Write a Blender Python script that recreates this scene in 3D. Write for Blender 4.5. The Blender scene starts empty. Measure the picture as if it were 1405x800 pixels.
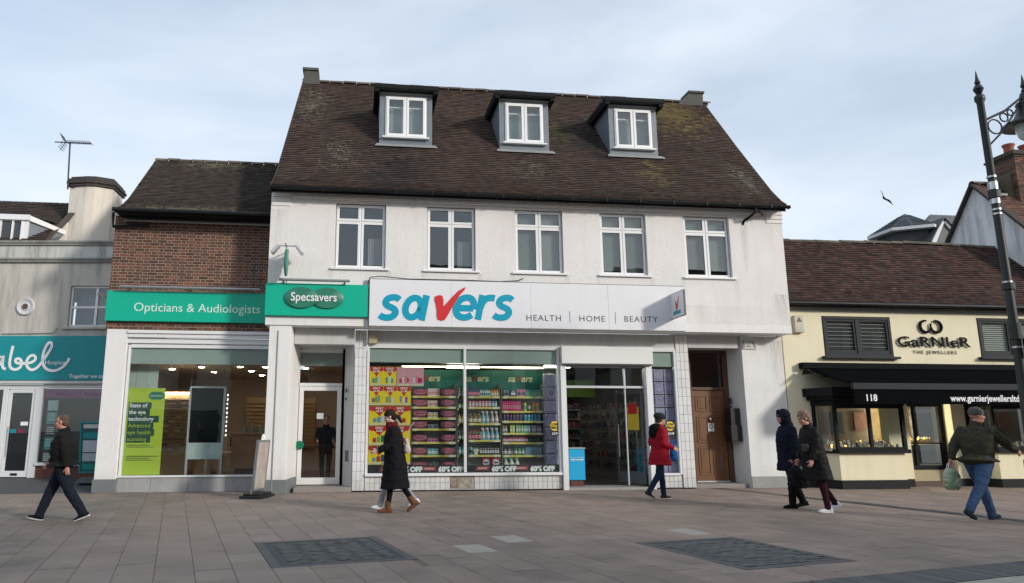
import bpy, bmesh, math, random
from mathutils import Vector, Matrix, noise
R_ = math.radians
rnd = random.Random(7)
scene = bpy.context.scene
COL = scene.collection

# ------------------------------------------------------------------ camera
CAM_Y, CAM_Z = -17.854, 1.5
PITCH = math.atan(190/985.0)
YAW = 0.1197
cam_data = bpy.data.cameras.new('camera')
cam = bpy.data.objects.new('camera', cam_data)
COL.objects.link(cam)
cam.location = (0, CAM_Y, CAM_Z)
cam.rotation_euler = (math.pi/2 + PITCH, 0, -YAW)
cam_data.sensor_width = 36
cam_data.lens = 985/1405*36
cam_data.shift_x = (702.5-610)/1405
cam_data.shift_y = 0
cam_data.clip_start = 0.1
cam_data.clip_end = 2000
scene.camera = cam

def project(X, Y, Z):
    cp, sp = math.cos(PITCH), math.sin(PITCH)
    F = Vector((math.sin(YAW)*cp, math.cos(YAW)*cp, sp)); Rt = Vector((math.cos(YAW), -math.sin(YAW), 0)); U = Rt.cross(F)
    d = Vector((X, Y-CAM_Y, Z-CAM_Z)); z = d.dot(F)
    if z <= .1: return None
    return 610+985*d.dot(Rt)/z, 400-985*d.dot(U)/z

# ------------------------------------------------------------------ sun and sky
SUN_EL, SUN_AZ = R_(20), R_(46)            # azimuth measured from -Y towards +X
sun_dir = Vector((math.sin(SUN_AZ)*math.cos(SUN_EL), -math.cos(SUN_AZ)*math.cos(SUN_EL), math.sin(SUN_EL)))
sd = bpy.data.lights.new('sun', 'SUN')
sd.energy = 1.55
sd.angle = R_(6.0)
sd.color = (1.0, .93, .84)
sun = bpy.data.objects.new('sun', sd)
COL.objects.link(sun)
sun.rotation_euler = sun_dir.to_track_quat('Z', 'Y').to_euler()
sun.location = (20, -20, 30)

world = bpy.data.worlds.new('World')
scene.world = world
world.use_nodes = True
wn, wl = world.node_tree.nodes, world.node_tree.links
wn.clear()
w_out = wn.new('ShaderNodeOutputWorld')
w_bg = wn.new('ShaderNodeBackground')
sky = wn.new('ShaderNodeTexSky')
sky.sky_type = 'NISHITA'
sky.sun_disc = False
sky.sun_elevation = SUN_EL
sky.sun_rotation = math.pi - SUN_AZ
sky.air_density = 1.0
sky.dust_density = 1.5
w_bg.inputs['Strength'].default_value = 0.1
tc = wn.new('ShaderNodeTexCoord')
mp = wn.new('ShaderNodeMapping')
mp.inputs['Scale'].default_value = (1.0, 1.3, 3.2)
mp.inputs['Rotation'].default_value = (0.15, 0.5, 0.35)
wl.new(tc.outputs['Generated'], mp.inputs['Vector'])
nz = wn.new('ShaderNodeTexNoise')
nz.inputs['Scale'].default_value = 1.35
nz.inputs['Detail'].default_value = 5
nz.inputs['Roughness'].default_value = .5
nz.inputs['Distortion'].default_value = .3
wl.new(mp.outputs['Vector'], nz.inputs['Vector'])
cr = wn.new('ShaderNodeValToRGB')
cr.color_ramp.elements[0].position = .40
cr.color_ramp.elements[0].color = (.50, .50, .50, 1)
cr.color_ramp.elements[1].position = .62
cr.color_ramp.elements[1].color = (.93, .93, .93, 1)
wl.new(nz.outputs['Fac'], cr.inputs['Fac'])
nz2 = wn.new('ShaderNodeTexNoise')
nz2.inputs['Scale'].default_value = 3.0
nz2.inputs['Detail'].default_value = 6
wl.new(mp.outputs['Vector'], nz2.inputs['Vector'])
cr2 = wn.new('ShaderNodeValToRGB')
cr2.color_ramp.elements[0].position = .3
cr2.color_ramp.elements[0].color = (4.4, 5.0, 5.8, 1)
cr2.color_ramp.elements[1].position = .7
cr2.color_ramp.elements[1].color = (5.35, 5.8, 6.35, 1)
wl.new(nz2.outputs['Fac'], cr2.inputs['Fac'])
mx = wn.new('ShaderNodeMixRGB')
wl.new(cr.outputs['Color'], mx.inputs['Fac'])
sky_gain = wn.new('ShaderNodeMixRGB'); sky_gain.blend_type = 'MULTIPLY'; sky_gain.inputs['Fac'].default_value = 1; sky_gain.inputs['Color2'].default_value = (1.26, 1.22, 1.17, 1)
wl.new(sky.outputs['Color'], sky_gain.inputs['Color1'])
wl.new(sky_gain.outputs[0], mx.inputs['Color1'])
wl.new(cr2.outputs['Color'], mx.inputs['Color2'])
wl.new(mx.outputs['Color'], w_bg.inputs['Color'])
wl.new(w_bg.outputs['Background'], w_out.inputs['Surface'])

vs = scene.view_settings
vs.view_transform = 'Standard'
vs.look = 'None'
vs.exposure = 0.78
vs.gamma = 1
vs.use_curve_mapping = False
scene.cycles.use_denoising = True
scene.cycles.max_bounces = 8
scene.cycles.transparent_max_bounces = 12
scene.cycles.sample_clamp_indirect = 4

# ------------------------------------------------------------------ materials
MATS = {}
def M(name, col=(.5, .5, .5), rough=.6, var=0.0, noise_=None, bump=None, metal=0.0, col2=None, emit=0.0, streak=0.0, vor=None, spec=.5, hue=0.0, islands=False, patches=None, base_dirt=0.0, drips=None, spots=None):
    """procedural material; var = brightness spread between pieces, noise_ = (scale, amount), bump = (scale, strength, distance)"""
    if name in MATS: return MATS[name]
    m = bpy.data.materials.new(name); m.use_nodes = True
    n, l = m.node_tree.nodes, m.node_tree.links
    b = n['Principled BSDF']
    b.inputs['Roughness'].default_value = rough
    b.inputs['Metallic'].default_value = metal
    b.inputs['Specular IOR Level'].default_value = spec
    m.diffuse_color = (*col, 1)
    geo = n.new('ShaderNodeNewGeometry')
    cur = n.new('ShaderNodeRGB'); cur.outputs[0].default_value = (*col, 1); cur = cur.outputs[0]
    def mathn(op, a, b_=None, clamp=False):
        q = n.new('ShaderNodeMath'); q.operation = op; q.use_clamp = clamp
        for i, v in enumerate((a, b_)):
            if v is None: continue
            if isinstance(v, (int, float)): q.inputs[i].default_value = v
            else: l.new(v, q.inputs[i])
        return q.outputs[0]
    def tex(scale, detail=4, vec=None, rough_=.55):
        t = n.new('ShaderNodeTexNoise'); t.inputs['Scale'].default_value = scale; t.inputs['Detail'].default_value = detail; t.inputs['Roughness'].default_value = rough_
        l.new(vec if vec is not None else geo.outputs['Position'], t.inputs['Vector']); return t.outputs['Fac']
    def mul(cur, val):
        q = n.new('ShaderNodeMixRGB'); q.blend_type = 'MULTIPLY'; q.inputs['Fac'].default_value = 1
        l.new(cur, q.inputs['Color1']); l.new(val, q.inputs['Color2']); return q.outputs[0]
    rand = None
    if var or (col2 and not noise_):
        oi = n.new('ShaderNodeObjectInfo')
        rand = mathn('FRACT', mathn('ADD', oi.outputs['Random'], geo.outputs['Random Per Island'])) if islands else oi.outputs['Random']
    if col2:
        q = n.new('ShaderNodeMixRGB')
        if noise_ and not islands:
            f = mathn('MULTIPLY', mathn('SUBTRACT', tex(noise_[0]*.35), .35), 3.0, True)
        else:
            f = mathn('FRACT', mathn('MULTIPLY', rand, 7.31))
        l.new(f, q.inputs['Fac']); l.new(cur, q.inputs['Color1']); q.inputs['Color2'].default_value = (*col2, 1); cur = q.outputs[0]
    if patches:                      # lichen, moss and soot: patches that sit on the surface where they grow
        for (cx, cy, cz, sx, sz, pc, thr, amt, psc) in patches:
            sub = n.new('ShaderNodeVectorMath'); sub.operation = 'SUBTRACT'; l.new(geo.outputs['Position'], sub.inputs[0]); sub.inputs[1].default_value = (cx, cy, cz)
            sc = n.new('ShaderNodeVectorMath'); sc.operation = 'MULTIPLY'; l.new(sub.outputs[0], sc.inputs[0]); sc.inputs[1].default_value = (1/sx, 0, 1/sz)
            ln = n.new('ShaderNodeVectorMath'); ln.operation = 'LENGTH'; l.new(sc.outputs[0], ln.inputs[0])
            fall = mathn('SUBTRACT', 1.0, ln.outputs['Value'], True)
            f = mathn('MULTIPLY', mathn('SUBTRACT', mathn('ADD', tex(psc, 6, None, .7), mathn('MULTIPLY', fall, .35)), thr), amt, True)
            f = mathn('MULTIPLY', f, mathn('MULTIPLY', fall, 2.5, True))
            q = n.new('ShaderNodeMixRGB'); l.new(f, q.inputs['Fac']); l.new(cur, q.inputs['Color1']); q.inputs['Color2'].default_value = (*pc, 1); cur = q.outputs[0]
    if var:
        k = mathn('ADD', mathn('MULTIPLY', rand, 2*var), 1-var)
        cur = mul(cur, k)
    if noise_:
        k = mathn('ADD', mathn('MULTIPLY', tex(noise_[0]), 2*noise_[1]), 1-noise_[1])
        cur = mul(cur, k)
    if streak:
        mpn = n.new('ShaderNodeMapping'); mpn.inputs['Scale'].default_value = (2.6, 2.6, .3)
        l.new(geo.outputs['Position'], mpn.inputs['Vector'])
        k = mathn('SUBTRACT', 1.0, mathn('MULTIPLY', mathn('SUBTRACT', tex(1.6, 6, mpn.outputs[0], .65), .48, True), 5*streak, True))
        cur = mul(cur, k)
    if spots:                        # trodden gum and grit marks
        vt = n.new('ShaderNodeTexVoronoi'); vt.inputs['Scale'].default_value = spots[0]; l.new(geo.outputs['Position'], vt.inputs['Vector'])
        cs = n.new('ShaderNodeSeparateXYZ'); l.new(vt.outputs['Color'], cs.inputs[0])
        rad = mathn('MULTIPLY', mathn('POWER', cs.outputs['X'], 3.0), spots[1])
        f = mathn('MULTIPLY', mathn('LESS_THAN', vt.outputs['Distance'], rad), spots[2])
        q = n.new('ShaderNodeMixRGB'); l.new(f, q.inputs['Fac']); l.new(cur, q.inputs['Color1'])
        q2 = n.new('ShaderNodeMixRGB'); l.new(mathn('GREATER_THAN', cs.outputs['Y'], .6), q2.inputs['Fac']); q2.inputs['Color1'].default_value = (.035, .03, .028, 1); q2.inputs['Color2'].default_value = (.34, .32, .29, 1)
        l.new(q2.outputs[0], q.inputs['Color2']); cur = q.outputs[0]
    if drips:                        # dirt washed down from sills and gutters: (x, top z, half width, length, amount)
        sx = n.new('ShaderNodeSeparateXYZ'); l.new(geo.outputs['Position'], sx.inputs[0])
        mpn = n.new('ShaderNodeMapping'); mpn.inputs['Scale'].default_value = (9, 9, .5); l.new(geo.outputs['Position'], mpn.inputs['Vector']); tn = tex(1.5, 6, mpn.outputs[0], .7)
        tot = None
        for (dx, dz, hw, ln_, am) in drips:
            a = mathn('SUBTRACT', 1.0, mathn('DIVIDE', mathn('ABSOLUTE', mathn('SUBTRACT', sx.outputs['X'], dx)), hw), True)
            t_ = mathn('DIVIDE', mathn('SUBTRACT', dz, sx.outputs['Z']), ln_); b2 = mathn('MULTIPLY', mathn('SUBTRACT', 1.0, t_, True), mathn('GREATER_THAN', t_, 0.0))
            v_ = mathn('MULTIPLY', mathn('MULTIPLY', a, b2), am); tot = v_ if tot is None else mathn('ADD', tot, v_)
        k = mathn('SUBTRACT', 1.0, mathn('MULTIPLY', tot, mathn('MULTIPLY', mathn('SUBTRACT', tn, .38, True), 3.2), True))
        q = n.new('ShaderNodeMixRGB'); l.new(k, q.inputs['Fac']); q.inputs['Color1'].default_value = (.16, .145, .12, 1); l.new(cur, q.inputs['Color2']); cur = q.outputs[0]
    if base_dirt:                    # splashed dirt low on a wall, ragged
        sx = n.new('ShaderNodeSeparateXYZ'); l.new(geo.outputs['Position'], sx.inputs[0])
        k = mathn('SUBTRACT', 1.0, mathn('MULTIPLY', mathn('MULTIPLY', mathn('SUBTRACT', 1.0, mathn('MULTIPLY', sx.outputs['Z'], 1.6), True), tex(7, 5)), base_dirt*1.8, True))
        cur = mul(cur, k)
    l.new(cur, b.inputs['Base Color'])
    if bump:
        bn = n.new('ShaderNodeBump'); bn.inputs['Strength'].default_value = bump[1]; bn.inputs['Distance'].default_value = bump[2]
        if vor:
            t = n.new('ShaderNodeTexVoronoi'); t.inputs['Scale'].default_value = bump[0]; l.new(geo.outputs['Position'], t.inputs['Vector']); h = t.outputs['Distance']
        else: h = tex(bump[0], 5)
        l.new(h, bn.inputs['Height']); l.new(bn.outputs['Normal'], b.inputs['Normal'])
    if emit:
        l.new(cur, b.inputs['Emission Color']); b.inputs['Emission Strength'].default_value = emit
    MATS[name] = m
    return m

def glass_mat(name, tint=(.9, .93, .92), rough=.0, boost=1.0):
    if name in MATS: return MATS[name]
    m = bpy.data.materials.new(name); m.use_nodes = True
    n, l = m.node_tree.nodes, m.node_tree.links; n.clear()
    o = n.new('ShaderNodeOutputMaterial'); mixs = n.new('ShaderNodeMixShader'); tr = n.new('ShaderNodeBsdfTransparent'); gl = n.new('ShaderNodeBsdfGlossy')
    tr.inputs['Color'].default_value = (*tint, 1); gl.inputs['Roughness'].default_value = rough; gl.inputs['Color'].default_value = (.95, .97, 1, 1)
    geo = n.new('ShaderNodeNewGeometry')      # Schlick reflectance, the same from both faces of the thin pane
    def mt(op, a, b_=None):
        q = n.new('ShaderNodeMath'); q.operation = op; q.use_clamp = (op != 'POWER')
        for i, v in enumerate((a, b_)):
            if v is None: continue
            if isinstance(v, (int, float)): q.inputs[i].default_value = v
            else: l.new(v, q.inputs[i])
        return q.outputs[0]
    dt = n.new('ShaderNodeVectorMath'); dt.operation = 'DOT_PRODUCT'; l.new(geo.outputs['Incoming'], dt.inputs[0]); l.new(geo.outputs['Normal'], dt.inputs[1])
    ab = n.new('ShaderNodeMath'); ab.operation = 'ABSOLUTE'; l.new(dt.outputs['Value'], ab.inputs[0])
    refl = mt('MULTIPLY', mt('ADD', mt('MULTIPLY', mt('POWER', mt('SUBTRACT', 1.0, ab.outputs[0]), 5.0), .96), .04), boost)
    tx = n.new('ShaderNodeTexNoise'); tx.inputs['Scale'].default_value = .9; l.new(geo.outputs['Position'], tx.inputs['Vector'])
    bp_ = n.new('ShaderNodeBump'); bp_.inputs['Strength'].default_value = .03; bp_.inputs['Distance'].default_value = .1
    l.new(tx.outputs['Fac'], bp_.inputs['Height']); l.new(bp_.outputs['Normal'], gl.inputs['Normal'])
    l.new(refl, mixs.inputs[0]); l.new(tr.outputs[0], mixs.inputs[1]); l.new(gl.outputs[0], mixs.inputs[2]); l.new(mixs.outputs[0], o.inputs[0])
    MATS[name] = m; return m

GLASS = glass_mat('window glass', boost=1.7)
SHOPGLASS = glass_mat('shop glass', boost=1.25)

# ------------------------------------------------------------------ mesh builder and object helpers
W = {}                                   # where the local origin of each parent lies in the coordinates its parts are given in
class MB:
    def __init__(s): s.v = []; s.f = []; s.mi = []; s.m = None
    def _add(s, vs, fs, mi=0):
        b = len(s.v)
        if s.m is not None: vs = [tuple(s.m @ Vector(p)) for p in vs]
        s.v += [tuple(p) for p in vs]; s.f += [tuple(i+b for i in f) for f in fs]; s.mi += [mi]*len(fs); return s
    def box(s, x0, x1, y0, y1, z0, z1, mi=0):
        vs = [(x0, y0, z0), (x1, y0, z0), (x1, y1, z0), (x0, y1, z0), (x0, y0, z1), (x1, y0, z1), (x1, y1, z1), (x0, y1, z1)]
        return s._add(vs, [(0, 3, 2, 1), (4, 5, 6, 7), (0, 1, 5, 4), (1, 2, 6, 5), (2, 3, 7, 6), (3, 0, 4, 7)], mi)
    def quad(s, a, b, c, d, mi=0): return s._add([a, b, c, d], [(0, 1, 2, 3)], mi)
    def poly(s, pts, mi=0): return s._add(pts, [tuple(range(len(pts)))], mi)
    def prism(s, pts, off, mi=0):
        """closed solid: polygon pts swept by the vector off"""
        n = len(pts); o = Vector(off); q = [tuple(Vector(p)+o) for p in pts]
        return s._add(list(pts)+q, [tuple(range(n))[::-1], tuple(range(n, 2*n))]+[(i, (i+1) % n, n+(i+1) % n, n+i) for i in range(n)], mi)
    def tube(s, path, r, n=10, mi=0, caps=True):
        path = [Vector(p) for p in path]; rs = r if isinstance(r, (list, tuple)) else [r]*len(path)
        vs = []; fs = []; up = None
        for i, p in enumerate(path):
            t = (path[min(i+1, len(path)-1)]-path[max(i-1, 0)]).normalized()
            if up is None: up = Vector((0, 0, 1)) if abs(t.z) < .9 else Vector((1, 0, 0))
            a = t.cross(up).normalized(); b = a.cross(t).normalized(); up = b
            for k in range(n):
                an = 2*math.pi*k/n; vs.append(tuple(p+(a*math.cos(an)+b*math.sin(an))*rs[i]))
        for i in range(len(path)-1):
            for k in range(n): fs.append((i*n+k, i*n+(k+1) % n, (i+1)*n+(k+1) % n, (i+1)*n+k))
        if caps: fs += [tuple(range(n))[::-1], tuple(range((len(path)-1)*n, len(path)*n))]
        return s._add(vs, fs, mi)
    def lathe(s, prof, c=(0, 0, 0), n=20, mi=0, axis='z'):
        vs = []; fs = []; m_ = len(prof)
        for k in range(n):
            an = 2*math.pi*k/n
            for r, z in prof:
                x, y = r*math.cos(an), r*math.sin(an)
                vs.append((c[0]+x, c[1]+y, c[2]+z) if axis == 'z' else (c[0]+x, c[1]+z, c[2]+y))
        for k in range(n):
            for i in range(m_-1):
                a, b = k*m_+i, ((k+1) % n)*m_+i
                fs.append((a, b, b+1, a+1) if axis == 'z' else (a, a+1, b+1, b))
        return s._add(vs, fs, mi)
    def mesh(s, name, mats, off=(0, 0, 0), smooth=False):
        me = bpy.data.meshes.new(name); o = Vector(off)
        me.from_pydata([tuple(Vector(p)-o) for p in s.v], [], s.f)
        for m in (mats if isinstance(mats, (list, tuple)) else [mats]): me.materials.append(m)
        if len(me.materials) > 1: me.polygons.foreach_set('material_index', s.mi)
        if smooth:
            me.polygons.foreach_set('use_smooth', [True]*len(me.polygons))
            me.set_sharp_from_angle(angle=R_(40))
        me.update(); return me
    def build(s, name, mats, parent=None, smooth=False, bevel=0, kind=None, label=None):
        off = W.get(parent, Vector((0, 0, 0))) if parent else Vector((0, 0, 0))
        o = bpy.data.objects.new(name, s.mesh(name, mats, off, smooth)); COL.objects.link(o)
        if parent: o.parent = parent; W[o] = off
        if bevel:
            bv = o.modifiers.new('bevel', 'BEVEL'); bv.width = bevel; bv.segments = 2; bv.limit_method = 'ANGLE'
        if kind: o['kind'] = kind
        if label: o['label'] = label
        return o

def tag(o, label, cat, group=None):
    o['label'] = label; o['category'] = cat
    if group: o['group'] = group
    return o
def thing(name, label, cat, loc=(0, 0, 0), rotz=0, group=None, local=False):
    o = bpy.data.objects.new(name, None); COL.objects.link(o); o.empty_display_size = .2
    o.location = loc; o.rotation_euler = (0, 0, rotz); W[o] = Vector((0, 0, 0)) if local else Vector(loc)
    return tag(o, label, cat, group)
def single(mb, name, mats, label, cat, loc=(0, 0, 0), group=None, smooth=False, bevel=0):
    """a thing that is one mesh, its origin at loc"""
    o = bpy.data.objects.new(name, mb.mesh(name, mats, loc, smooth)); COL.objects.link(o); o.location = loc; W[o] = Vector(loc)
    if bevel:
        bv = o.modifiers.new('bevel', 'BEVEL'); bv.width = bevel; bv.segments = 2; bv.limit_method = 'ANGLE'
    return tag(o, label, cat, group)
def inst(name, me, loc, parent, rot=None, label=None, scale=None):
    """one more piece that shares the mesh me; loc in the parent's given coordinates"""
    o = bpy.data.objects.new(name, me); COL.objects.link(o); o.location = Vector(loc)-(W.get(parent, Vector((0, 0, 0))) if parent else Vector((0, 0, 0)))
    if parent: o.parent = parent
    if rot is not None: o.rotation_euler = rot
    if scale is not None: o.scale = scale
    if label: o['label'] = label
    return o
def copy_tree(o, parent=None, **kw):
    c = o.copy(); COL.objects.link(c)
    if parent: c.parent = parent
    for k, v in kw.items():
        if k in ('label', 'group'): c[k] = v
        else: setattr(c, k, v)
    for ch in list(o.children): copy_tree(ch, c)
    return c

def wall_holes(mb, x0, x1, z0, z1, y0, y1, holes, mi=0):
    """wall slab from y0 (front) to y1 with rectangular openings (x0,x1,z0,z1) and their reveals"""
    xs = sorted({x0, x1, *[h[0] for h in holes], *[h[1] for h in holes]}); zs = sorted({z0, z1, *[h[2] for h in holes], *[h[3] for h in holes]})
    solid = lambda i, j: 0 <= i < len(xs)-1 and 0 <= j < len(zs)-1 and not any(h[0] <= (xs[i]+xs[i+1])/2 <= h[1] and h[2] <= (zs[j]+zs[j+1])/2 <= h[3] for h in holes)
    for i in range(len(xs)-1):
        for j in range(len(zs)-1):
            if not solid(i, j): continue
            a, b, c, d = xs[i], xs[i+1], zs[j], zs[j+1]
            mb.quad((a, y0, c), (b, y0, c), (b, y0, d), (a, y0, d), mi); mb.quad((b, y1, c), (a, y1, c), (a, y1, d), (b, y1, d), mi)
            if not solid(i-1, j): mb.quad((a, y1, c), (a, y0, c), (a, y0, d), (a, y1, d), mi)
            if not solid(i+1, j): mb.quad((b, y0, c), (b, y1, c), (b, y1, d), (b, y0, d), mi)
            if not solid(i, j-1): mb.quad((a, y1, c), (b, y1, c), (b, y0, c), (a, y0, c), mi)
            if not solid(i, j+1): mb.quad((a, y0, d), (b, y0, d), (b, y1, d), (a, y1, d), mi)
    return mb

def frame_rect(mb, x0, x1, z0, z1, y0, y1, w, wt=None, wb=None, mi=0):
    wt = w if wt is None else wt; wb = w if wb is None else wb
    mb.box(x0, x0+w, y0, y1, z0, z1, mi); mb.box(x1-w, x1, y0, y1, z0, z1, mi)
    mb.box(x0+w, x1-w, y0, y1, z0, z0+wb, mi); mb.box(x0+w, x1-w, y0, y1, z1-wt, z1, mi)
    return mb

def text(parent, s, x, y, z, size, mat, name='lettering', shear=0.0, bold=0.0, align='LEFT', ext=.002, sx=1.0, spacing=1.0, rot=None, label=None, space='front'):
    """raised lettering that faces -Y, baseline start (or centre) at x, y, z"""
    c = bpy.data.curves.new('lettering', 'FONT'); c.body = s; c.size = size; c.shear = shear; c.offset = bold; c.align_x = align; c.extrude = ext; c.space_character = spacing; c.resolution_u = 3
    t = bpy.data.objects.new('tmp', c); me = bpy.data.meshes.new_from_object(t); bpy.data.objects.remove(t); bpy.data.curves.remove(c)
    me.name = name
    m = Matrix.Diagonal((sx, 1, 1, 1)); me.transform(Matrix.Rotation(math.pi/2, 4, 'X') @ m)
    if rot is not None: me.transform(rot)
    off = W.get(parent, Vector((0, 0, 0)))
    me.transform(Matrix.Translation(Vector((x, y, z))-off))
    me.materials.clear(); me.materials.append(mat)
    o = bpy.data.objects.new(name, me); COL.objects.link(o); o.parent = parent; W[o] = off
    if label: o['label'] = label
    return o
def flat(name, pts, y, mat, parent, th=.003):
    """flat print or panel with an outline in x, z, its face at y"""
    mb = MB(); mb.prism([(p[0], y+th, p[1]) for p in pts], (0, -th, 0)); return mb.build(name, mat, parent)
def ribbon(name, pts, w, y, mat, parent, th=.004, closed=False):
    """letter stroke of even width along a smooth line in x, z"""
    P = [Vector((p[0], p[1])) for p in pts]; Q = []
    for i in range(len(P)-1):
        p0, p1, p2, p3 = P[max(i-1, 0)], P[i], P[i+1], P[min(i+2, len(P)-1)]
        for k in range(6):
            t = k/6; Q.append(.5*((2*p1)+(-p0+p2)*t+(2*p0-5*p1+4*p2-p3)*t*t+(-p0+3*p1-3*p2+p3)*t**3))
    Q.append(P[-1]); mb = MB(); L = []; Rr = []
    for i, q in enumerate(Q):
        d = (Q[min(i+1, len(Q)-1)]-Q[max(i-1, 0)]); d = d.normalized() if d.length > 1e-6 else Vector((1, 0)); nn = Vector((-d.y, d.x))*w/2
        L.append(q+nn); Rr.append(q-nn)
    for i in range(len(Q)-1):
        yy = y-(i % 7)*.0004
        mb.prism([(L[i].x, y, L[i].y), (L[i+1].x, y, L[i+1].y), (Rr[i+1].x, y, Rr[i+1].y), (Rr[i].x, y, Rr[i].y)], (0, -th-(i % 2)*.0005, 0))
    return mb.build(name, mat, parent)

def struct(o): o['kind'] = 'structure'; return o
# ------------------------------------------------------------------ shared materials
WHITE_WALL = M('white pebbledash render', (.785, .765, .745), .85, noise_=(.9, .10), bump=(52, .6, .012), vor=True, streak=.06, drips=[(x_, 5.47, .10, .9, .5) for x_ in (-.75, .72, 1.6, 3.05, 3.92, 5.38, 6.24, 7.68, 8.58, 10.06)]+[(11.3, 5.1, .35, 1.0, .8), (10.4, 7.05, .14, 1.6, .8), (-2.1, 7.0, .3, 1.2, .5), (4.6, 7.4, 7.2, .5, .30), (8.9, 4.75, 2.5, .7, .3)])
WHITE_PAINT = M('white masonry paint', (.78, .77, .755), .7, noise_=(2.2, .05), bump=(30, .25, .006), streak=.07, base_dirt=.35)
WHITE_SMOOTH = M('white gloss paint', (.76, .765, .77), .35, noise_=(3, .03))
UPVC = M('white window plastic', (.80, .81, .81), .3)
GREY_PLINTH = M('grey plinth paint', (.16, .175, .18), .6, noise_=(6, .15))
BLACK_GUTTER = M('black gutter', (.012, .014, .016), .5, spec=.25, noise_=(4, .2))
LEAD = M('grey lead sheet', (.16, .19, .22), .45, noise_=(3, .25), bump=(8, .2, .01))
DARK_ROOM = M('dim room wall', (.10, .09, .08), .9)
ROOF_MAIN = M('weathered brown roof tiles', (.076, .050, .040), .92, var=.24, islands=True, col2=(.058, .044, .038), bump=(40, .4, .004), spec=.2, noise_=(.55, .28), patches=[
    (10.2, 4, 12.0, 2.8, 3.0, (.15, .115, .05), .70, 9, 5), (8.3, 1, 8.7, 1.6, 1.7, (.14, .11, .05), .74, 6, 3.2), (-1.6, 4, 11.4, 1.5, 2.6, (.16, .15, .11), .74, 6, 9), (-.6, 1, 9, 1.7, 2.4, (.17, .165, .13), .79, 8, 10),
    (4.8, 1, 8.6, 2.2, 1.4, (.14, .12, .10), .76, 5, 5), (5.8, 1, 10.6, 1.2, 1.6, (.09, .09, .045), .72, 7, 4), (11, 1, 8.6, 1.0, 2.0, (.15, .145, .11), .75, 7, 9), (.9, 1, 8.3, 1.6, 2.6, (.03, .03, .033), .60, 3, 1.2), (6.9, 1, 10.2, 1.0, 2.0, (.028, .03, .033), .60, 3, 1.2)])
ROOF_DARK = M('old brown roof tiles', (.078, .056, .046), .92, var=.24, islands=True, col2=(.05, .046, .042), bump=(40, .4, .004), spec=.2, noise_=(.7, .3), patches=[(-4.5, 4, 9.6, 3, .8, (.14, .13, .09), .68, 7, 7), (-4.5, 1, 7.0, 3, .5, (.2, .19, .14), .62, 6, 8)])
ROOF_RED = M('old red brown roof tiles', (.085, .043, .033), .92, var=.38, islands=True, col2=(.045, .034, .031), bump=(40, .4, .004), spec=.2, noise_=(.8, .3))
SLATE = M('blue grey slates', (.085, .10, .115), .6, var=.25, islands=True, col2=(.06, .07, .085), bump=(30, .3, .004))
BRICK = M('red brown bricks', (.160, .062, .038), .85, var=.36, col2=(.088, .046, .034), islands=True, bump=(60, .5, .004), noise_=(5, .12))
MORTAR = M('grey mortar', (.33, .28, .225), .95, noise_=(9, .15), bump=(50, .4, .003))
TILE_W = M('white glazed wall tile', (.74, .75, .74), .18, var=.04, noise_=(3, .05), base_dirt=.3)
GROUT = M('dirty tile grout', (.34, .34, .34), .9, noise_=(8, .25))
TEAL = M('bright green sign panel', (.0, .43, .285), .35, noise_=(2, .06))
TEAL_D = M('dark green oval sign', (.03, .20, .13), .35)
SIGN_W = M('white sign panel', (.77, .775, .80), .35, noise_=(2.5, .03), streak=.03)
SAV_BLUE = M('blue sign lettering', (.0, .33, .48), .35)
SAV_RED = M('red tick', (.62, .03, .035), .35)
GREY_TXT = M('grey lettering', (.075, .08, .09), .4)
WHITE_TXT = M('white lettering', (.85, .86, .86), .4)
STEEL = M('grey steel', (.36, .37, .38), .4, metal=.6)
ALU = M('pale aluminium', (.58, .6, .62), .4, metal=.3)

def tiled_slope(mb, x_at, prof, gauge=.108, tw=.178, mi=0, seed=3, th=.024, skip=None):
    """courses of lapped plain tiles up the profile prof [(y, z)...] (eaves first); x_at(t) gives the left and right end at height share t"""
    r = random.Random(seed); P = [Vector((0, *p)) for p in prof]
    seg = [(P[i+1]-P[i]).length for i in range(len(P)-1)]; L = sum(seg); nc = int(L/gauge)
    def at(d):
        for i, s_ in enumerate(seg):
            if d <= s_ or i == len(seg)-1:
                return P[i]+(P[i+1]-P[i])*(d/s_), (P[i+1]-P[i]).normalized()
            d -= s_
    for c in range(nc):
        a, t = at(c*gauge-.004); b, _ = at((c+1)*gauge+.02); nn = Vector((0, -t.z, t.y))
        xa, xb = x_at(c*gauge/L); x = xa-(tw*.5 if c % 2 else 0)
        sag = .012*math.sin(c*.9)+r.uniform(-.004, .004)
        while x < xb:
            x1 = min(x+tw-.006, xb); x0 = max(x, xa)
            if x1-x0 > .03 and not (skip and skip((x0+x1)/2, (a.y+b.y)/2)):
                j = r.uniform(0, .009)+(.012 if r.random() < .03 else 0); dz = r.uniform(-.008, .008)
                p0 = a+nn*(th+j)+t*dz; p1 = b+nn*.002
                q0 = a+nn*(-.004)+t*dz
                mb._add([(x0, p0.y, p0.z), (x1, p0.y, p0.z), (x1, p1.y, p1.z), (x0, p1.y, p1.z), (x0, q0.y, q0.z), (x1, q0.y, q0.z)],
                        [(0, 1, 2, 3), (4, 5, 1, 0)], mi)
            x += tw
    return mb

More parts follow.
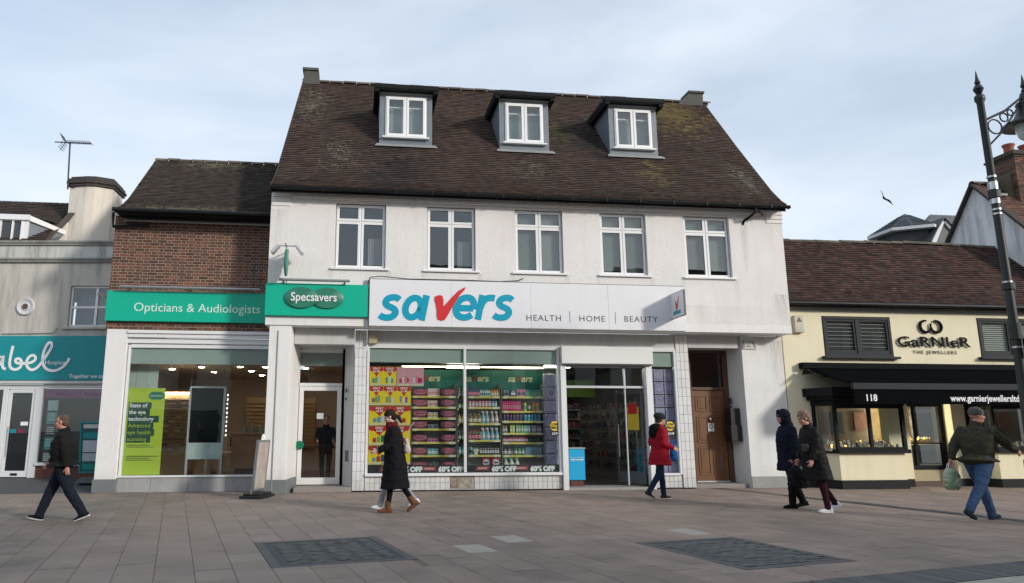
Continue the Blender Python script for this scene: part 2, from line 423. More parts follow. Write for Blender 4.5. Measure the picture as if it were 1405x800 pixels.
def upvc_window(parent, x0, x1, z0, z1, yf, label, lights, blind=None, blind2=None, curtain=False, sill=True, room=.55):
    """frame flush near yf; lights = list of (x0,x1,z0,z1) shares; window > pane, sill, blind"""
    mb = MB(); frame_rect(mb, x0, x1, z0, z1, yf, yf+.07, .035)
    gx = []
    for (a, b, c, d) in lights:
        X0, X1, Z0, Z1 = x0+(x1-x0)*a+.012, x0+(x1-x0)*b-.012, z0+(z1-z0)*c+.012, z0+(z1-z0)*d-.012
        frame_rect(mb, X0, X1, Z0, Z1, yf-.016, yf+.05, .062)
        gx.append((X0+.062, X1-.062, Z0+.062, Z1-.062))
    seen = set()
    for (a, b, c, d) in lights:
        if b < .99 and (b, 'v') not in seen: mb.box(x0+(x1-x0)*b-.02, x0+(x1-x0)*b+.02, yf+.001, yf+.069, z0+.036, z1-.036); seen.add((b, 'v'))
        if d < .99 and (d, 'h') not in seen: mb.box(x0+.036, x1-.036, yf+.002, yf+.068, z0+(z1-z0)*d-.02, z0+(z1-z0)*d+.02); seen.add((d, 'h'))
    w = mb.build('window', UPVC, parent, bevel=.005, label=label)
    for (a, b, c, d) in gx:
        MB().box(a-.01, b+.01, yf+.012, yf+.02, c-.01, d+.01).build('pane', GLASS, w)
        g = MB(); frame_rect(g, a-.006, b+.006, c-.006, d+.006, yf-.002, yf+.009, .01); g.build('glazing_seal', M('dark glazing seal', (.05, .05, .05), .6), w)
    if sill:
        s = MB(); s.box(x0-.11, x1+.11, yf-.16, yf+.0, z0-.06, z0-.012); s.box(x0-.002, x1+.002, yf-.05, yf+.02, z0-.012, z0-.001); s.build('window_sill', UPVC, w, bevel=.006)
    if blind is not None:
        for a_, b_, bz in ((x0+.04, (x0+x1)/2-.01, blind), ((x0+x1)/2+.01, x1-.04, blind if blind2 is None else blind2)):
            bl = MB(); zz = z0+.05+bz*(z1-z0); n_ = int((z1-zz)/.045); tilt = .025+.02*((a_*7.3) % 1)
            for i in range(n_): bl.quad((a_, yf+.16, zz+i*.045), (b_, yf+.16, zz+i*.045), (b_, yf+.16-tilt, zz+i*.045+.043), (a_, yf+.16-tilt, zz+i*.045+.043))
            bl.build('blind', M('pale slatted blind', (.36, .40, .38), .8, noise_=(2, .1)), w)
    if curtain:
        c_ = MB(); n_ = 14; xa, xb = (x0+.66*(x1-x0), x0+.92*(x1-x0))
        for i in range(n_):
            a, b = xa+(xb-xa)*i/n_, xa+(xb-xa)*(i+1)/n_
            c_.quad((a, yf+.2+.03*(i % 2), z0+.05), (b, yf+.2+.03*((i+1) % 2), z0+.05), (b, yf+.2+.03*((i+1) % 2), z0+.85), (a, yf+.2+.03*(i % 2), z0+.85))
        c_.build('curtain', M('grey net curtain', (.30, .31, .33), .9), w)
    return w

FOUR = lambda k=.735: [(0, .5, 0, k), (.5, 1, 0, k), (0, .5, k, 1), (.5, 1, k, 1)]

# ------------------------------------------------------------------ ground
GA = R_(13.4)
gu, gv = Vector((math.cos(GA), math.sin(GA))), Vector((-math.sin(GA), math.cos(GA)))
def uv2w(u, v): p = gu*u+gv*v; return p.x, p.y
g = MB(); g.quad((-600, -600, -.04), (600, -600, -.04), (600, 600, -.04), (-600, 600, -.04))
struct(g.build('ground', M('distant ground', (.14, .13, .12), .9, noise_=(.2, .1))))
g = MB(); g.quad((-16, -26, -.0085), (32, -26, -.0085), (32, 1.9, -.0085), (-16, 1.9, -.0085))
pavement = struct(g.build('pavement', M('sand joints', (.15, .118, .098), .95, noise_=(6, .25), bump=(60, .5, .004))))
PAVE = M('brown concrete paving', (.262, .196, .158), .72, spots=(2.6, .07, .55), var=.09, islands=True, noise_=(1.7, .26), bump=(45, .5, .005), col2=(.272, .212, .176), patches=[
    (-5, -6, 0, 3, 3, (.16, .135, .112), .56, 3, .9), (2, -5, 0, 4, 4, (.17, .138, .118), .6, 3, 1.3), (7, -7, 0, 3, 3, (.18, .145, .12), .6, 3, 1.1), (-1, -9, 0, 5, 3, (.24, .20, .175), .62, 3, 2.2)])
PALE = M('pale concrete paving', (.34, .32, .28), .75, noise_=(4, .15), bump=(45, .3, .004))
PAVER = M('blue grey block pavers', (.082, .086, .088), .7, var=.14, noise_=(5, .14), bump=(60, .4, .003))
SU, SV = .404, .62
def uvrect(X, Y): return Vector((X, Y)).dot(gu), Vector((X, Y)).dot(gv)
u1, v1 = uvrect(-1.02, -9.33); u1 = round(u1/SU)*SU+.2
ins1 = (u1, u1+4*SU+.08, -8.95+.08, -6.98+.08)
u2, v2 = uvrect(4.24, -10.08); u2 = round(u2/SU)*SU+.2
ins2 = (u2, u2+4*SU, v2+.03, v2+2.08)
band_v = -11.42
drain_u = (9.3, 9.58)
slabs = []
for i in range(-40, 75):
    u0, ua = i*SU+.2, (i+1)*SU+.2
    k0 = -30
    off = (.31 if i % 2 else 0)+(((i*37) % 5)-2)*.02
    for k in range(-20, 8):
        v0, va = k*SV+off, (k+1)*SV+off
        pieces = [(v0, va)]
        for (a, b, c, d) in (ins1, ins2):
            if u0 >= a-.01 and ua <= b+.1 and ua > a+.05 and u0 < b-.05:
                nw = []
                for (p, q) in pieces:
                    if q <= c or p >= d: nw.append((p, q))
                    else:
                        if p < c: nw.append((p, c))
                        if q > d: nw.append((d, q))
                pieces = nw
        for (p, q) in pieces:
            if q <= band_v: continue
            p = max(p, band_v)
            uu0, uua = u0, ua
            if uu0 < ins1[1] < uua and p < ins1[3] and q > ins1[2]: uu0 = ins1[1]
            cx, cy = uv2w((uu0+uua)/2, (p+q)/2)
            if -11 < cx < 24 and cy < 1.7 and q-p > .05 and not (drain_u[0]-.03 < (uu0+uua)/2 < drain_u[1]+.03 and cy > -8): slabs.append((uu0, uua, p, q, cx, cy))
def inview(x, y):
    s = project(x, y, 0); return s is not None and -20 < s[0] < 1425 and s[1] < 815 and y < .55
slabs.sort(key=lambda s: (not inview(s[4], s[5]), (Vector((s[4], s[5]))-Vector((0, CAM_Y))).length))
rot_g = (0, 0, GA)
slab_meshes = {}
pale_at = [(1.45, -8.03), (2.2, -7.72), (4.9, -7.2)]
rest = MB()
for n_, (a, b, c, d, cx, cy) in enumerate(slabs):
    hu, hv = (b-a)/2-.0028, (d-c)/2-.0028; dz = rnd.uniform(-.003, .0025)
    pale = any((Vector((cx, cy))-Vector(p)).length < .26 for p in pale_at)
    if n_ < 298 and inview(cx, cy):
        key = (round(hu, 3), round(hv, 3), pale)
        if key not in slab_meshes:
            slab_meshes[key] = MB().box(-hu, hu, -hv, hv, -.03, 0).mesh('paving_slab', PALE if pale else PAVE)
            q = MB()
            e = .004; q.v = [(-hu, -hv, -.03), (hu, -hv, -.03), (hu, hv, -.03), (-hu, hv, -.03), (-hu, -hv, -e), (hu, -hv, -e), (hu, hv, -e), (-hu, hv, -e), (-hu+e, -hv+e, 0), (hu-e, -hv+e, 0), (hu-e, hv-e, 0), (-hu+e, hv-e, 0)]
            q.f = [(8, 9, 10, 11), (0, 1, 5, 4), (1, 2, 6, 5), (2, 3, 7, 6), (3, 0, 4, 7), (4, 5, 9, 8), (5, 6, 10, 9), (6, 7, 11, 10), (7, 4, 8, 11)]; q.mi = [0]*9
            slab_meshes[key] = q.mesh('paving_slab', PALE if pale else PAVE)
        inst('paving_slab', slab_meshes[key], (cx, cy, dz), pavement, rot=(rnd.uniform(-.003, .003), rnd.uniform(-.004, .004), GA))
    else:
        rest.m = Matrix.Translation((cx, cy, dz)) @ Matrix.Rotation(GA, 4, 'Z'); rest.box(-hu, hu, -hv, hv, -.02, 0)
rest.m = None
rest.build('distant_paving_slabs', PAVE, pavement, kind='stuff')

def inset(rect, ang, label_cat):
    a, b, c, d = rect; bd = .11
    mbs = MB().box(-.0965, .0965, -.0465, .0465, -.03, 0).mesh('block_paver', PAVER)
    mbl = MB().box(-.0465, .0465, -.0965, .0965, -.03, 0).mesh('block_paver', PAVER)
    edge = MB(); edge.m = Matrix.Rotation(GA, 4, 'Z')
    edge.box(a+.005, b-.005, c+.005, c+bd, -.03, .001); edge.box(a+.005, b-.005, d-bd, d-.005, -.03, .001); edge.box(a+.005, a+bd, c+bd, d-bd, -.03, .001); edge.box(b-bd, b-.005, c+bd, d-bd, -.03, .001)
    edge.build('inset_border', M('blue grey border units', (.085, .09, .092), .7, noise_=(5, .12)), pavement)
    # blocks in a diagonal herringbone or in rows
    A, B, C, D_ = a+bd, b-bd, c+bd, d-bd; ctr = Vector(((A+B)/2, (C+D_)/2)); n_ = 0
    for i in range(-24, 25):
        for j in range(-24, 25):
            if ang == 0:
                cu, cv = i*.2+(.1 if j % 2 else 0), j*.1; me = mbs
                pts = [(Vector((cu, cv)), mbs)]
            else:
                if (i-j) % 4 == 0: pts = [(Vector((i*.1+.05, j*.1)), mbs)]
                elif (i-j) % 4 == 2: pts = [(Vector((i*.1, j*.1+.05)), mbl)]
                else: pts = []
            for p, me in pts:
                ca, sa = math.cos(ang), math.sin(ang); q = Vector((p.x*ca-p.y*sa, p.x*sa+p.y*ca))+ctr
                if A+.07 < q.x < B-.07 and C+.07 < q.y < D_-.07:
                    x, y = uv2w(q.x, q.y); n_ += 1
                    inst('block_paver', me, (x, y, rnd.uniform(-.006, .004)), pavement, rot=(rnd.uniform(-.02, .02), rnd.uniform(-.02, .02), GA+ang))
    bed = MB(); bed.m = Matrix.Rotation(GA, 4, 'Z'); bed.box(A-.001, B+.001, C-.001, D_+.001, -.03, -.006); bed.build('paver_bed', M('dark cover bed', (.06, .066, .07), .8, noise_=(8, .2)), pavement)
inset(ins1, R_(45), 0); inset(ins2, 0, 0)
# band of narrow grey setts with pale slabs beyond it, bottom right; drain line of setts by the jeweller
me_s = MB().box(-.048, .048, -.268, .268, -.03, 0).mesh('sett', PAVER)
i = 0; u = 1.0
while u < 12:
    x, y = uv2w(u, band_v-.285)
    if inview(x, y-.0) or inview(x, y+.28): inst('sett', me_s, (x, y, rnd.uniform(-.002, .002)), pavement, rot=rot_g)
    u += .104
me_p = MB().box(-.196, .196, -.29, .29, -.03, 0).mesh('pale_slab', PALE)
for k in range(-2, 28):
    for j in range(3):
        x, y = uv2w(2+k*.4+(.2 if j % 2 else 0), band_v-.57-.3-j*.6)
        inst('pale_slab', me_p, (x, y, rnd.uniform(-.002, .002)), pavement, rot=rot_g)
me_d = MB().box(-.066, .066, -.1, .1, -.03, 0).mesh('drain_sett', M('dark drain setts', (.055, .06, .063), .7, var=.1, noise_=(6, .15)))
v = -3.9
while v > -12:
    for du in (.07, .21):
        x, y = uv2w(drain_u[0]+du, v); 
        if y > -8.1: inst('drain_sett', me_d, (x, y, rnd.uniform(-.002, .002)), pavement, rot=rot_g)
    v -= .208
f = MB(); f.prism([(-14, 1.0, -.01), (-6.36, 1.0, -.01), (-6.36, 3.4, .24), (-14, 3.4, .24)], (0, 0, .012))
struct(f.build('forecourt', M('dark grey forecourt paving', (.07, .07, .07), .7, noise_=(3, .2), bump=(40, .3, .004))))
# ------------------------------------------------------------------ main white building
B = thing('white_shop_building', 'large white rendered building with brown tiled roof and three dormers', 'building', (4.62, 0, 0))
WINS = [(-.65, .63), (1.69, 2.96), (4.01, 5.30), (6.32, 7.60), (8.67, 9.97)]
wz0, wz1 = 5.53, 7.21
mb = MB(); wall_holes(mb, -2.28, 11.52, 4.25, 7.42, 0, .28, [(a, b, wz0-.02, wz1+.02) for a, b in WINS])
mb.quad((-2.28, .28, 4.25), (-2.28, 7.5, 4.25), (-2.28, 7.5, 7.42), (-2.28, .28, 7.42)); mb.quad((11.52, .28, 4.25), (11.52, 7.5, 4.25), (11.52, 7.5, 7.42), (11.52, .28, 7.42))
mb.quad((-2.28, .28, 4.25), (11.52, .28, 4.25), (11.52, .5, 4.25), (-2.28, .5, 4.25))
mb.build('wall', WHITE_WALL, B)
mb = MB(); mb.box(.24, 11.53, -.004, .55, 4.03, 4.25); mb.box(-2.29, .235, -.035, .55, 4.03, 4.26); mb.build('lintel_band', WHITE_PAINT, B, bevel=.01)
mb = MB(); mb.box(-2.26, -1.80, -.05, .02, 7.32, 7.42); mb.box(-2.26, -1.79, -.035, .02, 7.20, 7.315); mb.box(-2.26, -1.79, -.02, .02, 7.09, 7.195); mb.build('corbel', WHITE_PAINT, B, bevel=.01)
mb = MB(); mb.box(11.05, 11.54, -.05, .02, 7.32, 7.42); mb.box(11.06, 11.54, -.035, .02, 7.20, 7.315); mb.box(11.06, 11.54, -.02, .02, 7.09, 7.195); mb.build('corbel', WHITE_PAINT, B, bevel=.01)
mb = MB(); mb.box(-1.78, 10.9, -.06, .0, 7.30, 7.36); mb.box(-2.24, 11.44, -.32, -.0, 7.425, 7.45); mb.build('soffit_board', WHITE_PAINT, B)
room = MB(); room.quad((-2.2, 1.6, 4.3), (11.45, 1.6, 4.3), (11.45, 1.6, 7.4), (-2.2, 1.6, 7.4)); room.quad((-2.2, .3, 4.3), (11.45, .3, 4.3), (11.45, 1.6, 4.3), (-2.2, 1.6, 4.3)); room.quad((-2.2, .3, 7.41), (11.45, .3, 7.41), (11.45, 1.6, 7.41), (-2.2, 1.6, 7.41))
for xx in (1.2, 3.5, 5.8, 8.1): room.box(xx-.05, xx+.05, .29, 1.6, 4.3, 7.4)
room.build('interior_wall', M('dim blue grey room', (.085, .095, .11), .9), B)
labs = [dict(curtain=True), dict(curtain=True), dict(blind=.03, blind2=.05), dict(blind=.06, blind2=.03), dict(blind=.12, blind2=.10)]
for (a, b), kw, lb in zip(WINS, labs, ['dark window with net curtain', 'dark window with white window stay', 'window with closed pale blind', 'window with closed pale blind beside bare wall', 'rightmost window with pale blind']):
    upvc_window(B, a+.012, b-.012, wz0, wz1, .10, lb, FOUR(), **kw)
# gutter and downpipe stub
mb = MB()
n_ = 12
for i in range(n_):
    a0 = math.pi+math.pi*i/n_; a1 = math.pi+math.pi*(i+1)/n_; yc, zc, r = -.40, 7.47, .075
    mb.quad((-2.27, yc+r*math.cos(a0), zc+r*math.sin(a0)), (11.52, yc+r*math.cos(a0), zc+r*math.sin(a0)), (11.52, yc+r*math.cos(a1), zc+r*math.sin(a1)), (-2.27, yc+r*math.cos(a1), zc+r*math.sin(a1)))
mb.box(-2.26, 11.46, -.33, -.315, 7.34, 7.5); mb.box(-2.274, -2.265, -.475, -.325, 7.39, 7.47); mb.box(11.515, 11.522, -.475, -.325, 7.39, 7.47)
for x in [i*.92-1.9 for i in range(15)]: mb.box(x-.015, x+.015, -.482, -.39, 7.385, 7.475)
mb.build('gutter', BLACK_GUTTER, B, smooth=True)
mb = MB(); mb.tube([(10.55, -.40, 7.40), (10.55, -.38, 7.28), (10.50, -.2, 7.2), (10.4, -.03, 7.12), (10.38, .02, 7.02)], .035, 10); mb.tube([(10.55, -.40, 7.34), (10.75, -.3, 7.28), (10.9, -.1, 7.28)], .03, 8); mb.build('downpipe', BLACK_GUTTER, B, smooth=True)
# roof
prof = [(-.43, 7.50), (.0, 7.80), (.45, 8.24), (1.1, 8.98), (4.4, 12.75)]
def rx(t): 
    return -2.25+.25*t, 11.42+.43*t
DORM = [(.45, 1.97), (3.95, 5.43), (7.28, 8.77)]
def in_dormer(x, y): return any(a+.03 < x < b-.03 for a, b in DORM) and 1.6 < y < 2.95
mb = MB(); tiled_slope(mb, rx, prof, seed=5, skip=in_dormer)
mb.build('roof_tiles', ROOF_MAIN, B, kind='stuff')
mb = MB()
for (a, b), (c, d), t0, t1 in zip(prof[:-1], prof[1:], (0, .07, .155, .29), (.07, .155, .29, 1)):
    l0, r0 = rx(t0); l1, r1 = rx(t1); mb.quad((l0+.02, a, b-.03), (r0-.02, a, b-.03), (r1-.02, c, d-.03), (l1+.02, c, d-.03))
mb.quad((-2.0, 4.4, 12.72), (11.8, 4.4, 12.72), (11.6, 9.2, 7.4), (-2.2, 9.2, 7.4))
for s_, x in ((0, -2.28), (1, 11.54)):
    xr = rx(1)[s_]
    mb.poly([(x, 0, 7.4)]+[(x+(xr-x)*max(0, (q[1]-7.4)/5.35), q[0], q[1]-.035) for q in prof[1:]]+[(x, 9.2, 7.4)])
mb.build('roof', M('roof underlay and rear slope', (.07, .05, .04), .9), B)
# verge tiles: mortar edge
for s_ in (0, 1):
    mb = MB()
    for i in range(len(prof)-1):
        ts = [0, .07, .155, .29, 1]; x0 = rx(ts[i])[s_]; x1 = rx(ts[i+1])[s_]; dx = -.02 if s_ == 0 else .02
        (a, b), (c, d) = prof[i], prof[i+1]
        mb.prism([(x0, a, b-.05), (x1, c, d-.05), (x1, c, d+.015), (x0, a, b+.015)], (dx, 0, 0))
    mb.build('verge', M('verge mortar', (.09, .08, .07), .95, noise_=(9, .3)), B)
# ridge tiles
rt = MB(); nn = 8; L_ = .44
for i in range(nn):
    a0 = math.pi*(.02+.96*i/nn); a1 = math.pi*(.02+.96*(i+1)/nn)
    rt.quad((0, -.12*math.cos(a0), .11*math.sin(a0)), (L_-.012, -.12*math.cos(a0), .11*math.sin(a0)), (L_-.012, -.12*math.cos(a1), .11*math.sin(a1)), (0, -.12*math.cos(a1), .11*math.sin(a1)))
ridge_me = rt.mesh('ridge_tile', M('ridge tiles', (.085, .07, .06), .9, var=.25, noise_=(3, .3), col2=(.13, .12, .09)), smooth=True)
x = -2.02
while x < 11.8:
    inst('ridge_tile', ridge_me, (x, 4.4, 12.72+rnd.uniform(-.012, .012)), B, rot=(0, rnd.uniform(-.01, .01), 0)); x += L_
# dormers: dormer > dormer_roof, window_frame, pane ...
for (a, b), lb in zip(DORM, ('left dormer', 'middle dormer', 'right dormer')):
    yf = 1.55; zb, zt = 9.55, 11.10; mb = MB()
    wa, wb_, wc, wd = a+.17, b-.17, zb+.19, zt-.12
    wall_holes(mb, a, b, zb-.12, zt, yf, yf+.1, [(wa, wb_, wc, wd)])
    for x in (a, b):
        s_ = .0
        mb.poly([(x, yf+.1, zb-.1), (x, yf+.1, zt), (x, 3.05, zt), (x, 1.65, 9.5)])
    for k in (.33, .66):
        for x, o_ in ((a-.012, 0), (b+.0, 0)): mb.box(x, x+.012, yf+.4+k, yf+.425+k, 10.2+k, zt)
    dm = mb.build('dormer', LEAD, B, label='grey lead '+lb)
    q = MB(); q.box(a-.17, b+.17, yf-.26, 3.25, zt+.03, zt+.15); q.box(a-.155, b+.155, yf-.24, 3.2, zt-.0, zt+.028)
    q.prism([(a-.15, yf-.23, zt-.001), (a-.02, yf-.23, zt-.001), (a-.02, 3.0, zt-.001), (a-.15, 3.0, zt-.001)], (0, 0, -.07)); q.prism([(b+.02, yf-.23, zt-.001), (b+.15, yf-.23, zt-.001), (b+.15, 3.0, zt-.001), (b+.02, 3.0, zt-.001)], (0, 0, -.07))
    q.build('dormer_roof', M('black dormer roof edge', (.012, .014, .016), .7, spec=.15, noise_=(4, .2)), dm)
    q = MB(); q.box(a-.01, b+.01, yf-.05, yf, zt-.045, zt-.005); q.build('dormer_trim', M('grey trim', (.30, .33, .36), .5), dm)
    q = MB(); frame_rect(q, wa, wb_, wc, wd, yf-.03, yf+.06, .04)
    mid = (wa+wb_)/2
    for p0, p1 in ((wa+.03, mid-.012), (mid+.012, wb_-.03)): frame_rect(q, p0, p1, wc+.03, wd-.03, yf-.05, yf+.04, .07)
    q.box(mid-.02, mid+.02, yf-.028, yf+.058, wc+.04, wd-.04)
    q.box(wa-.08, wb_+.08, yf-.12, yf-.002, wc-.05, wc-.005)
    q.build('window_frame', UPVC, dm, bevel=.005)
    for p0, p1 in ((wa+.10, mid-.08), (mid+.08, wb_-.10)):
        MB().box(p0-.01, p1+.01, yf-.012, yf-.004, wc+.09, wd-.09).build('pane', GLASS, dm)
        MB().box(p0-.01, p1+.01, yf+.06, yf+.075, wd-.32, wd-.28).build('blind_rail', M('white blind rail', (.6, .6, .6), .5), dm)
    q = MB(); q.quad((wa, yf+.22, wc-.1), (wb_, yf+.22, wc-.1), (wb_, yf+.22, wd+.1), (wa, yf+.22, wd+.1)); q.build('dormer_blind', M('grey dormer blind', (.27, .31, .32), .8, noise_=(2, .15)), dm)
    q = MB(); q.prism([(a-.12, yf-.17, zb-.13), (b+.14, yf-.17, zb-.13), (b+.10, yf-.01, zb-.01), (a-.06, yf-.01, zb-.01)], (0, .0, -.02)); q.build('lead_apron', M('pale lead apron', (.27, .28, .28), .5, noise_=(6, .25)), dm)
# end stacks
for nm, pts, lb in (('left', None, 'left'), ('right', None, 'right')):
    mb = MB()
    if nm == 'left':
        mb.prism([(-2.0, 4.25, 12.5), (-1.42, 4.25, 12.5), (-1.52, 4.25, 13.07), (-1.97, 4.25, 13.07)], (0, .55, 0)); mb.box(-2.02, -1.50, 4.2, 4.85, 13.07, 13.16)
    else:
        mb.prism([(10.75, 4.25, 12.55), (11.74, 4.25, 12.5), (11.76, 4.25, 13.05), (11.25, 4.25, 13.05)], (0, .55, 0)); mb.box(11.22, 11.80, 4.2, 4.85, 13.05, 13.13)
    mb.build('chimney', M('dark sooted stack render', (.085, .088, .08), .9, noise_=(5, .3), bump=(20, .4, .01)), B, bevel=.01, label='stub chimney at the %s end of the ridge' % lb)

# ---- ground floor of the main building (set back .5 under the upper wall)
PY = .5
mb = MB(); mb.quad((-2.2, .02, 4.028), (11.5, .02, 4.028), (11.5, .52, 4.028), (-2.2, .52, 4.028)); mb.build('soffit', WHITE_PAINT, B)
mb = MB(); mb.box(.22, 8.82, .52, .75, 3.66, 4.02); mb.box(8.82, 10.24, .51, .75, 3.68, 4.02); mb.box(-1.60, -.1, .35, .75, 3.62, 4.02); mb.build('shop_lintel', M('grey white lintel', (.55, .55, .54), .7, noise_=(3, .1), streak=.12), B)
col = MB(); col.prism([(-2.18, 0, .34), (-1.65, 0, .34), (-1.52, 1.2, .34), (-2.18, 1.2, .34)], (0, 0, 3.69)); col.build('column', WHITE_PAINT, B, bevel=.008)
col = MB(); col.prism([(-2.2, -.02, 0), (-1.63, -.02, 0), (-1.50, 1.21, 0), (-2.2, 1.21, 0)], (0, 0, .34)); col.build('column_base', GREY_PLINTH, B, bevel=.01)
MB().tube([(-1.96, -.02, .1), (-1.96, -.02, 3.9)], .012, 6).build('cable', M('grey cable', (.3, .3, .3), .6), B)
mb = MB(); mb.prism([(10.22, 1.2, 0), (10.34, PY, 0), (11.52, PY, 0), (11.52, 1.2, 0)], (0, 0, 4.02)); mb.build('right_pier', M('white roughcast pier', (.78, .78, .765), .85, noise_=(1.4, .10), bump=(60, .5, .012), vor=True, drips=[(11.35, 3.9, .25, 1.3, 1.0), (10.9, 4.0, .5, .5, .6)], streak=.08, base_dirt=.2), B)
mb = MB(); mb.box(10.33, 11.53, PY-.03, PY-.002, 0, .30); mb.build('pier_plinth', M('grey cement plinth', (.30, .30, .29), .9, noise_=(5, .2), bump=(30, .4, .01)), B, bevel=.01)
# tiled piers and stall riser: each tile its own piece
def tile_area(x0, x1, z0, z1, y, tw, th, skip=None, backing=True):
    if backing: MB().box(x0, x1, y, y+.2, z0, z1).build('grout_bed', GROUT, B)
    nx = max(1, round((x1-x0)/tw)); nz_ = max(1, round((z1-z0)/th)); w, h = (x1-x0)/nx, (z1-z0)/nz_
    e = .003; hw, hh = w/2-.004, h/2-.004; q = MB()
    q.v = [(-hw, 0, -hh), (hw, 0, -hh), (hw, 0, hh), (-hw, 0, hh), (-hw, -.006, -hh), (hw, -.006, -hh), (hw, -.006, hh), (-hw, -.006, hh), (-hw+e, -.010, -hh+e), (hw-e, -.010, -hh+e), (hw-e, -.010, hh-e), (-hw+e, -.010, hh-e)]
    q.f = [(8, 9, 10, 11), (0, 1, 5, 4), (1, 2, 6, 5), (2, 3, 7, 6), (3, 0, 4, 7), (4, 5, 9, 8), (5, 6, 10, 9), (6, 7, 11, 10), (7, 4, 8, 11)]; q.mi = [0]*9
    me = q.mesh('wall_tile', TILE_W)
    for i in range(nx):
        for k in range(nz_):
            cx, cz = x0+(i+.5)*w, z0+(k+.5)*h
            if skip and skip(cx, cz): continue
            inst('wall_tile', me, (cx, y, cz), B, rot=(rnd.uniform(-.006, .006), 0, rnd.uniform(-.008, .008)))
tile_area(-.09, .21, .03, 4.01, PY, .1, .234)
tile_area(8.45, 8.80, .03, 4.01, PY, .1167, .234)
hole = lambda x, z: 2.35 < x < 3.0 and z > .12
tile_area(.22, 5.22, .03, .39, PY+.03, .125, .18, skip=lambda x, z: 2.30 < x < 2.92)
tile_area(7.74, 8.44, .03, .34, PY+.03, .117, .155)
mb = MB()
for i in range(14):
    x = 2.31+i*.044; mb.prism([(x, PY+.03, .06+rnd.uniform(0, .05)), (x+.05, PY+.03, .05+rnd.uniform(0, .05)), (x+.05, PY+.03, .37), (x, PY+.03, .36)], (0, -rnd.uniform(.002, .012), 0))
mb.build('bare_patch', M('bare brown mortar patch', (.20, .16, .12), .95, noise_=(14, .5), bump=(40, .8, .02), col2=(.5, .46, .4)), B, label='patch where tiles have fallen off')
# savers shopfront
fr = MB(); Z0, Z1 = .41, 3.60
FW = M('white shopfront frame', (.72, .74, .745), .35, noise_=(4, .04))
fr.box(.22, .285, PY-.02, PY+.1, Z0, Z1); fr.box(2.70, 2.765, PY-.025, PY+.1, Z0+.05, Z1); fr.box(5.17, 5.235, PY-.02, PY+.1, Z0, Z1)
fr.box(.285, 5.17, PY-.02, PY+.1, Z1-.045, Z1); fr.box(.22, 5.235, PY-.06, PY+.1, Z0-.035, Z0+.035)
fr.box(.24, 8.43, PY-.01, PY+.1, Z1, Z1+.06)
fr.box(7.70, 7.75, PY-.02, PY+.1, .36, Z1); fr.box(8.38, 8.44, PY-.02, PY+.1, .36, Z1); fr.box(7.75, 8.38, PY-.02, PY+.1, .34, .40); fr.box(7.75, 8.38, PY-.02, PY+.1, Z1-.045, Z1)
fr.build('shop_window_frame', FW, B, bevel=.006)
for a, b in ((5.24, 5.385), (7.56, 7.70)): MB().box(a, b, PY-.08, PY+.12, .0, 3.2).build('door_post', M('white door posts', (.76, .77, .77), .4, noise_=(4, .05), base_dirt=.2), B, bevel=.008)
for a, b, c in ((.285, 2.70, Z0+.035), (2.765, 5.17, Z0+.035), (7.75, 8.38, .40)):
    MB().box(a, b, PY+.03, PY+.038, c, Z1-.045).build('shop_pane', SHOPGLASS, B)
TINT = M('frosted grey green top panel', (.36, .43, .40), .5, noise_=(2, .1), streak=.04)
MB().box(.285, 2.70, PY+.045, PY+.055, 3.20, Z1-.045).build('frosted_panel', TINT, B)
MB().box(2.765, 5.17, PY+.045, PY+.055, 3.20, Z1-.045).build('frosted_panel', TINT, B)
MB().box(7.75, 8.38, PY+.045, PY+.055, 3.16, Z1-.045).build('frosted_panel', TINT, B)
mb = MB(); mb.box(5.26, 7.74, .33, .62, 3.20, 3.66); mb.build('shutter_box', M('white shutter housing', (.75, .76, .74), .45, noise_=(3, .03), streak=.03), B, bevel=.012)
mb = MB(); mb.box(5.3, 7.7, .36, .58, 3.165, 3.198); mb.build('shutter_slot', M('dark slot', (.06, .06, .06), .6), B)
# door opening frame and open glass door
mb = MB(); mb.box(5.385, 7.56, PY+.03, PY+.09, 2.58, 2.64); mb.box(6.98, 7.03, PY+.03, PY+.09, 2.64, 3.18); mb.box(6.99, 7.02, PY+.03, PY+.09, .10, 2.58); mb.box(5.385, 7.56, PY+.03, PY+.09, 3.12, 3.165)
mb.build('door_frame', ALU, B, bevel=.005)
for a, b, c, d in ((5.385, 6.98, 2.64, 3.12), (7.03, 7.56, 2.64, 3.12)): MB().box(a, b, PY+.055, PY+.062, c, d).build('shop_pane', SHOPGLASS, B)
dr = MB(); Dm = Matrix.Translation((7.5, .62, 0)) @ Matrix.Rotation(R_(118), 4, 'Z'); dr.m = Dm
dr.box(0, .06, -.025, .025, .12, 2.55); dr.box(.86, .93, -.025, .025, .12, 2.55); dr.box(.06, .86, -.025, .025, 2.45, 2.55); dr.box(.06, .86, -.025, .025, .12, .42)
door = dr.build('glass_door', M('dark grey door frame', (.10, .11, .115), .4), B, bevel=.004, label='open glass door of the shop')
q = MB(); q.m = Dm; q.box(.06, .86, -.004, .004, .42, 2.45); q.build('pane', SHOPGLASS, door)
q = MB(); q.m = Dm; q.tube([(.80, .06, .8), (.80, .07, .85), (.80, .07, 1.6), (.80, .06, 1.65)], .015, 8); q.build('handle', ALU, door)
q = MB(); q.m = Dm; q.box(.12, .5, .03, .036, 1.5, 2.1); q.build('door_poster', M('yellow poster', (.70, .52, .03), .5, noise_=(4, .1)), door)
q = MB(); q.m = Dm; q.box(.16, .46, .038, .042, 1.92, 2.2); q.build('red_notice', M('red notice', (.55, .02, .02), .5), door)
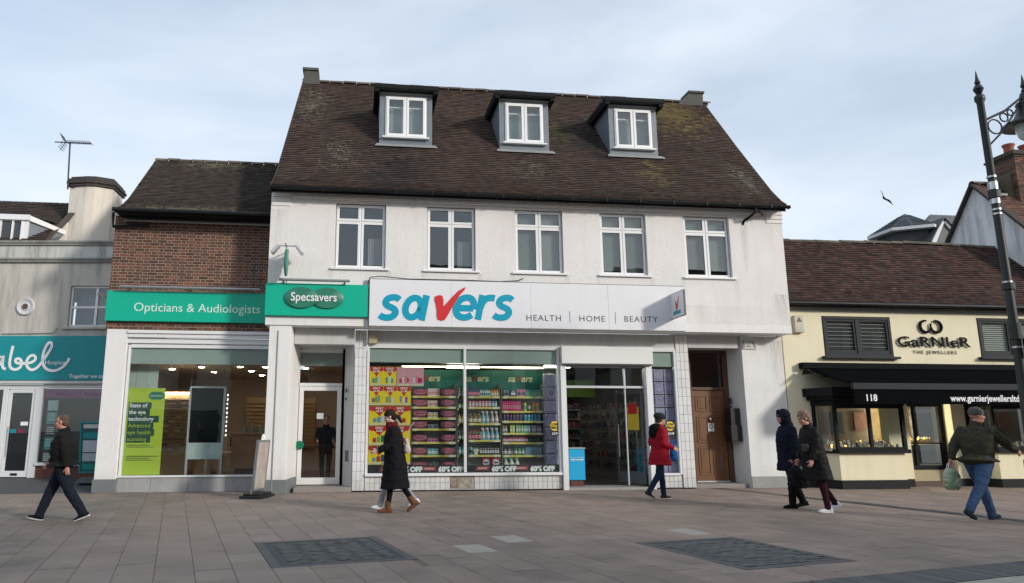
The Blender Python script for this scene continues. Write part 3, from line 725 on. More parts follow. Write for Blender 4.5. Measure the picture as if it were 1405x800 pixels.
# thresholds / inner floors
mb = MB(); mb.box(5.385, 7.56, .42, 1.2, 0, .06); mb.build('door_threshold', M('pale worn threshold', (.30, .29, .27), .6, noise_=(5, .2)), B)
for q_ in ((-1.5, -.1, .45, 1.2, 0, .12), (8.81, 10.3, .6, 1.3, 0, .11)): MB().box(*q_).build('door_step', M('grey concrete step', (.26, .24, .22), .85, noise_=(6, .2), bump=(30, .4, .01)), B, bevel=.01)
# green shop's door (recessed)
DY = 1.2
mb = MB(); mb.prism([(-.40, DY, .12), (-.34, DY, .12), (-.10, .52, .12), (-.10, DY, .12)], (0, 0, 3.5)); mb.build('splayed_panel', M('pale grey panel', (.50, .52, .52), .5, noise_=(3, .06)), B)
mb = MB(); mb.box(-1.56, -.33, DY+.02, DY+.14, 2.62, 2.70); mb.box(-1.56, -.33, DY+.02, DY+.14, 3.50, 3.6); mb.box(-1.56, -1.50, DY+.02, DY+.14, .12, 3.5); mb.box(-.40, -.33, DY+.02, DY+.14, .12, 3.5)
frm = mb.build('door_frame', FW, B, bevel=.006)
MB().box(-1.5, -.4, DY+.07, DY+.076, 2.70, 3.5).build('pane', SHOPGLASS, frm)
mb = MB(); mb.box(-1.5, -.4, DY+.08, DY+.085, 3.15, 3.5); mb.build('frosted_panel', TINT, frm)
mb = MB(); mb.box(-1.49, -1.38, DY, DY+.05, .14, 2.61); mb.box(-.52, -.41, DY, DY+.05, .14, 2.61); mb.box(-1.38, -.52, DY, DY+.05, 2.50, 2.61); mb.box(-1.38, -.52, DY, DY+.05, .14, .31)
door = mb.build('door', M('white painted door', (.72, .73, .73), .35), B, bevel=.006, label='white framed glass door beside the green signs')
MB().box(-1.38, -.52, DY+.02, DY+.027, .31, 2.50).build('pane', SHOPGLASS, door)
q = MB(); q.lathe([(.001, -.012), (.10, -.012), (.11, 0), (.11, .012), (.001, .012)], (-1.44, DY-.03, 1.12), 20, axis='y'); q.build('push_plate', M('green push plate', (.0, .16, .09), .4), door)
q = MB(); q.box(-1.03, -.86, DY+.012, DY+.017, 1.78, 1.93); q.build('door_sticker', M('round pale sticker', (.5, .55, .52), .5), door)
q = MB(); q.box(-.28, -.18, .78, .80, .72, 1.0); q.m = None; q.build('wall_box', M('grey meter box', (.17, .18, .18), .5), B)
q = MB(); q.box(-.31, -.27, .86, .92, 2.45, 2.55); q.box(-.31, -.27, .86, .92, 2.25, 2.31); q.build('entry_button', M('dark entry button', (.08, .08, .08), .5), B)
# wooden door in its recess
WY = 1.15
WOOD = M('brown varnished wood', (.17, .075, .032), .42, noise_=(3, .25), bump=(18, .25, .004), streak=.25)
mb = MB(); mb.box(8.80, 9.12, WY, WY+.1, .1, 3.7); mb.build('recess_panel', M('pale recess wall', (.45, .45, .44), .8), B)
mb = MB(); mb.box(9.08, 9.14, WY-.03, WY+.08, .11, 3.68); mb.box(10.08, 10.22, WY-.03, WY+.08, .11, 3.68); mb.box(9.14, 10.08, WY-.03, WY+.08, 2.58, 2.66); mb.box(9.14, 10.08, WY-.03, WY+.08, 3.62, 3.68)
mb.build('wood_door_frame', M('dark brown frame', (.10, .045, .022), .45, noise_=(4, .2)), B, bevel=.006)
mb = MB(); mb.box(9.145, 10.075, WY+.01, WY+.05, .14, 2.575)
for (a, b, c, d) in ((9.23, 9.57, .30, 1.02), (9.65, 9.99, .30, 1.02), (9.23, 9.57, 1.16, 1.86), (9.65, 9.99, 1.16, 1.86), (9.23, 9.57, 2.0, 2.42), (9.65, 9.99, 2.0, 2.42)):
    frame_rect(mb, a, b, c, d, WY-.004, WY+.012, .03); mb.box(a+.07, b-.07, WY-.0, WY+.012, c+.07, d-.07)
wd = mb.build('door', WOOD, B, bevel=.006, label='brown panelled wooden door')
q = MB(); q.box(9.55, 9.72, WY-.014, WY-.006, 1.46, 1.68); q.build('notice', M('white notice', (.72, .72, .72), .5), wd)
q = MB(); q.lathe([(.045, 0), (.06, 0), (.06, .003), (.045, .003)], (9.635, WY-.018, 1.60), 20, axis='y'); q.build('notice_symbol', M('black symbol', (.02, .02, .02), .5), wd)
q = MB(); q.lathe([(.0, -.05), (.035, -.045), (.045, -.02), (.02, 0), (.02, .01)], (9.62, WY-.0, 1.79), 14, axis='y'); q.build('knob', M('steel knob', (.6, .6, .6), .25, metal=1), wd, smooth=True)
q = MB(); q.box(9.14, 10.08, WY-.01, WY+.01, .12, .15); q.build('threshold_bar', ALU, wd)
MB().box(9.14, 10.08, WY+.03, WY+.036, 2.66, 3.62).build('fanlight_pane', SHOPGLASS, B)
mb = MB(); mb.quad((9.0, 2.4, .1), (10.3, 2.4, .1), (10.3, 2.4, 3.8), (9.0, 2.4, 3.8)); mb.quad((9.0, 1.26, 3.72), (10.3, 1.26, 3.72), (10.3, 2.4, 3.72), (9.0, 2.4, 3.72)); mb.quad((9.05, 1.26, .1), (9.05, 2.4, .1), (9.05, 2.4, 3.75), (9.05, 1.26, 3.75)); mb.quad((10.28, 1.26, .1), (10.28, 2.4, .1), (10.28, 2.4, 3.75), (10.28, 1.26, 3.75)); mb.build('hall_wall', M('dim hall wall', (.10, .07, .05), .9), B)
mb = MB(); mb.box(9.05, 10.25, 1.05, 1.3, 3.70, 3.8); mb.box(8.8, 10.25, .74, 1.2, 3.68, 3.74); mb.build('recess_ceiling', M('recess ceiling', (.4, .4, .4), .8), B)
t_ = MB(); t_.box(-1.62, -.1, .74, 1.25, 3.60, 3.66); t_.build('door_recess_ceiling', MATS['recess ceiling'], B)
# post box and buzzer on the reveal
q = MB(); q.box(10.0, 10.27, .72, 1.02, 1.24, 2.08); q.box(9.97, 10.28, .69, 1.03, 1.20, 1.62); mbx = single(q, 'wall_mailbox', M('black mailbox', (.012, .012, .014), .4), 'black metal post box fixed to the reveal beside the wooden door', 'mailbox', (10.15, .87, 1.2), bevel=.012)
q = MB(); q.box(10.10, 10.19, .96, 1.0, 2.2, 2.36); q.box(10.11, 10.18, .95, .97, 1.95, 2.15)
single(q, 'door_entry_panel', M('dark entry panel', (.03, .03, .035), .4), 'small dark door entry panel above the black post box', 'entry panel', (10.15, .98, 2.0), bevel=.004)

# ---- signs on the main building
S = thing('shop_fascia_sign', 'long white savers fascia sign with blue letters and red tick', 'sign', (4.4, -.1, 4.03))
FY = -.16
mb = MB()
for a, b in ((.245, 2.30), (2.303, 4.35), (4.353, 6.40), (6.403, 8.485)): mb.box(a, b, FY, -.006, 4.035, 5.215)
mb.build('panel', SIGN_W, S, bevel=.004)
mb = MB(); mb.box(.235, 8.495, FY+.03, -.005, 5.218, 5.235); mb.box(.225, .242, FY+.01, -.005, 4.03, 5.23); mb.build('edge_trim', M('dark edge trim', (.08, .08, .09), .5), S)
SV_ = dict(bold=.045, shear=.22)
def big(x0, w_, strokes, zb):
    for k_, st in enumerate(strokes):
        ribbon('letter_stroke' if k_ else 'letter', [(x0+px_*w_+(pz_-.0)*.66*.2, zb+pz_*.66) for px_, pz_ in st], .166, FY-.002-.0045*k_, SAV_BLUE, S)
s_st = [[(.80, .80), (.66, .88), (.45, .89), (.26, .82), (.21, .68), (.32, .57), (.52, .50), (.68, .42), (.74, .29), (.62, .15), (.40, .11), (.20, .14), (.06, .21)]]
a_st = [[(.40+.28*math.cos(R_(-20+k_*18)), .5+.375*math.sin(R_(-20+k_*18))) for k_ in range(22)], [(.80, .985), (.80, .7), (.80, .3), (.80, .015)]]
e_st = [[(.14, .47), (.45, .47), (.83, .47)], [(.835, .45), (.82, .66), (.70, .83), (.50, .885), (.28, .82), (.15, .64), (.13, .42), (.24, .21), (.46, .115), (.66, .13), (.82, .22)]]
r_st = [[(.18, 0.015), (.18, .3), (.18, .7), (.18, .985)], [(.20, .50), (.26, .70), (.42, .84), (.66, .885), (.84, .86)]]
big(.44, .56, s_st, 4.17); big(1.0, .68, a_st, 4.18); big(2.28, .62, e_st, 4.21); big(2.88, .50, r_st, 4.22); big(3.32, .56, s_st, 4.22)
tick = [(1.88, 4.80), (1.98, 4.84), (2.07, 4.83), (2.10, 4.72), (2.10, 4.55), (2.2, 4.66), (2.32, 4.80), (2.48, 4.96), (2.66, 5.07), (2.64, 4.99), (2.52, 4.86), (2.40, 4.66), (2.28, 4.46), (2.19, 4.30), (2.13, 4.21), (2.04, 4.19), (1.95, 4.22), (1.93, 4.30), (1.93, 4.46), (1.90, 4.62), (1.87, 4.72)]
flat('tick', tick, FY-.016, SAV_RED, S, .012)
text(S, 'HEALTH', 4.21, FY-.002, 4.235, .215, GREY_TXT, sx=1.07, spacing=1.14); text(S, 'HOME', 5.60, FY-.002, 4.24, .215, GREY_TXT, sx=1.07, spacing=1.14); text(S, 'BEAUTY', 6.80, FY-.002, 4.25, .215, GREY_TXT, sx=1.07, spacing=1.14)
for x in (5.36, 6.57): MB().box(x, x+.012, FY-.004, FY+.01, 4.20, 4.50).build('divider_bar', GREY_TXT, S)
# cable lying on top of the sign
q = MB(); q.tube([(.2, -.1, 5.12), (.24, -.14, 5.26), (.5, -.12, 5.30), (1.2, -.1, 5.25), (2.6, -.08, 5.26), (3.6, -.06, 5.25), (4.05, -.05, 5.29), (4.2, -.02, 5.36)], .012, 6); single(q, 'loose_cable', BLACK_GUTTER, 'thin black cable trailing along the top of the white fascia sign', 'cable', (2, -.1, 5.25))

P = thing('projecting_sign', 'small white projecting sign with red tick at the right end of the fascia', 'sign', (8.12, -.17, 4.3))
mb = MB(); mb.box(8.09, 8.14, -.92, -.165, 4.34, 4.98); mb.build('panel', SIGN_W, P, bevel=.005)
mb = MB(); mb.box(8.087, 8.143, -.926, -.921, 4.335, 4.985); mb.box(8.087, 8.143, -.92, -.16, 4.330, 4.339); mb.box(8.087, 8.143, -.92, -.16, 4.981, 4.988); mb.build('frame', M('dark thin frame', (.10, .10, .11), .4), P)
rotL = Matrix.Rotation(R_(-90), 4, 'Z')
ck = [(-.13, .30), (-.06, .33), (-.04, .20), (.05, .33), (.16, .46), (.08, .28), (-.02, .08), (-.09, .06), (-.10, .18)]
q = MB(); q.prism([(8.089, -.56-a*.9, 4.44+b*1.0) for a, b in ck], (-.004, 0, 0)); q.build('tick', SAV_RED, P)
text(P, 'savers', 8.084, -.30, 4.42, .17, SAV_BLUE, shear=.2, bold=.006, rot=rotL)
mb = MB(); mb.box(8.10, 8.13, -.17, -.155, 4.4, 4.9); mb.build('bracket', STEEL, P)

S = thing('opticians_door_sign', 'square end green sign with two dark overlapping ovals above the glass door', 'sign', (-1.03, -.05, 4.26))
mb = MB(); mb.box(-2.30, .215, -.13, -.006, 4.255, 5.065); mb.build('panel', TEAL, S, bevel=.006)
for k, cx in enumerate((-1.43, -.80)):
    q = MB(); q.lathe([(0, 0), (.385, 0), (.40, .01), (.40, .05)], (0, 0, 0), 48, axis='y'); q.v = [(cx+x, -.185+k*.006+y, 4.705+z*.66) for x, y, z in q.v]; q.build('oval', TEAL_D, S, smooth=True)
text(S, 'Specsavers', -1.12, -.192, 4.62, .30, WHITE_TXT, align='CENTER', bold=.003, sx=.86, ext=.004)
q = MB(); q.tube([(-1.98, -.25, 5.13), (-.25, -.25, 5.13)], .035, 10); q.box(-1.9, -1.86, -.24, -.0, 5.09, 5.13); q.box(-.4, -.36, -.24, -.0, 5.09, 5.13)
single(q, 'sign_light_bar', M('grey light bar', (.32, .34, .34), .4, metal=.4), 'grey tubular light bar above the green oval sign', 'light', (-1.1, -.2, 5.1), smooth=True)

H_ = thing('hanging_oval_sign', 'edge-on green hanging sign with two lamps on a bracket, upper left wall', 'sign', (-1.8, 0, 5.2))
q = MB(); q.lathe([(0, -.03), (.25, -.03), (.27, -.015), (.27, .015), (.25, .03), (0, .03)], (0, 0, 0), 28); q.v = [(-1.80+z, -.42+x, 5.52+y*1.28) for x, y, z in q.v]; q.build('oval', TEAL_D, H_, smooth=True)
q = MB(); q.tube([(-1.80, -.01, 5.90), (-1.80, -.80, 5.90)], .02, 8); q.tube([(-1.80, -.01, 5.2), (-1.80, -.2, 5.13), (-1.82, -.02, 5.08)], .012, 6); q.tube([(-2.06, -.45, 5.93), (-1.48, -.45, 5.93)], .014, 6); q.tube([(-1.8, -.42, 5.84), (-1.8, -.42, 5.9)], .02, 6); q.build('bracket', STEEL, H_, smooth=True)
for s_ in (-1, 1):
    q = MB(); q.m = Matrix.Translation((-1.78+s_*.27, -.45, 5.86)) @ Matrix.Rotation(R_(s_*-38), 4, 'Y'); q.box(-.035, .035, -.14, .14, -.16, .10); q.build('lamp_head', ALU, H_, bevel=.012)

q = MB(); q.box(.25, .47, .35, .505, 3.66, 3.86); q.prism([(.25, .35, 3.86), (.47, .35, 3.86), (.36, .35, 3.95)], (0, .15, 0))
single(q, 'alarm_box', M('faded cream alarm box', (.42, .37, .24), .6, noise_=(8, .2)), 'faded cream alarm box under the left end of the white fascia', 'alarm box', (.36, .45, 3.66), bevel=.008)
Pl = thing('street_name_plate', 'small white plate with worn dark marks under the overhang, above the right pier', 'sign', (10.55, .49, 3.66))
q = MB(); q.box(10.36, 10.76, .465, .497, 3.66, 3.90); q.build('plate', M('white plate', (.55, .55, .52), .5, noise_=(10, .2)), Pl, bevel=.004)
for pts in ([(10.62, 3.86), (10.66, 3.86), (10.74, 3.70), (10.70, 3.70)], [(10.44, 3.72), (10.60, 3.72), (10.52, 3.76)], [(10.54, 3.87), (10.58, 3.87), (10.58, 3.81)], [(10.38, 3.68), (10.41, 3.68), (10.41, 3.88), (10.38, 3.88)]): flat('plate_mark', pts, .462, GREY_TXT, Pl, .002)
# ------------------------------------------------------------------ brick building with the opticians' shop front
K = thing('brick_shop_building', 'low red brick building with brown tiled roof and wide shop window', 'building', (-4.3, 1.0, 0))
KY = 1.0; KX0, KX1 = -6.34, -2.29
mb = MB(); mb.box(KX0, KX1, KY, KY+.3, 4.0, 6.98); mb.box(KX0, KX0+.3, KY+.3, 5.5, 4.0, 6.98); mb.build('mortar_wall', MORTAR, K)
def brick_mesh(L): 
    h = .0325; a = L/2-.001; e = .003
    q = MB(); q.v = [(-a, 0, -h), (a, 0, -h), (a, 0, h), (-a, 0, h), (-a, -.002, -h), (a, -.002, -h), (a, -.002, h), (-a, -.002, h), (-a+e, -.005, -h+e), (a-e, -.005, -h+e), (a-e, -.005, h-e), (-a+e, -.005, h-e)]
    q.f = [(8, 9, 10, 11), (0, 1, 5, 4), (1, 2, 6, 5), (2, 3, 7, 6), (3, 0, 4, 7), (4, 5, 9, 8), (5, 6, 10, 9), (6, 7, 11, 10), (7, 4, 8, 11)]; q.mi = [0]*9; return q
bl = {}
lst = []
zc = 4.04; row = 0
while zc < 6.95:
    x = KX0-(.0 if row % 2 else .182); k = 0
    while x < KX1:
        L = .228 if (k % 2 == 0) else .112
        a, b = max(x, KX0), min(x+L, KX1)
        if b-a > .03 and not (4.22 < zc < 4.9 and -6.2 < a): lst.append((a, b, zc))
        x += L+.012; k += 1
    zc += .0785; row += 1
lst.sort(key=lambda t: (t[0]+t[1])*-.0+ (-t[2] if t[2] > 4.9 else 50))
lst.sort(key=lambda t: -(t[1]-t[0]) if t[2] < 6.85 else 1)
restb = MB(); nb = 0
for (a, b, z) in lst:
    L = round(b-a, 3); p = Vector(((a+b)/2, KY+rnd.uniform(-.002, .002), z))
    if nb < 298 and L > .15:
        if L not in bl: bl[L] = brick_mesh(L).mesh('brick', BRICK)
        inst('brick', bl[L], p, K, rot=(rnd.uniform(-.01, .01), rnd.uniform(-.006, .006), 0)); nb += 1
    else:
        restb.m = Matrix.Translation(p); q = brick_mesh(L); restb._add(q.v, q.f)
restb.build('small_and_cut_bricks', BRICK, K, kind='stuff')
# side wall bricks (left return is not seen); roof
prof2 = [(.42, 6.98), (.9, 7.20), (1.5, 7.60), (4.0, 9.67)]
kx = lambda t: (-6.19-.13*t, KX1+.02)
mb = MB(); tiled_slope(mb, kx, prof2, seed=9); mb.build('roof_tiles', ROOF_DARK, K, kind='stuff')
mb = MB()
for (a, b), (c, d) in zip(prof2[:-1], prof2[1:]): mb.quad((-6.18, a, b-.03), (KX1, a, b-.03), (KX1, c, d-.03), (-6.24, c, d-.03))
mb.quad((-6.28, 4.0, 9.64), (KX1, 4.0, 9.64), (KX1, 7, 7), (-6.28, 7, 7)); mb.poly([(-6.26, 1.0, 6.9)]+[(-6.26, a, b-.03) for a, b in prof2[1:]]+[(-6.26, 7, 6.9)])
mb.build('roof', MATS['roof underlay and rear slope'], K)
x = -6.32
while x < -2.35:
    inst('ridge_tile', ridge_me, (x, 4.0, 9.62+rnd.uniform(-.012, .012)), K, rot=(0, rnd.uniform(-.012, .012), 0), scale=(.8, 1, 1)); x += .36
mb = MB(); mb.tube([(-6.22, .36, 6.96), (-2.30, .36, 6.96)], .055, 12); mb.tube([(-6.20, .38, 6.86), (-6.36, .9, 6.66), (-5.5, .93, 6.72)], .04, 8); mb.box(-6.2, -2.30, .44, .46, 6.90, 6.99); mb.build('gutter', BLACK_GUTTER, K, smooth=True)
MB().tube([(-6.1, .93, 6.84), (-2.3, .93, 6.84)], .028, 8).build('conduit', M('pale conduit', (.40, .41, .41), .4), K, smooth=True)
mb = MB(); mb.box(-6.2, -2.3, .48, 1.0, 6.93, 6.95); mb.build('eaves_board', BLACK_GUTTER, K)
# shopfront
mb = MB(); mb.prism([(KX0+.04, KY-.02, .32), (-5.80, KY-.02, .32), (-5.80, KY+.4, .32), (KX0+.04, KY+.4, .32)], (0, 0, 3.68)); mb.build('pilaster', M('white roughcast pilaster', (.79, .78, .765), .85, noise_=(1.4, .08), bump=(58, .55, .012), vor=True, base_dirt=.15), K, bevel=.008)
mb = MB(); mb.box(KX0+.01, -5.78, KY-.05, KY+.4, 0, .32); mb.build('pilaster_base', GREY_PLINTH, K, bevel=.01)
mb = MB(); mb.box(-5.80, -2.2, KY+.02, KY+.3, 3.86, 4.0); mb.box(-5.80, -2.2, KY-.06, KY+.02, 3.90, 3.985); mb.box(-5.80, -2.2, KY-.02, KY+.02, 3.80, 3.895); mb.box(-5.80, -2.2, KY+.05, KY+.3, 3.66, 3.80)
mb.build('shop_cornice', WHITE_SMOOTH, K, bevel=.012)
WYs = KY+.08
mb = MB(); mb.box(-5.78, -5.72, WYs, WYs+.1, .40, 3.62); mb.box(-5.72, -2.2, WYs, WYs+.1, 3.55, 3.64); mb.box(-5.80, -2.2, WYs-.05, WYs+.1, .355, .40); mb.build('shop_window_frame', FW, K, bevel=.006)
mb = MB(); mb.box(-5.79, -2.2, WYs-.02, WYs+.25, .0, .355)
mb.build('stall_riser', M('grey stone riser', (.34, .345, .34), .6, noise_=(5, .15), streak=.15, bump=(30, .15, .003)), K, bevel=.01)
for x in (-5.0, -4.1, -3.2): MB().box(x, x+.006, WYs-.024, WYs-.0, .02, .34).build('riser_joint', M('dark joint', (.12, .12, .12), .9), K)
MB().box(-5.72, -2.2, WYs+.04, WYs+.048, .40, 3.55).build('shop_pane', SHOPGLASS, K)
mb = MB(); mb.box(-5.72, -2.2, WYs+.06, WYs+.07, 3.15, 3.55); mb.build('frosted_panel', TINT, K)
# interior of the opticians
oi = thing('opticians_interior', 'warm brown interior of the opticians behind the left shop window', 'shop interior', (-3.8, 3, 0))
mb = MB(); mb.quad((-6.2, 8, .06), (-.1, 8, .06), (-.1, 8, 3.6), (-6.2, 8, 3.6)); mb.quad((-6.2, 1.3, .06), (-6.2, 8, .06), (-6.2, 8, 3.6), (-6.2, 1.3, 3.6)); mb.quad((-.1, 8, .06), (-.1, 1.35, .06), (-.1, 1.35, 3.6), (-.1, 8, 3.6)); mb.build('inner_wall', M('brown inner wall', (.36, .27, .21), .8, noise_=(1.5, .1)), oi)
mb = MB(); mb.quad((-6.2, 1.2, .12), (-.1, 1.2, .12), (-.1, 8, .12), (-6.2, 8, .12)); mb.build('inner_floor', M('dark brown wood floor', (.10, .055, .035), .35, noise_=(2, .2)), oi)
mb = MB(); mb.quad((-6.2, 1.2, 3.25), (-6.2, 8, 3.25), (-1.7, 8, 3.25), (-1.7, 1.2, 3.25)); mb.quad((-1.7, 1.35, 3.5), (-1.7, 8, 3.5), (-.1, 8, 3.5), (-.1, 1.35, 3.5)); mb.build('inner_ceiling', M('beige ceiling', (.46, .36, .28), .8), oi)
dl = MB().lathe([(0, 0), (.07, 0), (.08, .012)], (0, 0, 0), 16).mesh('ceiling_spotlight', M('lit warm lamp', (1, .88, .68), .5, emit=55))
for k, (x, y) in enumerate([(-3.3, 3), (-2.6, 3), (-3.2, 4.5), (-2.4, 4.5), (-3.1, 6.2), (-4.4, 3.2), (-4.4, 5), (-1.2, 3), (-.8, 5), (-5.4, 4), (-1.7, 6.3)]): inst('ceiling_spotlight', dl, (x, y, 3.24 if x < -1.7 else 3.49), oi, rot=(0, 0, 0))
mb = MB(); mb.box(-5.9, -5.66, 1.5, 1.54, 2.55, 3.14); mb.box(-5.65, -5.12, 1.5, 1.54, .5, 3.14); mb.build('partition_panel', M('pale partition', (.46, .52, .50), .6), oi)
# display walls with rows of spectacles
for (x0, x1, y, tag_) in ((-5.45, -4.55, 3.0, 'a'), (-4.42, -4.15, 3.1, 'b')):
    D = thing('spectacle_display', 'wide lit wooden spectacle rack behind the lime green poster' if tag_ == 'a' else 'narrow lit wooden spectacle rack next to the framed mirror screen', 'display rack', ((x0+x1)/2, y, .12))
    mb = MB(); mb.box(x0, x1, y, y+.08, .85, 2.55); mb.box(x0, x1, y-.04, y+.08, .12, .85); mb.build('back_panel', M('honey wood panel', (.55, .36, .19), .5, noise_=(2, .2)), D)
    mb = MB()
    z = .95
    while z < 2.4: mb.box(x0+.02, x1-.02, y-.10, y-.001, z, z+.012); z += .125
    mb.build('rack_shelves', M('pale rack shelf', (.62, .46, .28), .5), D)
    mb = MB(); mb.box(x0, x1, y-.16, y-.15, 2.47, 2.50); mb.build('added_rack_glow', M('added rack glow', (1, .85, .6), .5, emit=22), D)  # thin glowing strip added to brighten the rack, not a visible fitting
    gme = MB(); gme.box(-.06, -.012, 0, .01, 0, .035); gme.box(.012, .06, 0, .01, 0, .035); gme.box(-.012, .012, 0, .01, .022, .03)
    ms = [gme.mesh('spectacles', M(n_, c_, .3)) for n_, c_ in (('dark frames', (.02, .015, .012)), ('tortoise frames', (.16, .06, .02)), ('clear frames', (.5, .42, .33)))]
    z = .965; r_ = 0
    while z < 2.4:
        x = x0+.10
        while x < x1-.05:
            o = inst('spectacles', rnd.choice(ms), (x, y-.09, z), None); o['group'] = 'spectacles on the wooden racks'; o['label'] = 'small spectacle frame on the %s shelf up of the %s lit rack' % (['lowest', 'second', 'third', 'fourth', 'fifth', 'sixth', 'seventh', 'eighth', 'ninth', 'tenth', 'eleventh', 'twelfth'][r_], 'wide' if tag_ == 'a' else 'narrow'); o['category'] = 'spectacles'; x += .15 if r_ % 2 == 0 else .16
        z += .125; r_ += 1
Pn = thing('framed_window_display', 'tall aluminium framed dark panel with pale lower board hung in the shop window', 'display frame', (-3.9, 1.8, .36))
mb = MB(); mb.box(-4.37, -4.32, 1.78, 1.84, .13, 2.62); mb.box(-3.50, -3.45, 1.78, 1.84, .13, 2.62); mb.box(-4.32, -3.50, 1.78, 1.84, 2.58, 2.63); mb.box(-4.34, -4.335, 1.80, 1.805, 2.62, 3.54); mb.box(-3.48, -3.475, 1.80, 1.805, 2.62, 3.54); mb.build('frame', ALU, Pn, bevel=.004)
MB().box(-4.32, -3.50, 1.80, 1.82, 1.18, 2.58).build('dark_screen', M('dark glossy screen', (.010, .013, .017), .08), Pn)
MB().box(-4.32, -3.50, 1.79, 1.83, .76, 1.175).build('pale_board', M('pale blue grey board', (.52, .62, .63), .5), Pn)
for k in range(10): MB().box(-3.40, -3.385, 1.80, 1.81, 1.35+k*.115, 1.39+k*.115).build('led_dot', M('lit white dot', (1, .97, .9), .5, emit=5), Pn)
Cn = thing('shop_counter', 'brown wooden counter at the right of the opticians interior', 'counter', (-2.85, 2.6, .12))
MB().box(-3.3, -2.25, 2.2, 2.8, .5, 1.38).build('counter_body', M('orange brown wood', (.27, .135, .07), .5, noise_=(2, .15)), Cn); MB().box(-3.34, -2.2, 2.15, 2.85, 1.385, 1.43).build('counter_top', M('counter top', (.35, .2, .12), .3), Cn); MB().box(-3.2, -2.3, 2.3, 2.7, .12, .495).build('counter_foot', M('dark foot', (.05, .03, .02), .5), Cn)
for k, (x, s_) in enumerate(((-3.0, .22), (-2.8, .3), (-2.6, .2), (-2.45, .26))):
    q = MB().lathe([(0, 0), (.05, 0), (.055, s_*.6), (.02, s_*.8), (.02, s_)], (x, 2.4, 1.432), 12); o = single(q, 'bottle', M('grey green bottle', (.16, .2, .19), .25), ['short grey bottle at the left on the wooden counter', 'tallest grey bottle on the wooden counter', 'smallest grey bottle on the wooden counter', 'grey bottle at the right end of the wooden counter'][k], 'bottle', (x, 2.4, 1.432), group='bottles on the wooden counter', smooth=True)
for k, (x, lb) in enumerate(((-3.25, 'wooden spectacle shelving against the far wall, left of the counter'), (-2.0, 'wooden spectacle shelving against the far wall, right of the counter'))):
    D = thing('wall_shelving', lb, 'shelving', (x, 7.6, .12)); MB().box(x-.55, x+.55, 7.85, 7.95, .9, 2.6).build('back_panel', MATS['honey wood panel'], D); mb = MB()
    for j in range(12): mb.box(x-.53, x+.53, 7.7, 7.849, .98+j*.13, .995+j*.13)
    mb.build('rack_shelves', MATS['pale rack shelf'], D)
for k, (x, y) in enumerate(((-4.9, 5.2), (-3.6, 5.0))):
    D = thing('desk', ['left pale desk deep inside the opticians', 'right pale desk deep inside the opticians'][k], 'desk', (x, y, .12)); MB().box(x-.5, x+.5, y-.3, y+.3, .82, .86).build('desk_top', M('pale desk top', (.5, .46, .4), .4), D)
    for dx in (-.45, .41): MB().box(x+dx, x+dx+.04, y-.28, y+.28, .12, .819).build('desk_leg', ALU, D)
    MB().box(x-.2, x+.2, y, y+.03, 1.0, 1.28).build('screen', M('dark glossy screen', (.010, .013, .017), .08), D); MB().box(x-.03, x+.03, y+.01, y+.04, .861, .999).build('screen_stand', ALU, D)
# lime green poster
G = thing('lime_green_poster', 'tall lime green poster standing inside the left shop window', 'poster', (-5.28, 1.2, .40))
MB().box(-5.74, -4.83, 1.19, 1.2, .41, 2.54).build('sheet', M('lime green poster print', (.47, .60, .055), .5, noise_=(2, .03)), G)
DKG = M('dark print box', (.035, .09, .07), .5); PY_ = 1.185
q = MB(); q.lathe([(0, 0), (.1, 0), (.1, .003)], (0, 0, 0), 24, axis='y'); base_v = list(q.v); q.v = [(-5.10+x*1.25, PY_+y, 2.35+z) for x, y, z in base_v]+[(-4.97+x*1.25, PY_+.001+y, 2.35+z) for x, y, z in base_v]; q.f = q.f+[tuple(i+len(base_v) for i in f) for f in q.f]; q.mi = [0]*len(q.f); q.build('oval_badge', TEAL_D, G)
text(G, 'Specsavers', -5.035, PY_-.003, 2.33, .07, WHITE_TXT, align='CENTER', ext=.001)
z = 2.06
for s_, w_, bd, mt in (('State of', .52, .010, WHITE_TXT), ('the eye', .49, .010, WHITE_TXT), ('technology', .72, .010, WHITE_TXT), ('Advanced', .60, .0, MATS['lime green poster print']), ('eye health', .63, .0, MATS['lime green poster print']), ('scanning', .55, .0, MATS['lime green poster print'])):
    flat('print_box', [(-5.69, z-.04), (-5.69+w_+.03, z-.04), (-5.69+w_+.03, z+.122), (-5.69, z+.122)], PY_, DKG, G, .002)
    text(G, s_, -5.67, PY_-.002, z, .142, mt, bold=.003 if bd else 0, ext=.001, sx=.96); z -= .166
for k in range(5): flat('small_print', [(-5.66, .98-k*.045+.14-(.18 if k > 1 else 0)), (-5.12+.1*(k % 3), .98-k*.045+.14-(.18 if k > 1 else 0)), (-5.12+.1*(k % 3), .995-k*.045+.14-(.18 if k > 1 else 0)), (-5.66, .995-k*.045+.14-(.18 if k > 1 else 0))], PY_, DKG, G, .001)
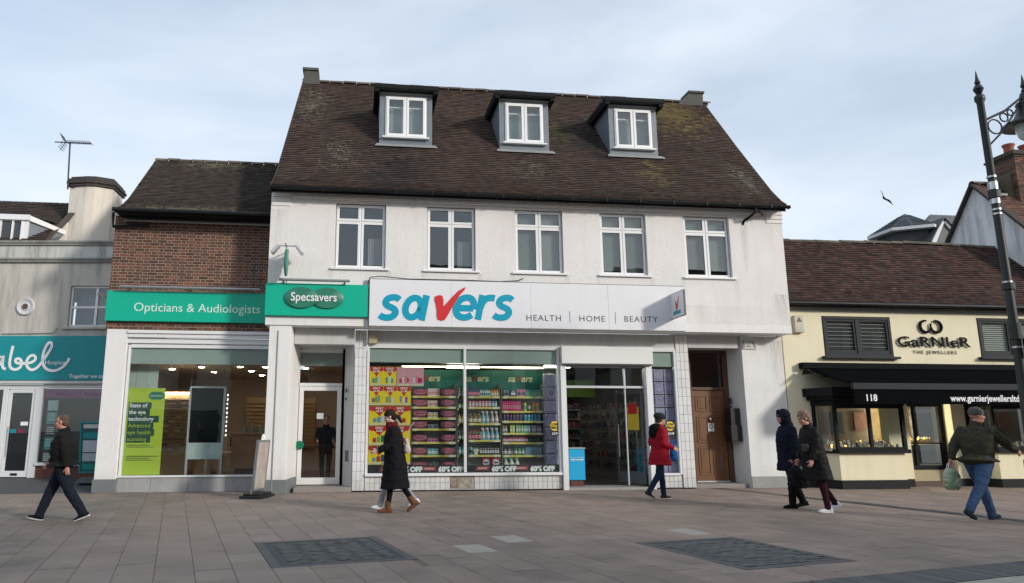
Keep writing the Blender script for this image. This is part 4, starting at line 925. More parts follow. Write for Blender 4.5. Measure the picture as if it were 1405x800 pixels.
# long green sign
S = thing('opticians_fascia_sign', 'long green sign reading Opticians & Audiologists below the brick wall', 'sign', (-4.3, .9, 4.2))
mb = MB(); mb.box(-6.35, -2.36, .88, .985, 4.20, 4.97); mb.build('panel', TEAL, S, bevel=.006)
text(S, 'Opticians & Audiologists', -5.68, .876, 4.455, .315, M('pale green white lettering', (.62, .82, .74), .4), sx=1.0, ext=.004, spacing=1.0)
q = MB(); q.tube([(-6.0, .72, 5.05), (-2.55, .72, 5.05)], .035, 10); 
for x in (-5.8, -4.3, -2.8): q.box(x-.015, x+.015, .72, 1.0, 5.04, 5.06)
single(q, 'sign_light_bar', STEEL, 'long grey light bar above the Opticians & Audiologists sign', 'light', (-4.3, .8, 5.0), smooth=True)
q = MB(); q.m = Matrix.Translation((-6.42, .88, 4.83)) @ Matrix.Rotation(R_(20), 4, 'Y'); q.box(-.12, .06, -.05, .03, -.035, .035); q.lathe([(0, -.03), (.04, -.03), (.04, .02)], (-.12, -.01, 0), 12)
single(q, 'security_camera', M('black white camera', (.12, .12, .12), .4), 'small security camera at the left end of the long green sign', 'camera', (-6.42, .88, 4.83))

# ------------------------------------------------------------------ hospice shop building, left (turned a little)
Hs = thing('grey_rendered_building', 'grey cream rendered building with parapet and round plaque at the left edge', 'building', (-6.98, 3.0, 0), R_(-6.9), local=True)
HY = 0.0
RENDER = M('grey cream render', (.56, .535, .48), .9, noise_=(1.2, .14), bump=(30, .35, .006), streak=.32)
mb = MB(); wall_holes(mb, -6.5, .55, 2.75, 6.30, 0, .3, [(-1.13, .16, 4.33, 5.50)])
mb.f = mb.f; mb.build('wall', RENDER, Hs)
PAR = M('stained pale parapet', (.56, .56, .53), .9, noise_=(1.5, .2), streak=.5)
mb = MB(); mb.box(-6.5, .56, -.04, .3, 6.30, 6.72); mb.build('parapet', PAR, Hs, bevel=.01)
mb = MB(); mb.box(-6.5, .58, -.12, .34, 6.725, 6.79); mb.box(-6.5, .58, -.09, -.0, 6.66, 6.72); mb.box(-6.5, .58, -.10, 0, 6.235, 6.295); mb.box(-6.5, .58, -.07, 0, 6.17, 6.23); mb.build('string_course', M('dirty moulded course', (.30, .30, .28), .9, noise_=(3, .3), streak=.4), Hs, bevel=.01)
# plaque
q = MB(); q.lathe([(0, 0), (.07, -.03), (.08, -.05), (.10, -.05), (.12, -.02), (.20, -.05), (.23, -.06), (.25, -.03), (.25, 0)], (-2.33, -.0, 4.9), 36, axis='y'); q.build('round_plaque', M('white round plaque', (.60, .61, .62), .6, noise_=(6, .1)), Hs, smooth=True)
q = MB(); q.lathe([(0, 0), (.07, 0), (.075, .03)], (-2.33, -.07, 4.9), 18, axis='y'); q.build('plaque_boss', M('brown boss', (.12, .07, .05), .6), Hs)
# window
mb = MB(); frame_rect(mb, -1.12, .15, 4.34, 5.49, .06, .14, .05); mb.box(-.42, -.35, .05, .13, 4.39, 5.44); mb.box(-1.07, .10, .055, .125, 4.86, 4.92); wnd = mb.build('window', UPVC, Hs, bevel=.004)
for a, b, c, d in ((-1.07, -.42, 4.39, 4.86), (-1.07, -.42, 4.92, 5.44), (-.35, .10, 4.39, 4.86), (-.35, .10, 4.92, 5.44)):
    q = MB().box(a, b, .09, .097, c, d); q.build('pane', GLASS, wnd)
MB().box(-1.1, .14, .35, .37, 4.3, 5.5).build('blind', M('grey roller blind', (.16, .17, .20), .8), wnd)
MB().box(-1.25, .3, -.08, .06, 4.26, 4.33).build('window_sill', RENDER, wnd, bevel=.008)
q = MB(); q.tube([(-2.9, -.03, 4.13), (-1.5, -.03, 4.15), (-1.42, -.03, 4.2), (-1.40, -.03, 4.3)], .012, 6); q.build('cable', MATS['grey cable'], Hs)
# sign
S = thing('hospice_fascia_sign', 'turquoise sign with white joined script lettering at the left edge', 'sign', (-6.98, 3.0, 0), R_(-6.9), local=True)
TQ = M('turquoise sign panel', (.0, .27, .30), .4, noise_=(2, .05))
MB().box(-6.4, .4, -.12, -.01, 2.84, 4.06).build('panel', TQ, S, bevel=.008)
MB().box(-6.4, .45, -.16, .0, 2.74, 2.82).build('lower_ledge', M('white ledge', (.55, .56, .56), .5, noise_=(4, .1)), S, bevel=.008)
sw = .075; y_ = -.126
MT = WHITE_TXT
ribbon('script_letter', [(-2.80, 3.45), (-2.92, 3.52), (-3.05, 3.42), (-3.10, 3.28), (-3.0, 3.14), (-2.86, 3.2), (-2.76, 3.34), (-2.73, 3.5), (-2.73, 3.3), (-2.70, 3.18), (-2.62, 3.14)], sw, y_, MT, S)
ribbon('script_letter', [(-2.49, 3.78), (-2.52, 3.55), (-2.53, 3.30), (-2.48, 3.17), (-2.36, 3.13), (-2.24, 3.18), (-2.20, 3.31), (-2.27, 3.42), (-2.37, 3.41), (-2.35, 3.32), (-2.20, 3.29)], sw, y_-.003, MT, S)
ribbon('script_letter', [(-2.20, 3.29), (-1.98, 3.31), (-1.85, 3.38), (-1.84, 3.47), (-1.92, 3.52), (-2.02, 3.46), (-2.07, 3.32), (-2.02, 3.19), (-1.90, 3.12), (-1.76, 3.18), (-1.64, 3.34)], sw, y_-.006, MT, S)
ribbon('script_letter', [(-1.64, 3.34), (-1.50, 3.58), (-1.42, 3.76), (-1.45, 3.87), (-1.54, 3.83), (-1.62, 3.62), (-1.63, 3.38), (-1.56, 3.2), (-1.42, 3.11), (-1.25, 3.10), (-1.08, 3.18), (-.96, 3.31), (-.90, 3.44)], sw, y_-.009, MT, S)
text(S, 'Hospice', -1.57, y_, 3.27, .16, MT, sx=1.08, ext=.002)
text(S, 'Together we care', -.86, y_, 2.90, .145, MT, bold=.002, ext=.002)
text(S, 'is', -3.95, y_, 3.24, .62, MT, ext=.003)
# shopfront of the hospice shop
mb = MB()
mb.box(-4.2, -2.66, -.04, .06, .24, .30); mb.box(-2.66, -2.53, -.05, .06, .24, 2.72); mb.box(-1.78, -1.58, -.05, .06, .24, 2.72); mb.box(-6.4, -2.66, -.05, .06, 2.60, 2.72); mb.box(-2.53, -1.78, -.045, .06, 2.60, 2.72); mb.box(-1.58, .4, -.045, .06, 2.62, 2.74)
mb.box(-1.58, .4, -.10, .06, .56, .64)
mb.build('shop_window_frame', FW, Hs, bevel=.006)
mb = MB(); mb.box(-2.52, -2.43, -.02, .03, .26, 2.58); mb.box(-1.87, -1.79, -.02, .03, .26, 2.58); mb.box(-2.43, -1.87, -.02, .03, 2.50, 2.58); mb.box(-2.43, -1.87, -.02, .03, .26, .42); hd = mb.build('door', FW, Hs, bevel=.005, label='white framed glass shop door')
MB().box(-2.43, -1.87, 0, .007, .42, 2.50).build('pane', SHOPGLASS, hd); q = MB(); q.box(-2.24, -2.06, -.035, -.02, .30, .36); q.build('letter_slot', BLACK_GUTTER, hd)
q = MB(); q.tube([(-2.40, -.05, .8), (-2.40, -.06, 1.6)], .014, 8); q.build('handle', ALU, hd)
for k, (z, c_) in enumerate(((1.42, 'turquoise sign panel'), (1.42, None), (1.62, 'w'))):
    MB().box(-2.40+.2*k if k < 2 else -2.12, -2.22+.2*k if k < 2 else -1.92, -.008, -.004, z, z+.10).build('door_sticker', MATS.get(c_) or (M('maroon sticker', (.25, .02, .06), .5) if k == 1 else WHITE_TXT), hd)
MB().box(-1.58, .4, 0, .008, .64, 2.62).build('shop_pane', SHOPGLASS, Hs); MB().box(-6.4, -2.66, 0, .008, .30, 2.60).build('shop_pane', SHOPGLASS, Hs)
mb = MB(); mb.box(-1.58, .4, -.03, .02, .2, .555); mb.build('brick_riser', M('brown red riser', (.14, .055, .04), .8, noise_=(8, .3)), Hs)
MB().box(-6.4, .45, -.055, .1, .12, .235).build('shop_step', M('dark step', (.07, .07, .07), .8), Hs)
MB().box(-1.57, .4, .012, .016, 2.36, 2.61).build('window_banner', M('purple window banner', (.23, .015, .16), .5), Hs)
text(Hs, 'Volunteer  +  Donate  +', -1.30, -.004, 2.43, .145, M('faded purple lettering', (.42, .22, .40), .5), ext=.001)
mb = MB(); mb.quad((-6.4, 3.0, .2), (.4, 3.0, .2), (.4, 3.0, 2.75), (-6.4, 3.0, 2.75)); mb.quad((-6.4, .3, .24), (.4, .3, .24), (.4, 3.0, .24), (-6.4, 3, .24)); mb.quad((.4, .3, .2), (.4, 3, .2), (.4, 3, 2.75), (.4, .3, 2.75)); mb.build('interior_wall', M('dark shop interior', (.030, .031, .033), .8, noise_=(2, .4)), Hs)
# cut the solid wall away behind the shopfront: the wall piece below the sign starts behind the interior
for k, (z0_, z1_, c_) in enumerate(((2.02, 2.30, (.42, .60, .60)), (1.66, 1.98, (.05, .36, .32)), (1.32, 1.62, (.05, .05, .06)), (.98, 1.30, (.06, .42, .40)), (.68, .90, (.36, .36, .36)))):
    P_ = thing('window_poster', ['pale blue poster at the top of the column of posters', 'upper turquoise poster in the column of posters', 'dark poster halfway down the column of posters', 'lower turquoise poster in the column of posters', 'small grey notice at the bottom of the column of posters'][k], 'poster', (-6.98, 3.0, 0), R_(-6.9), local=True)
    MB().box(-1.44, -1.16, .02, .026, z0_, z1_).build('sheet', M('poster %d' % k, c_, .5), P_)
    for j in range(4): MB().box(-1.41, -1.22+.02*(j % 2), .016, .019, z1_-.06-j*.055, z1_-.035-j*.055).build('print_line', M('pale poster print', (.6, .68, .68), .5), P_)
A = thing('pavement_board', 'turquoise edged notice board standing by the left shop window behind the pilaster', 'notice board', (-6.6, 2.1, .15))
mb = MB(); mb.m = Matrix.Translation((-6.72, 2.2, .2)) @ Matrix.Rotation(R_(8), 4, 'X'); frame_rect(mb, -.36, .36, .22, 1.52, -.03, .0, .035); mb.build('frame', TQ, A)
mb = MB(); mb.m = Matrix.Translation((-6.72, 2.2, .2)) @ Matrix.Rotation(R_(8), 4, 'X'); mb.box(-.325, .325, -.02, .0, .255, 1.485); mb.build('board', M('dark teal board', (.02, .10, .11), .5), A)
for j, (a, b, c_) in enumerate(((1.36, 1.46, (.55, .6, .6)), (1.10, 1.25, (.0, .27, .30)), (.75, 1.05, (.45, .52, .60)), (.52, .72, (.40, .48, .55)), (.3, .45, (.0, .25, .22)))):
    mb = MB(); mb.m = Matrix.Translation((-6.72, 2.2, .2)) @ Matrix.Rotation(R_(8), 4, 'X'); mb.box(-.28, .28, -.026, -.021, a, b); mb.build('printed_panel', M('board print %d' % j, c_, .5), A)
mb = MB(); mb.prism([(-7.1, 2.0, .16), (-6.3, 2.0, .16), (-6.38, 2.08, .30), (-7.02, 2.08, .30)], (0, .4, 0)); mb.build('foot', M('dark grey weighted foot', (.06, .07, .08), .6), A, bevel=.02)
# roof, chimney, aerial behind the parapet
mb = MB(); tiled_slope(mb, lambda t: (-12, -9.35+.0*t), [(3.9, 6.9), (6.0, 8.80)], seed=21); mb.build('roof_tiles', ROOF_DARK, None, kind='stuff')
rt_ = bpy.context.scene.objects[-1] if False else [o for o in COL.objects if o.name.startswith('roof_tiles')][-1]
rt_.parent = Hs; rt_.matrix_parent_inverse = (Matrix.Translation((-6.98, 3.0, 0)) @ Matrix.Rotation(R_(-6.9), 4, 'Z')).inverted()
mb = MB(); mb.m = (Matrix.Translation((-6.98, 3.0, 0)) @ Matrix.Rotation(R_(-6.9), 4, 'Z')).inverted()
mb.quad((-12.5, 3.9, 6.85), (-9.2, 3.9, 6.85), (-9.2, 6, 8.76), (-12.5, 6, 8.76)); mb.quad((-12.5, 6, 8.76), (-9.2, 6, 8.76), (-9.2, 9, 6), (-12.5, 9, 6)); mb.build('roof', MATS['roof underlay and rear slope'], Hs)
ML = (Matrix.Translation((-6.98, 3.0, 0)) @ Matrix.Rotation(R_(-6.9), 4, 'Z')).inverted()
CREAM = M('cream chimney render', (.74, .68, .59), .9, noise_=(2, .12), bump=(25, .4, .008), streak=.2)
mb = MB(); mb.m = ML; mb.prism([(-9.10, 4.9, 6.4), (-8.55, 4.75, 6.4), (-8.3, 4.75, 6.4), (-7.82, 4.95, 6.4), (-7.82, 5.9, 6.4), (-9.10, 5.9, 6.4)], (0, 0, 2.6)); mb.prism([(-10.1, 4.86, 6.6), (-9.05, 4.86, 6.6), (-9.05, 4.86, 8.0)], (0, .9, 0))
mb.build('chimney', CREAM, Hs, bevel=.02)
mb = MB(); mb.m = ML; mb.prism([(-10.15, 4.78, 6.62), (-9.02, 4.78, 8.12), (-8.85, 4.78, 8.12), (-9.9, 4.78, 6.62)], (0, 1.0, 0)); mb.build('chimney_shoulder', M('brown tiled shoulder', (.10, .085, .075), .9, noise_=(8, .3)), Hs)
mb = MB(); mb.m = ML
for z, e in ((8.99, .05), (9.08, .09), (9.17, .05), (9.24, .0)): mb.prism([(-9.10-e, 4.9-e, z), (-8.55, 4.75-e, z), (-8.3, 4.75-e, z), (-7.82+e, 4.95-e, z), (-7.82+e, 5.9+e, z), (-9.10-e, 5.9+e, z)], (0, 0, .085))
mb.build('chimney_cap', M('dark sooted bricks', (.055, .05, .045), .9, noise_=(12, .4)), Hs, bevel=.012)
# dormer of that roof
mb = MB(); mb.m = ML; wall_holes(mb, -11.5, -9.82, 6.75, 7.72, 4.05, 4.12, [(-11.4, -9.98, 6.9, 7.6)]); mb.box(-11.5, -9.78, 3.98, 4.05, 7.62, 7.78); mb.prism([(-9.82, 4.0, 7.62), (-9.82, 4.0, 7.78), (-9.05, 4.9, 7.55), (-9.05, 4.9, 7.42)], (-.06, 0, 0)); mb.build('dormer', UPVC, Hs)
mb = MB(); mb.m = ML; mb.poly([(-9.85, 4.1, 6.8), (-9.85, 4.1, 7.62), (-9.1, 4.9, 7.45)]); mb.poly([(-9.85, 4.1, 6.8), (-9.1, 4.9, 7.45), (-9.5, 4.9, 6.9)]); mb.quad((-11.5, 4, 7.75), (-9.8, 4, 7.75), (-9.3, 5.0, 7.8), (-11.5, 5.0, 7.8)); mb.build('dormer_side', LEAD, Hs)
mb = MB(); mb.m = ML; mb.box(-11.4, -9.98, 4.07, 4.1, 6.9, 7.0)
for x in (-10.62, -10.28, -10.02): mb.box(x, x+.05, 4.03, 4.1, 6.9, 7.6)
mb.build('dormer_mullion', UPVC, Hs)
MB_ = MB(); MB_.m = ML; MB_.box(-11.4, -9.98, 4.09, 4.095, 6.9, 7.6); MB_.build('dormer_pane', M('dark dormer glass', (.05, .06, .065), .1), Hs)
Ae = thing('television_aerial', 'television aerial on a mast strapped to the cream chimney', 'aerial', (-9.13, 5.0, 8.9))
q = MB(); q.tube([(-9.13, 4.8, 8.88), (-9.20, 4.8, 10.42)], .026, 8); q.tube([(-9.13, 4.8, 8.95), (-8.95, 4.85, 8.95), (-8.93, 4.85, 9.15), (-9.13, 4.8, 9.2)], .012, 6); q.build('mast', M('dark aerial metal', (.05, .055, .06), .5, metal=.5), Ae)
q = MB(); q.tube([(-9.66, 4.8, 10.42), (-8.56, 4.8, 10.42)], .018, 6); q.build('boom', MATS['dark aerial metal'], Ae)
for k in range(12): MB().tube([(-9.3+k*.065, 4.62, 10.43), (-9.3+k*.065, 4.98, 10.43+.02)], .011, 5).build('element', MATS['dark aerial metal'], Ae)
for s_ in (-1, 1):
    for k in range(4): MB().tube([(-9.36-(k*.03), 4.6, 10.42+s_*(.04+.06*k)), (-9.36-(k*.03), 5.0, 10.42+s_*(.04+.06*k))], .010, 5).build('reflector', MATS['dark aerial metal'], Ae)
    MB().tube([(-9.33, 4.8, 10.42), (-9.48, 4.8, 10.42+s_*.27)], .008, 5).build('reflector_arm', MATS['dark aerial metal'], Ae)
# ------------------------------------------------------------------ inside the savers shop
I = thing('discount_shop_interior', 'dim interior of the discount shop behind the shelves and open door', 'shop interior', (4, 6, 0))
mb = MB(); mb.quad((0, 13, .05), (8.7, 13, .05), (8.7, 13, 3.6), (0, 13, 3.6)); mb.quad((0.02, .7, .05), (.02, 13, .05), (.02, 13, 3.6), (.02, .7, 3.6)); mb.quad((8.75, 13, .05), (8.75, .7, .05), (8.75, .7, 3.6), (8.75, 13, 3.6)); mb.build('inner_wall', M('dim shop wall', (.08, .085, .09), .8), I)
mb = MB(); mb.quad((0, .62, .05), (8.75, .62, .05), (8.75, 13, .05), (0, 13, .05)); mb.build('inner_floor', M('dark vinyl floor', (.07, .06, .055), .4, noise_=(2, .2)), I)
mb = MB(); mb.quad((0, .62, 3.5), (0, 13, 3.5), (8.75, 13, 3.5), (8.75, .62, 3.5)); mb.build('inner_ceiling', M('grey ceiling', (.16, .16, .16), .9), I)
TUBE = M('lit tube lamp', (1, .96, .84), .5, emit=11)
for (x, y, L) in ((6.0, 3.4, .8), (5.5, 5.6, 1.0), (7.1, 3.0, .8), (6.6, 8, 1.0), (3.2, 4, 1.0)): MB().box(x-L/2, x+L/2, y-.06, y+.06, 3.36, 3.42).build('tube_lamp', TUBE, I)
for (a, b) in ((1.15, 2.69), (3.25, 4.95)): MB().box(a, b, 1.0, 1.03, 3.13, 3.15).build('tube_lamp', M('warm lit tube', (1, .88, .52), .5, emit=13), I)
for k, (x, y, c_) in enumerate(((5.9, 6, (.05, .12, .01)), (7.2, 5, (.07, .14, .01)))): MB().box(x-.5, x+.5, y, y+.03, 2.55, 3.1).build('hanging_green_board', M('green board %d' % k, c_, .6), I)
# header board with the shop's name
Hd = thing('teal_header_board', 'teal header board lettered savers three times above the window shelves', 'sign', (3.2, 1.3, 2.45))
MB().box(1.42, 5.0, 1.30, 1.33, 2.46, 3.08).build('board', M('teal header print', (.0, .10, .095), .6, noise_=(2, .2)), Hd)
for x in (1.50, 2.82, 4.02):
    text(Hd, 'sa', x, 1.296, 2.78, .25, M('pale header lettering', (.42, .46, .36), .5), shear=.2, bold=.008); text(Hd, 'ers', x+.36, 1.296, 2.78, .25, MATS['pale header lettering'], shear=.2, bold=.008)
    flat('tick', [(x+.27, 2.94), (x+.31, 2.94), (x+.32, 2.86), (x+.40, 2.98), (x+.33, 2.80), (x+.28, 2.80)], 1.296, M('dark red header tick', (.25, .03, .03), .5), Hd, .002)
# shelving
SHB = M('pale shelf back', (.62, .64, .61), .7); SHY = M('yellow shelf edge strip', (.68, .60, .13), .5, noise_=(14, .12)); SHW = M('white shelf edge label', (.66, .66, .55), .5)
bays = [('shelf_unit', 1.40, 2.58, [2.37, 2.09, 1.81, 1.53, 1.19, .86, .50], 'left shelf unit filled with pink and grey gift boxes'),
        ('shelf_unit', 2.60, 2.84, [2.37, 2.05, 1.66, 1.24, .86, .50], 'narrow shelf unit behind the window mullion'),
        ('shelf_unit', 2.88, 3.76, [2.37, 2.09, 1.67, 1.24, .86, .50], 'middle shelf unit with spray bottles and detergent bottles'),
        ('shelf_unit', 3.79, 4.92, [2.37, 1.99, 1.73, 1.42, 1.18, .85, .50], 'right shelf unit with pink and green boxes and cans')]
prod_y = 1.12
for nm, a, b, zs, lb in bays:
    Sh = thing('shelf_unit', lb, 'shelf unit', ((a+b)/2, 1.2, .1))
    MB().box(a, b, 1.38, 1.40, .3, 2.75).build('back_panel', SHB, Sh)
    mb = MB(); mb.box(a, a+.012, 1.06, 1.38, .3, 2.7); mb.box(b-.012, b, 1.06, 1.38, .3, 2.7); mb.build('side_panel', M('grey shelf side', (.2, .22, .21), .6), Sh)
    for z in zs:
        MB().box(a+.013, b-.013, 1.05, 1.38, z-.03, z-.004).build('shelf', SHB, Sh)
        MB().box(a+.013, b-.013, 1.035, 1.048, z-.045, z+.003).build('edge_strip', SHY, Sh)
        for xx in ((a+.05, a+.17), (b-.2, b-.05)): MB().box(xx[0], xx[1], 1.026, 1.033, z-.05, z+.01).build('edge_label', SHW, Sh)
# product shapes
def bottle_me(w, h, c_, cap, nm='bottle', lab=None):
    q = MB(); q.lathe([(0, 0), (w*.48, 0), (w*.5, h*.05), (w*.5, h*.55), (w*.38, h*.70), (w*.16, h*.78), (w*.16, h*.86)], (0, 0, 0), 12, 0); q.lathe([(w*.2, h*.84), (w*.2, h), (0, h)], (0, 0, 0), 10, 1)
    if lab: q.lathe([(w*.505, h*.15), (w*.505, h*.48)], (0, 0, 0), 12, 2)
    q.v = [(x, y*.6, z) for x, y, z in q.v]
    return q.mesh(nm, [c_, cap]+([lab] if lab else []), smooth=True)
def spray_me(w, h, c_, cap):
    q = MB(); q.lathe([(0, 0), (w*.48, 0), (w*.5, h*.1), (w*.46, h*.45), (w*.2, h*.68), (w*.16, h*.76)], (0, 0, 0), 12, 0); q.v = [(x, y*.6, z) for x, y, z in q.v]
    q.box(-w*.22, w*.2, -.012, .012, h*.80, h*.95, 1); q.box(-w*.5, -w*.2, -.009, .009, h*.87, h*.96, 1); q.prism([(-w*.45, -.006, h*.86), (-w*.38, -.006, h*.86), (-w*.28, -.006, h*.70), (-w*.34, -.006, h*.70)], (0, .012, 0), 1); q.box(-w*.14, w*.14, -.012, .012, h*.74, h*.80, 1)
    q.lathe([(w*.505, h*.16), (w*.475, h*.40)], (0, 0, 0), 12, 1)
    return q.mesh('spray_bottle', [c_, cap])
def box_me(w, h, c_, c2, nm='box', d=.08):
    q = MB(); q.box(-w/2+.002, w/2-.002, 0, d, 0, h, 0); q.box(-w*.36, w*.36, -.002, 0, h*.22, h*.62, 1); q.box(-w*.25, w*.25, -.003, 0, h*.74, h*.84, 1); return q.mesh(nm, [c_, c2])
def can_me(w, h, c_, c2, nm='can'):
    q = MB(); q.lathe([(0, 0), (w*.47, 0), (w*.47, h*.9), (w*.4, h), (0, h)], (0, 0, 0), 14, 0); q.lathe([(w*.475, h*.25), (w*.475, h*.65)], (0, 0, 0), 14, 1); return q.mesh(nm, [c_, c2], smooth=True)
def gift_me(w, h, c_, c2):
    """dark gift box with a wide pink oval on its front"""
    q = MB(); q.box(-w/2, w/2, 0, .16, 0, h, 0)
    n_ = 20; q.poly([(w*.46*math.cos(2*math.pi*k/n_), -.003, h*.56+h*.34*math.sin(2*math.pi*k/n_)) for k in range(n_)], 1)
    for s_ in range(7): xx = -w*.30+s_*w*.085; q.prism([(xx, -.006, h*(.50+.05*(s_ % 2))), (xx+w*.06, -.006, h*(.48+.05*(s_ % 2))), (xx+w*.07, -.006, h*(.62-.04*(s_ % 3))), (xx+w*.02, -.006, h*(.66-.04*(s_ % 3)))], (0, .002, 0), 0)
    for s_ in (-1, 1): q.box(s_*w*.38-.02, s_*w*.38+.02, -.007, -.004, h*.70, h*.92, 2)
    q.box(-w*.3, w*.3, -.004, -.001, h*.05, h*.14, 2); return q.mesh('gift_box', [c_, c2, c_ if False else MATS['deep pink print']])
PC = lambda n_, c_, r=.4: M(n_, c_, r, var=.08)
M('deep pink print', (.45, .03, .14), .5)
white_p = PC('white product', (.62, .62, .62)); lab_ = PC('cream label', (.6, .55, .45)); pink = PC('pink product', (.62, .22, .30)); dpink = PC('magenta product', (.46, .01, .11)); brown_b = PC('brown bottle', (.16, .08, .03)); clearb = PC('blue spray liquid', (.16, .42, .55)); pinks = PC('rose spray liquid', (.52, .32, .28)); teal_p = PC('teal product', (.06, .30, .33)); green_p = PC('green product', (.14, .36, .12)); navy_p = PC('navy product', (.04, .06, .16)); orange_p = PC('orange product', (.62, .22, .06)); dark_p = PC('dark product', (.03, .035, .04)); purple_p = PC('purple product', (.22, .05, .28)); lime_p = PC('lime product', (.40, .52, .10)); blue_p = PC('light blue product', (.12, .32, .50)); dgreen_p = PC('dark green product', (.02, .10, .05)); grey_p = PC('grey product', (.26, .28, .29)); gold_p = PC('gold product', (.42, .28, .08)); red_p = PC('red product', (.42, .03, .03))
def row(me, x0, x1, step, z, nm, lb, cat, grp, y=1.09):
    x = x0+step/2; k = 0
    while x < x1-step*.3:
        o = inst(nm, me, (x, y, z), None, rot=(0, 0, rnd.uniform(-.05, .05))); o['label'] = lb; o['category'] = cat; o['group'] = grp; x += step; k += 1
gm = gift_me(.40, .2, PC('dark gift box', (.06, .045, .05)), M('dusty pink oval print', (.42, .13, .19), .5, noise_=(22, .5)))
gz = [('top', 2.372), ('second', 2.092), ('third', 1.812), ('fourth', 1.532), ('fifth', 1.192), ('sixth', .862), ('bottom', .502)]
for nm, z in gz:
    for x, sd_ in ((1.63, 'left'), (2.36, 'right')):
        inst('gift_box', gm, (x, 1.07, z), None)
        o = [q for q in COL.objects if q.name.startswith('gift_box')][-1]; tag(o, 'dark gift box with pink oval, %s end, %s shelf of the left shelf unit' % (sd_, nm), 'gift box', 'gift boxes with pink ovals')
mids = [(box_me(.09, .20, white_p, pink), 'pale narrow boxes', .095), (box_me(.14, .17, lab_, pink), 'pink and cream boxes', .15), (box_me(.09, .14, lab_, gold_p), 'cream boxes', .11), (box_me(.13, .11, grey_p, dark_p), 'small grey boxes', .16), (box_me(.10, .09, pink, purple_p), 'low pink boxes', .11), (box_me(.11, .17, teal_p, white_p), 'teal boxes', .115)]
for (nm, z), (me, d_, st) in zip(gz[:6], mids): row(me, 1.84, 2.16, st*.8, z, 'small_box', d_[:-2]+' standing mid shelf on the %s shelf between gift boxes' % nm if False else '%s between the gift boxes on the %s shelf' % (d_.replace('boxes', 'box'), nm), 'box', 'boxes between the gift boxes')
row(bottle_me(.055, .24, dgreen_p, dark_p, lab=lab_), 1.99, 2.15, .056, .502, 'bottle', 'dark green bottle on the bottom shelf of the left unit', 'bottle', 'dark green bottles')
row(bottle_me(.03, .14, dark_p, grey_p), 1.84, 1.98, .036, .502, 'small_bottle', 'tiny dark bottle on the bottom shelf of the left unit', 'bottle', 'tiny dark bottles')
for (z, me, nm, lb) in ((2.372, bottle_me(.05, .22, grey_p, white_p), 'bottle', 'grey bottle with white cap on the narrow shelf unit'), (2.052, can_me(.07, .13, green_p, white_p), 'tub', 'small green tub on the narrow shelf unit'), (1.662, bottle_me(.085, .28, gold_p, brown_b, lab=lab_), 'bottle', 'golden brown bottle on the narrow shelf unit'), (1.242, bottle_me(.06, .24, dgreen_p, grey_p, lab=lab_), 'bottle', 'slim green bottle on the narrow shelf unit'), (.862, can_me(.08, .2, teal_p, white_p), 'tub', 'teal tub on the narrow shelf unit')):
    row(me, 2.62, 2.83, .1, z, nm, lb, nm, lb.split(' on ')[0]+'s')
# middle unit
row(bottle_me(.055, .24, navy_p, dark_p, lab=pink), 2.90, 3.22, .052, 2.372, 'bottle', 'navy bottle with pink label on the top shelf of the middle unit', 'bottle', 'navy and pink bottles')
row(bottle_me(.055, .20, white_p, teal_p, lab=teal_p), 3.22, 3.50, .056, 2.372, 'bottle', 'white and teal bottle on the top shelf of the middle unit', 'bottle', 'white and teal bottles')
row(bottle_me(.075, .21, orange_p, red_p, lab=lab_), 3.51, 3.74, .07, 2.372, 'bottle', 'orange bottle at the right end of the top middle shelf', 'bottle', 'orange bottles')
row(can_me(.085, .16, pink, white_p, 'tub'), 2.90, 3.5, .088, 2.092, 'tub', 'pink tub on the second shelf of the middle unit', 'tub', 'pink tubs')
row(can_me(.08, .16, blue_p, white_p, 'tub'), 3.52, 3.74, .08, 2.092, 'tub', 'blue and white tub on the second shelf of the middle unit', 'tub', 'blue tubs')
row(bottle_me(.11, .26, brown_b, gold_p, lab=lab_), 2.90, 3.24, .115, 1.672, 'bottle', 'brown glass bottle with cream label on the third middle shelf', 'bottle', 'brown bottles')
row(spray_me(.10, .33, clearb, white_p), 3.25, 3.48, .11, 1.672, 'spray_bottle', 'blue spray bottle on the third middle shelf', 'spray bottle', 'blue spray bottles, third shelf')
row(spray_me(.10, .33, pinks, white_p), 3.49, 3.74, .115, 1.672, 'spray_bottle', 'rose coloured spray bottle on the third middle shelf', 'spray bottle', 'rose spray bottles')
row(bottle_me(.08, .27, PC('dark brown bottle', (.10, .04, .02)), red_p, lab=pink), 2.90, 3.22, .082, 1.242, 'bottle', 'dark brown bottle with pink label on the fourth middle shelf', 'bottle', 'dark brown bottles')
row(spray_me(.10, .33, clearb, white_p), 3.24, 3.74, .122, 1.242, 'spray_bottle', 'blue spray bottle on the fourth middle shelf', 'spray bottle', 'blue spray bottles, fourth shelf')
row(can_me(.12, .2, teal_p, dark_p, 'tub'), 2.90, 3.03, .12, .862, 'tub', 'large teal tub at the left of the fifth middle shelf', 'tub', 'large teal tub')
row(box_me(.1, .15, lab_, white_p), 3.05, 3.18, .11, .862, 'small_box', 'cream box beside the large teal tub', 'box', 'cream box beside the tub')
row(box_me(.062, .2, dark_p, white_p), 3.20, 3.74, .066, .862, 'small_box', 'narrow dark box with white panel on the fifth middle shelf', 'box', 'narrow dark boxes')
for k, x in enumerate((3.36, 3.62)):
    q = MB(); q.box(-.11, .11, -.02, .08, 0, .30, 0); q.lathe([(.0, 0), (.085, 0), (.085, .003)], (0, -.025, .17), 20, 1, axis='y'); q.box(-.06, .06, -.03, -.024, .15, .19, 2); o = inst('detergent_bag', q.mesh('detergent_bag', [PC('maroon packet', (.28, .02, .05)), white_p, navy_p]), (x, 1.06, .50), None); tag(o, ['left', 'right'][k]+' maroon washing powder packet with white disc, bottom middle shelf', 'packet', 'maroon washing powder packets')
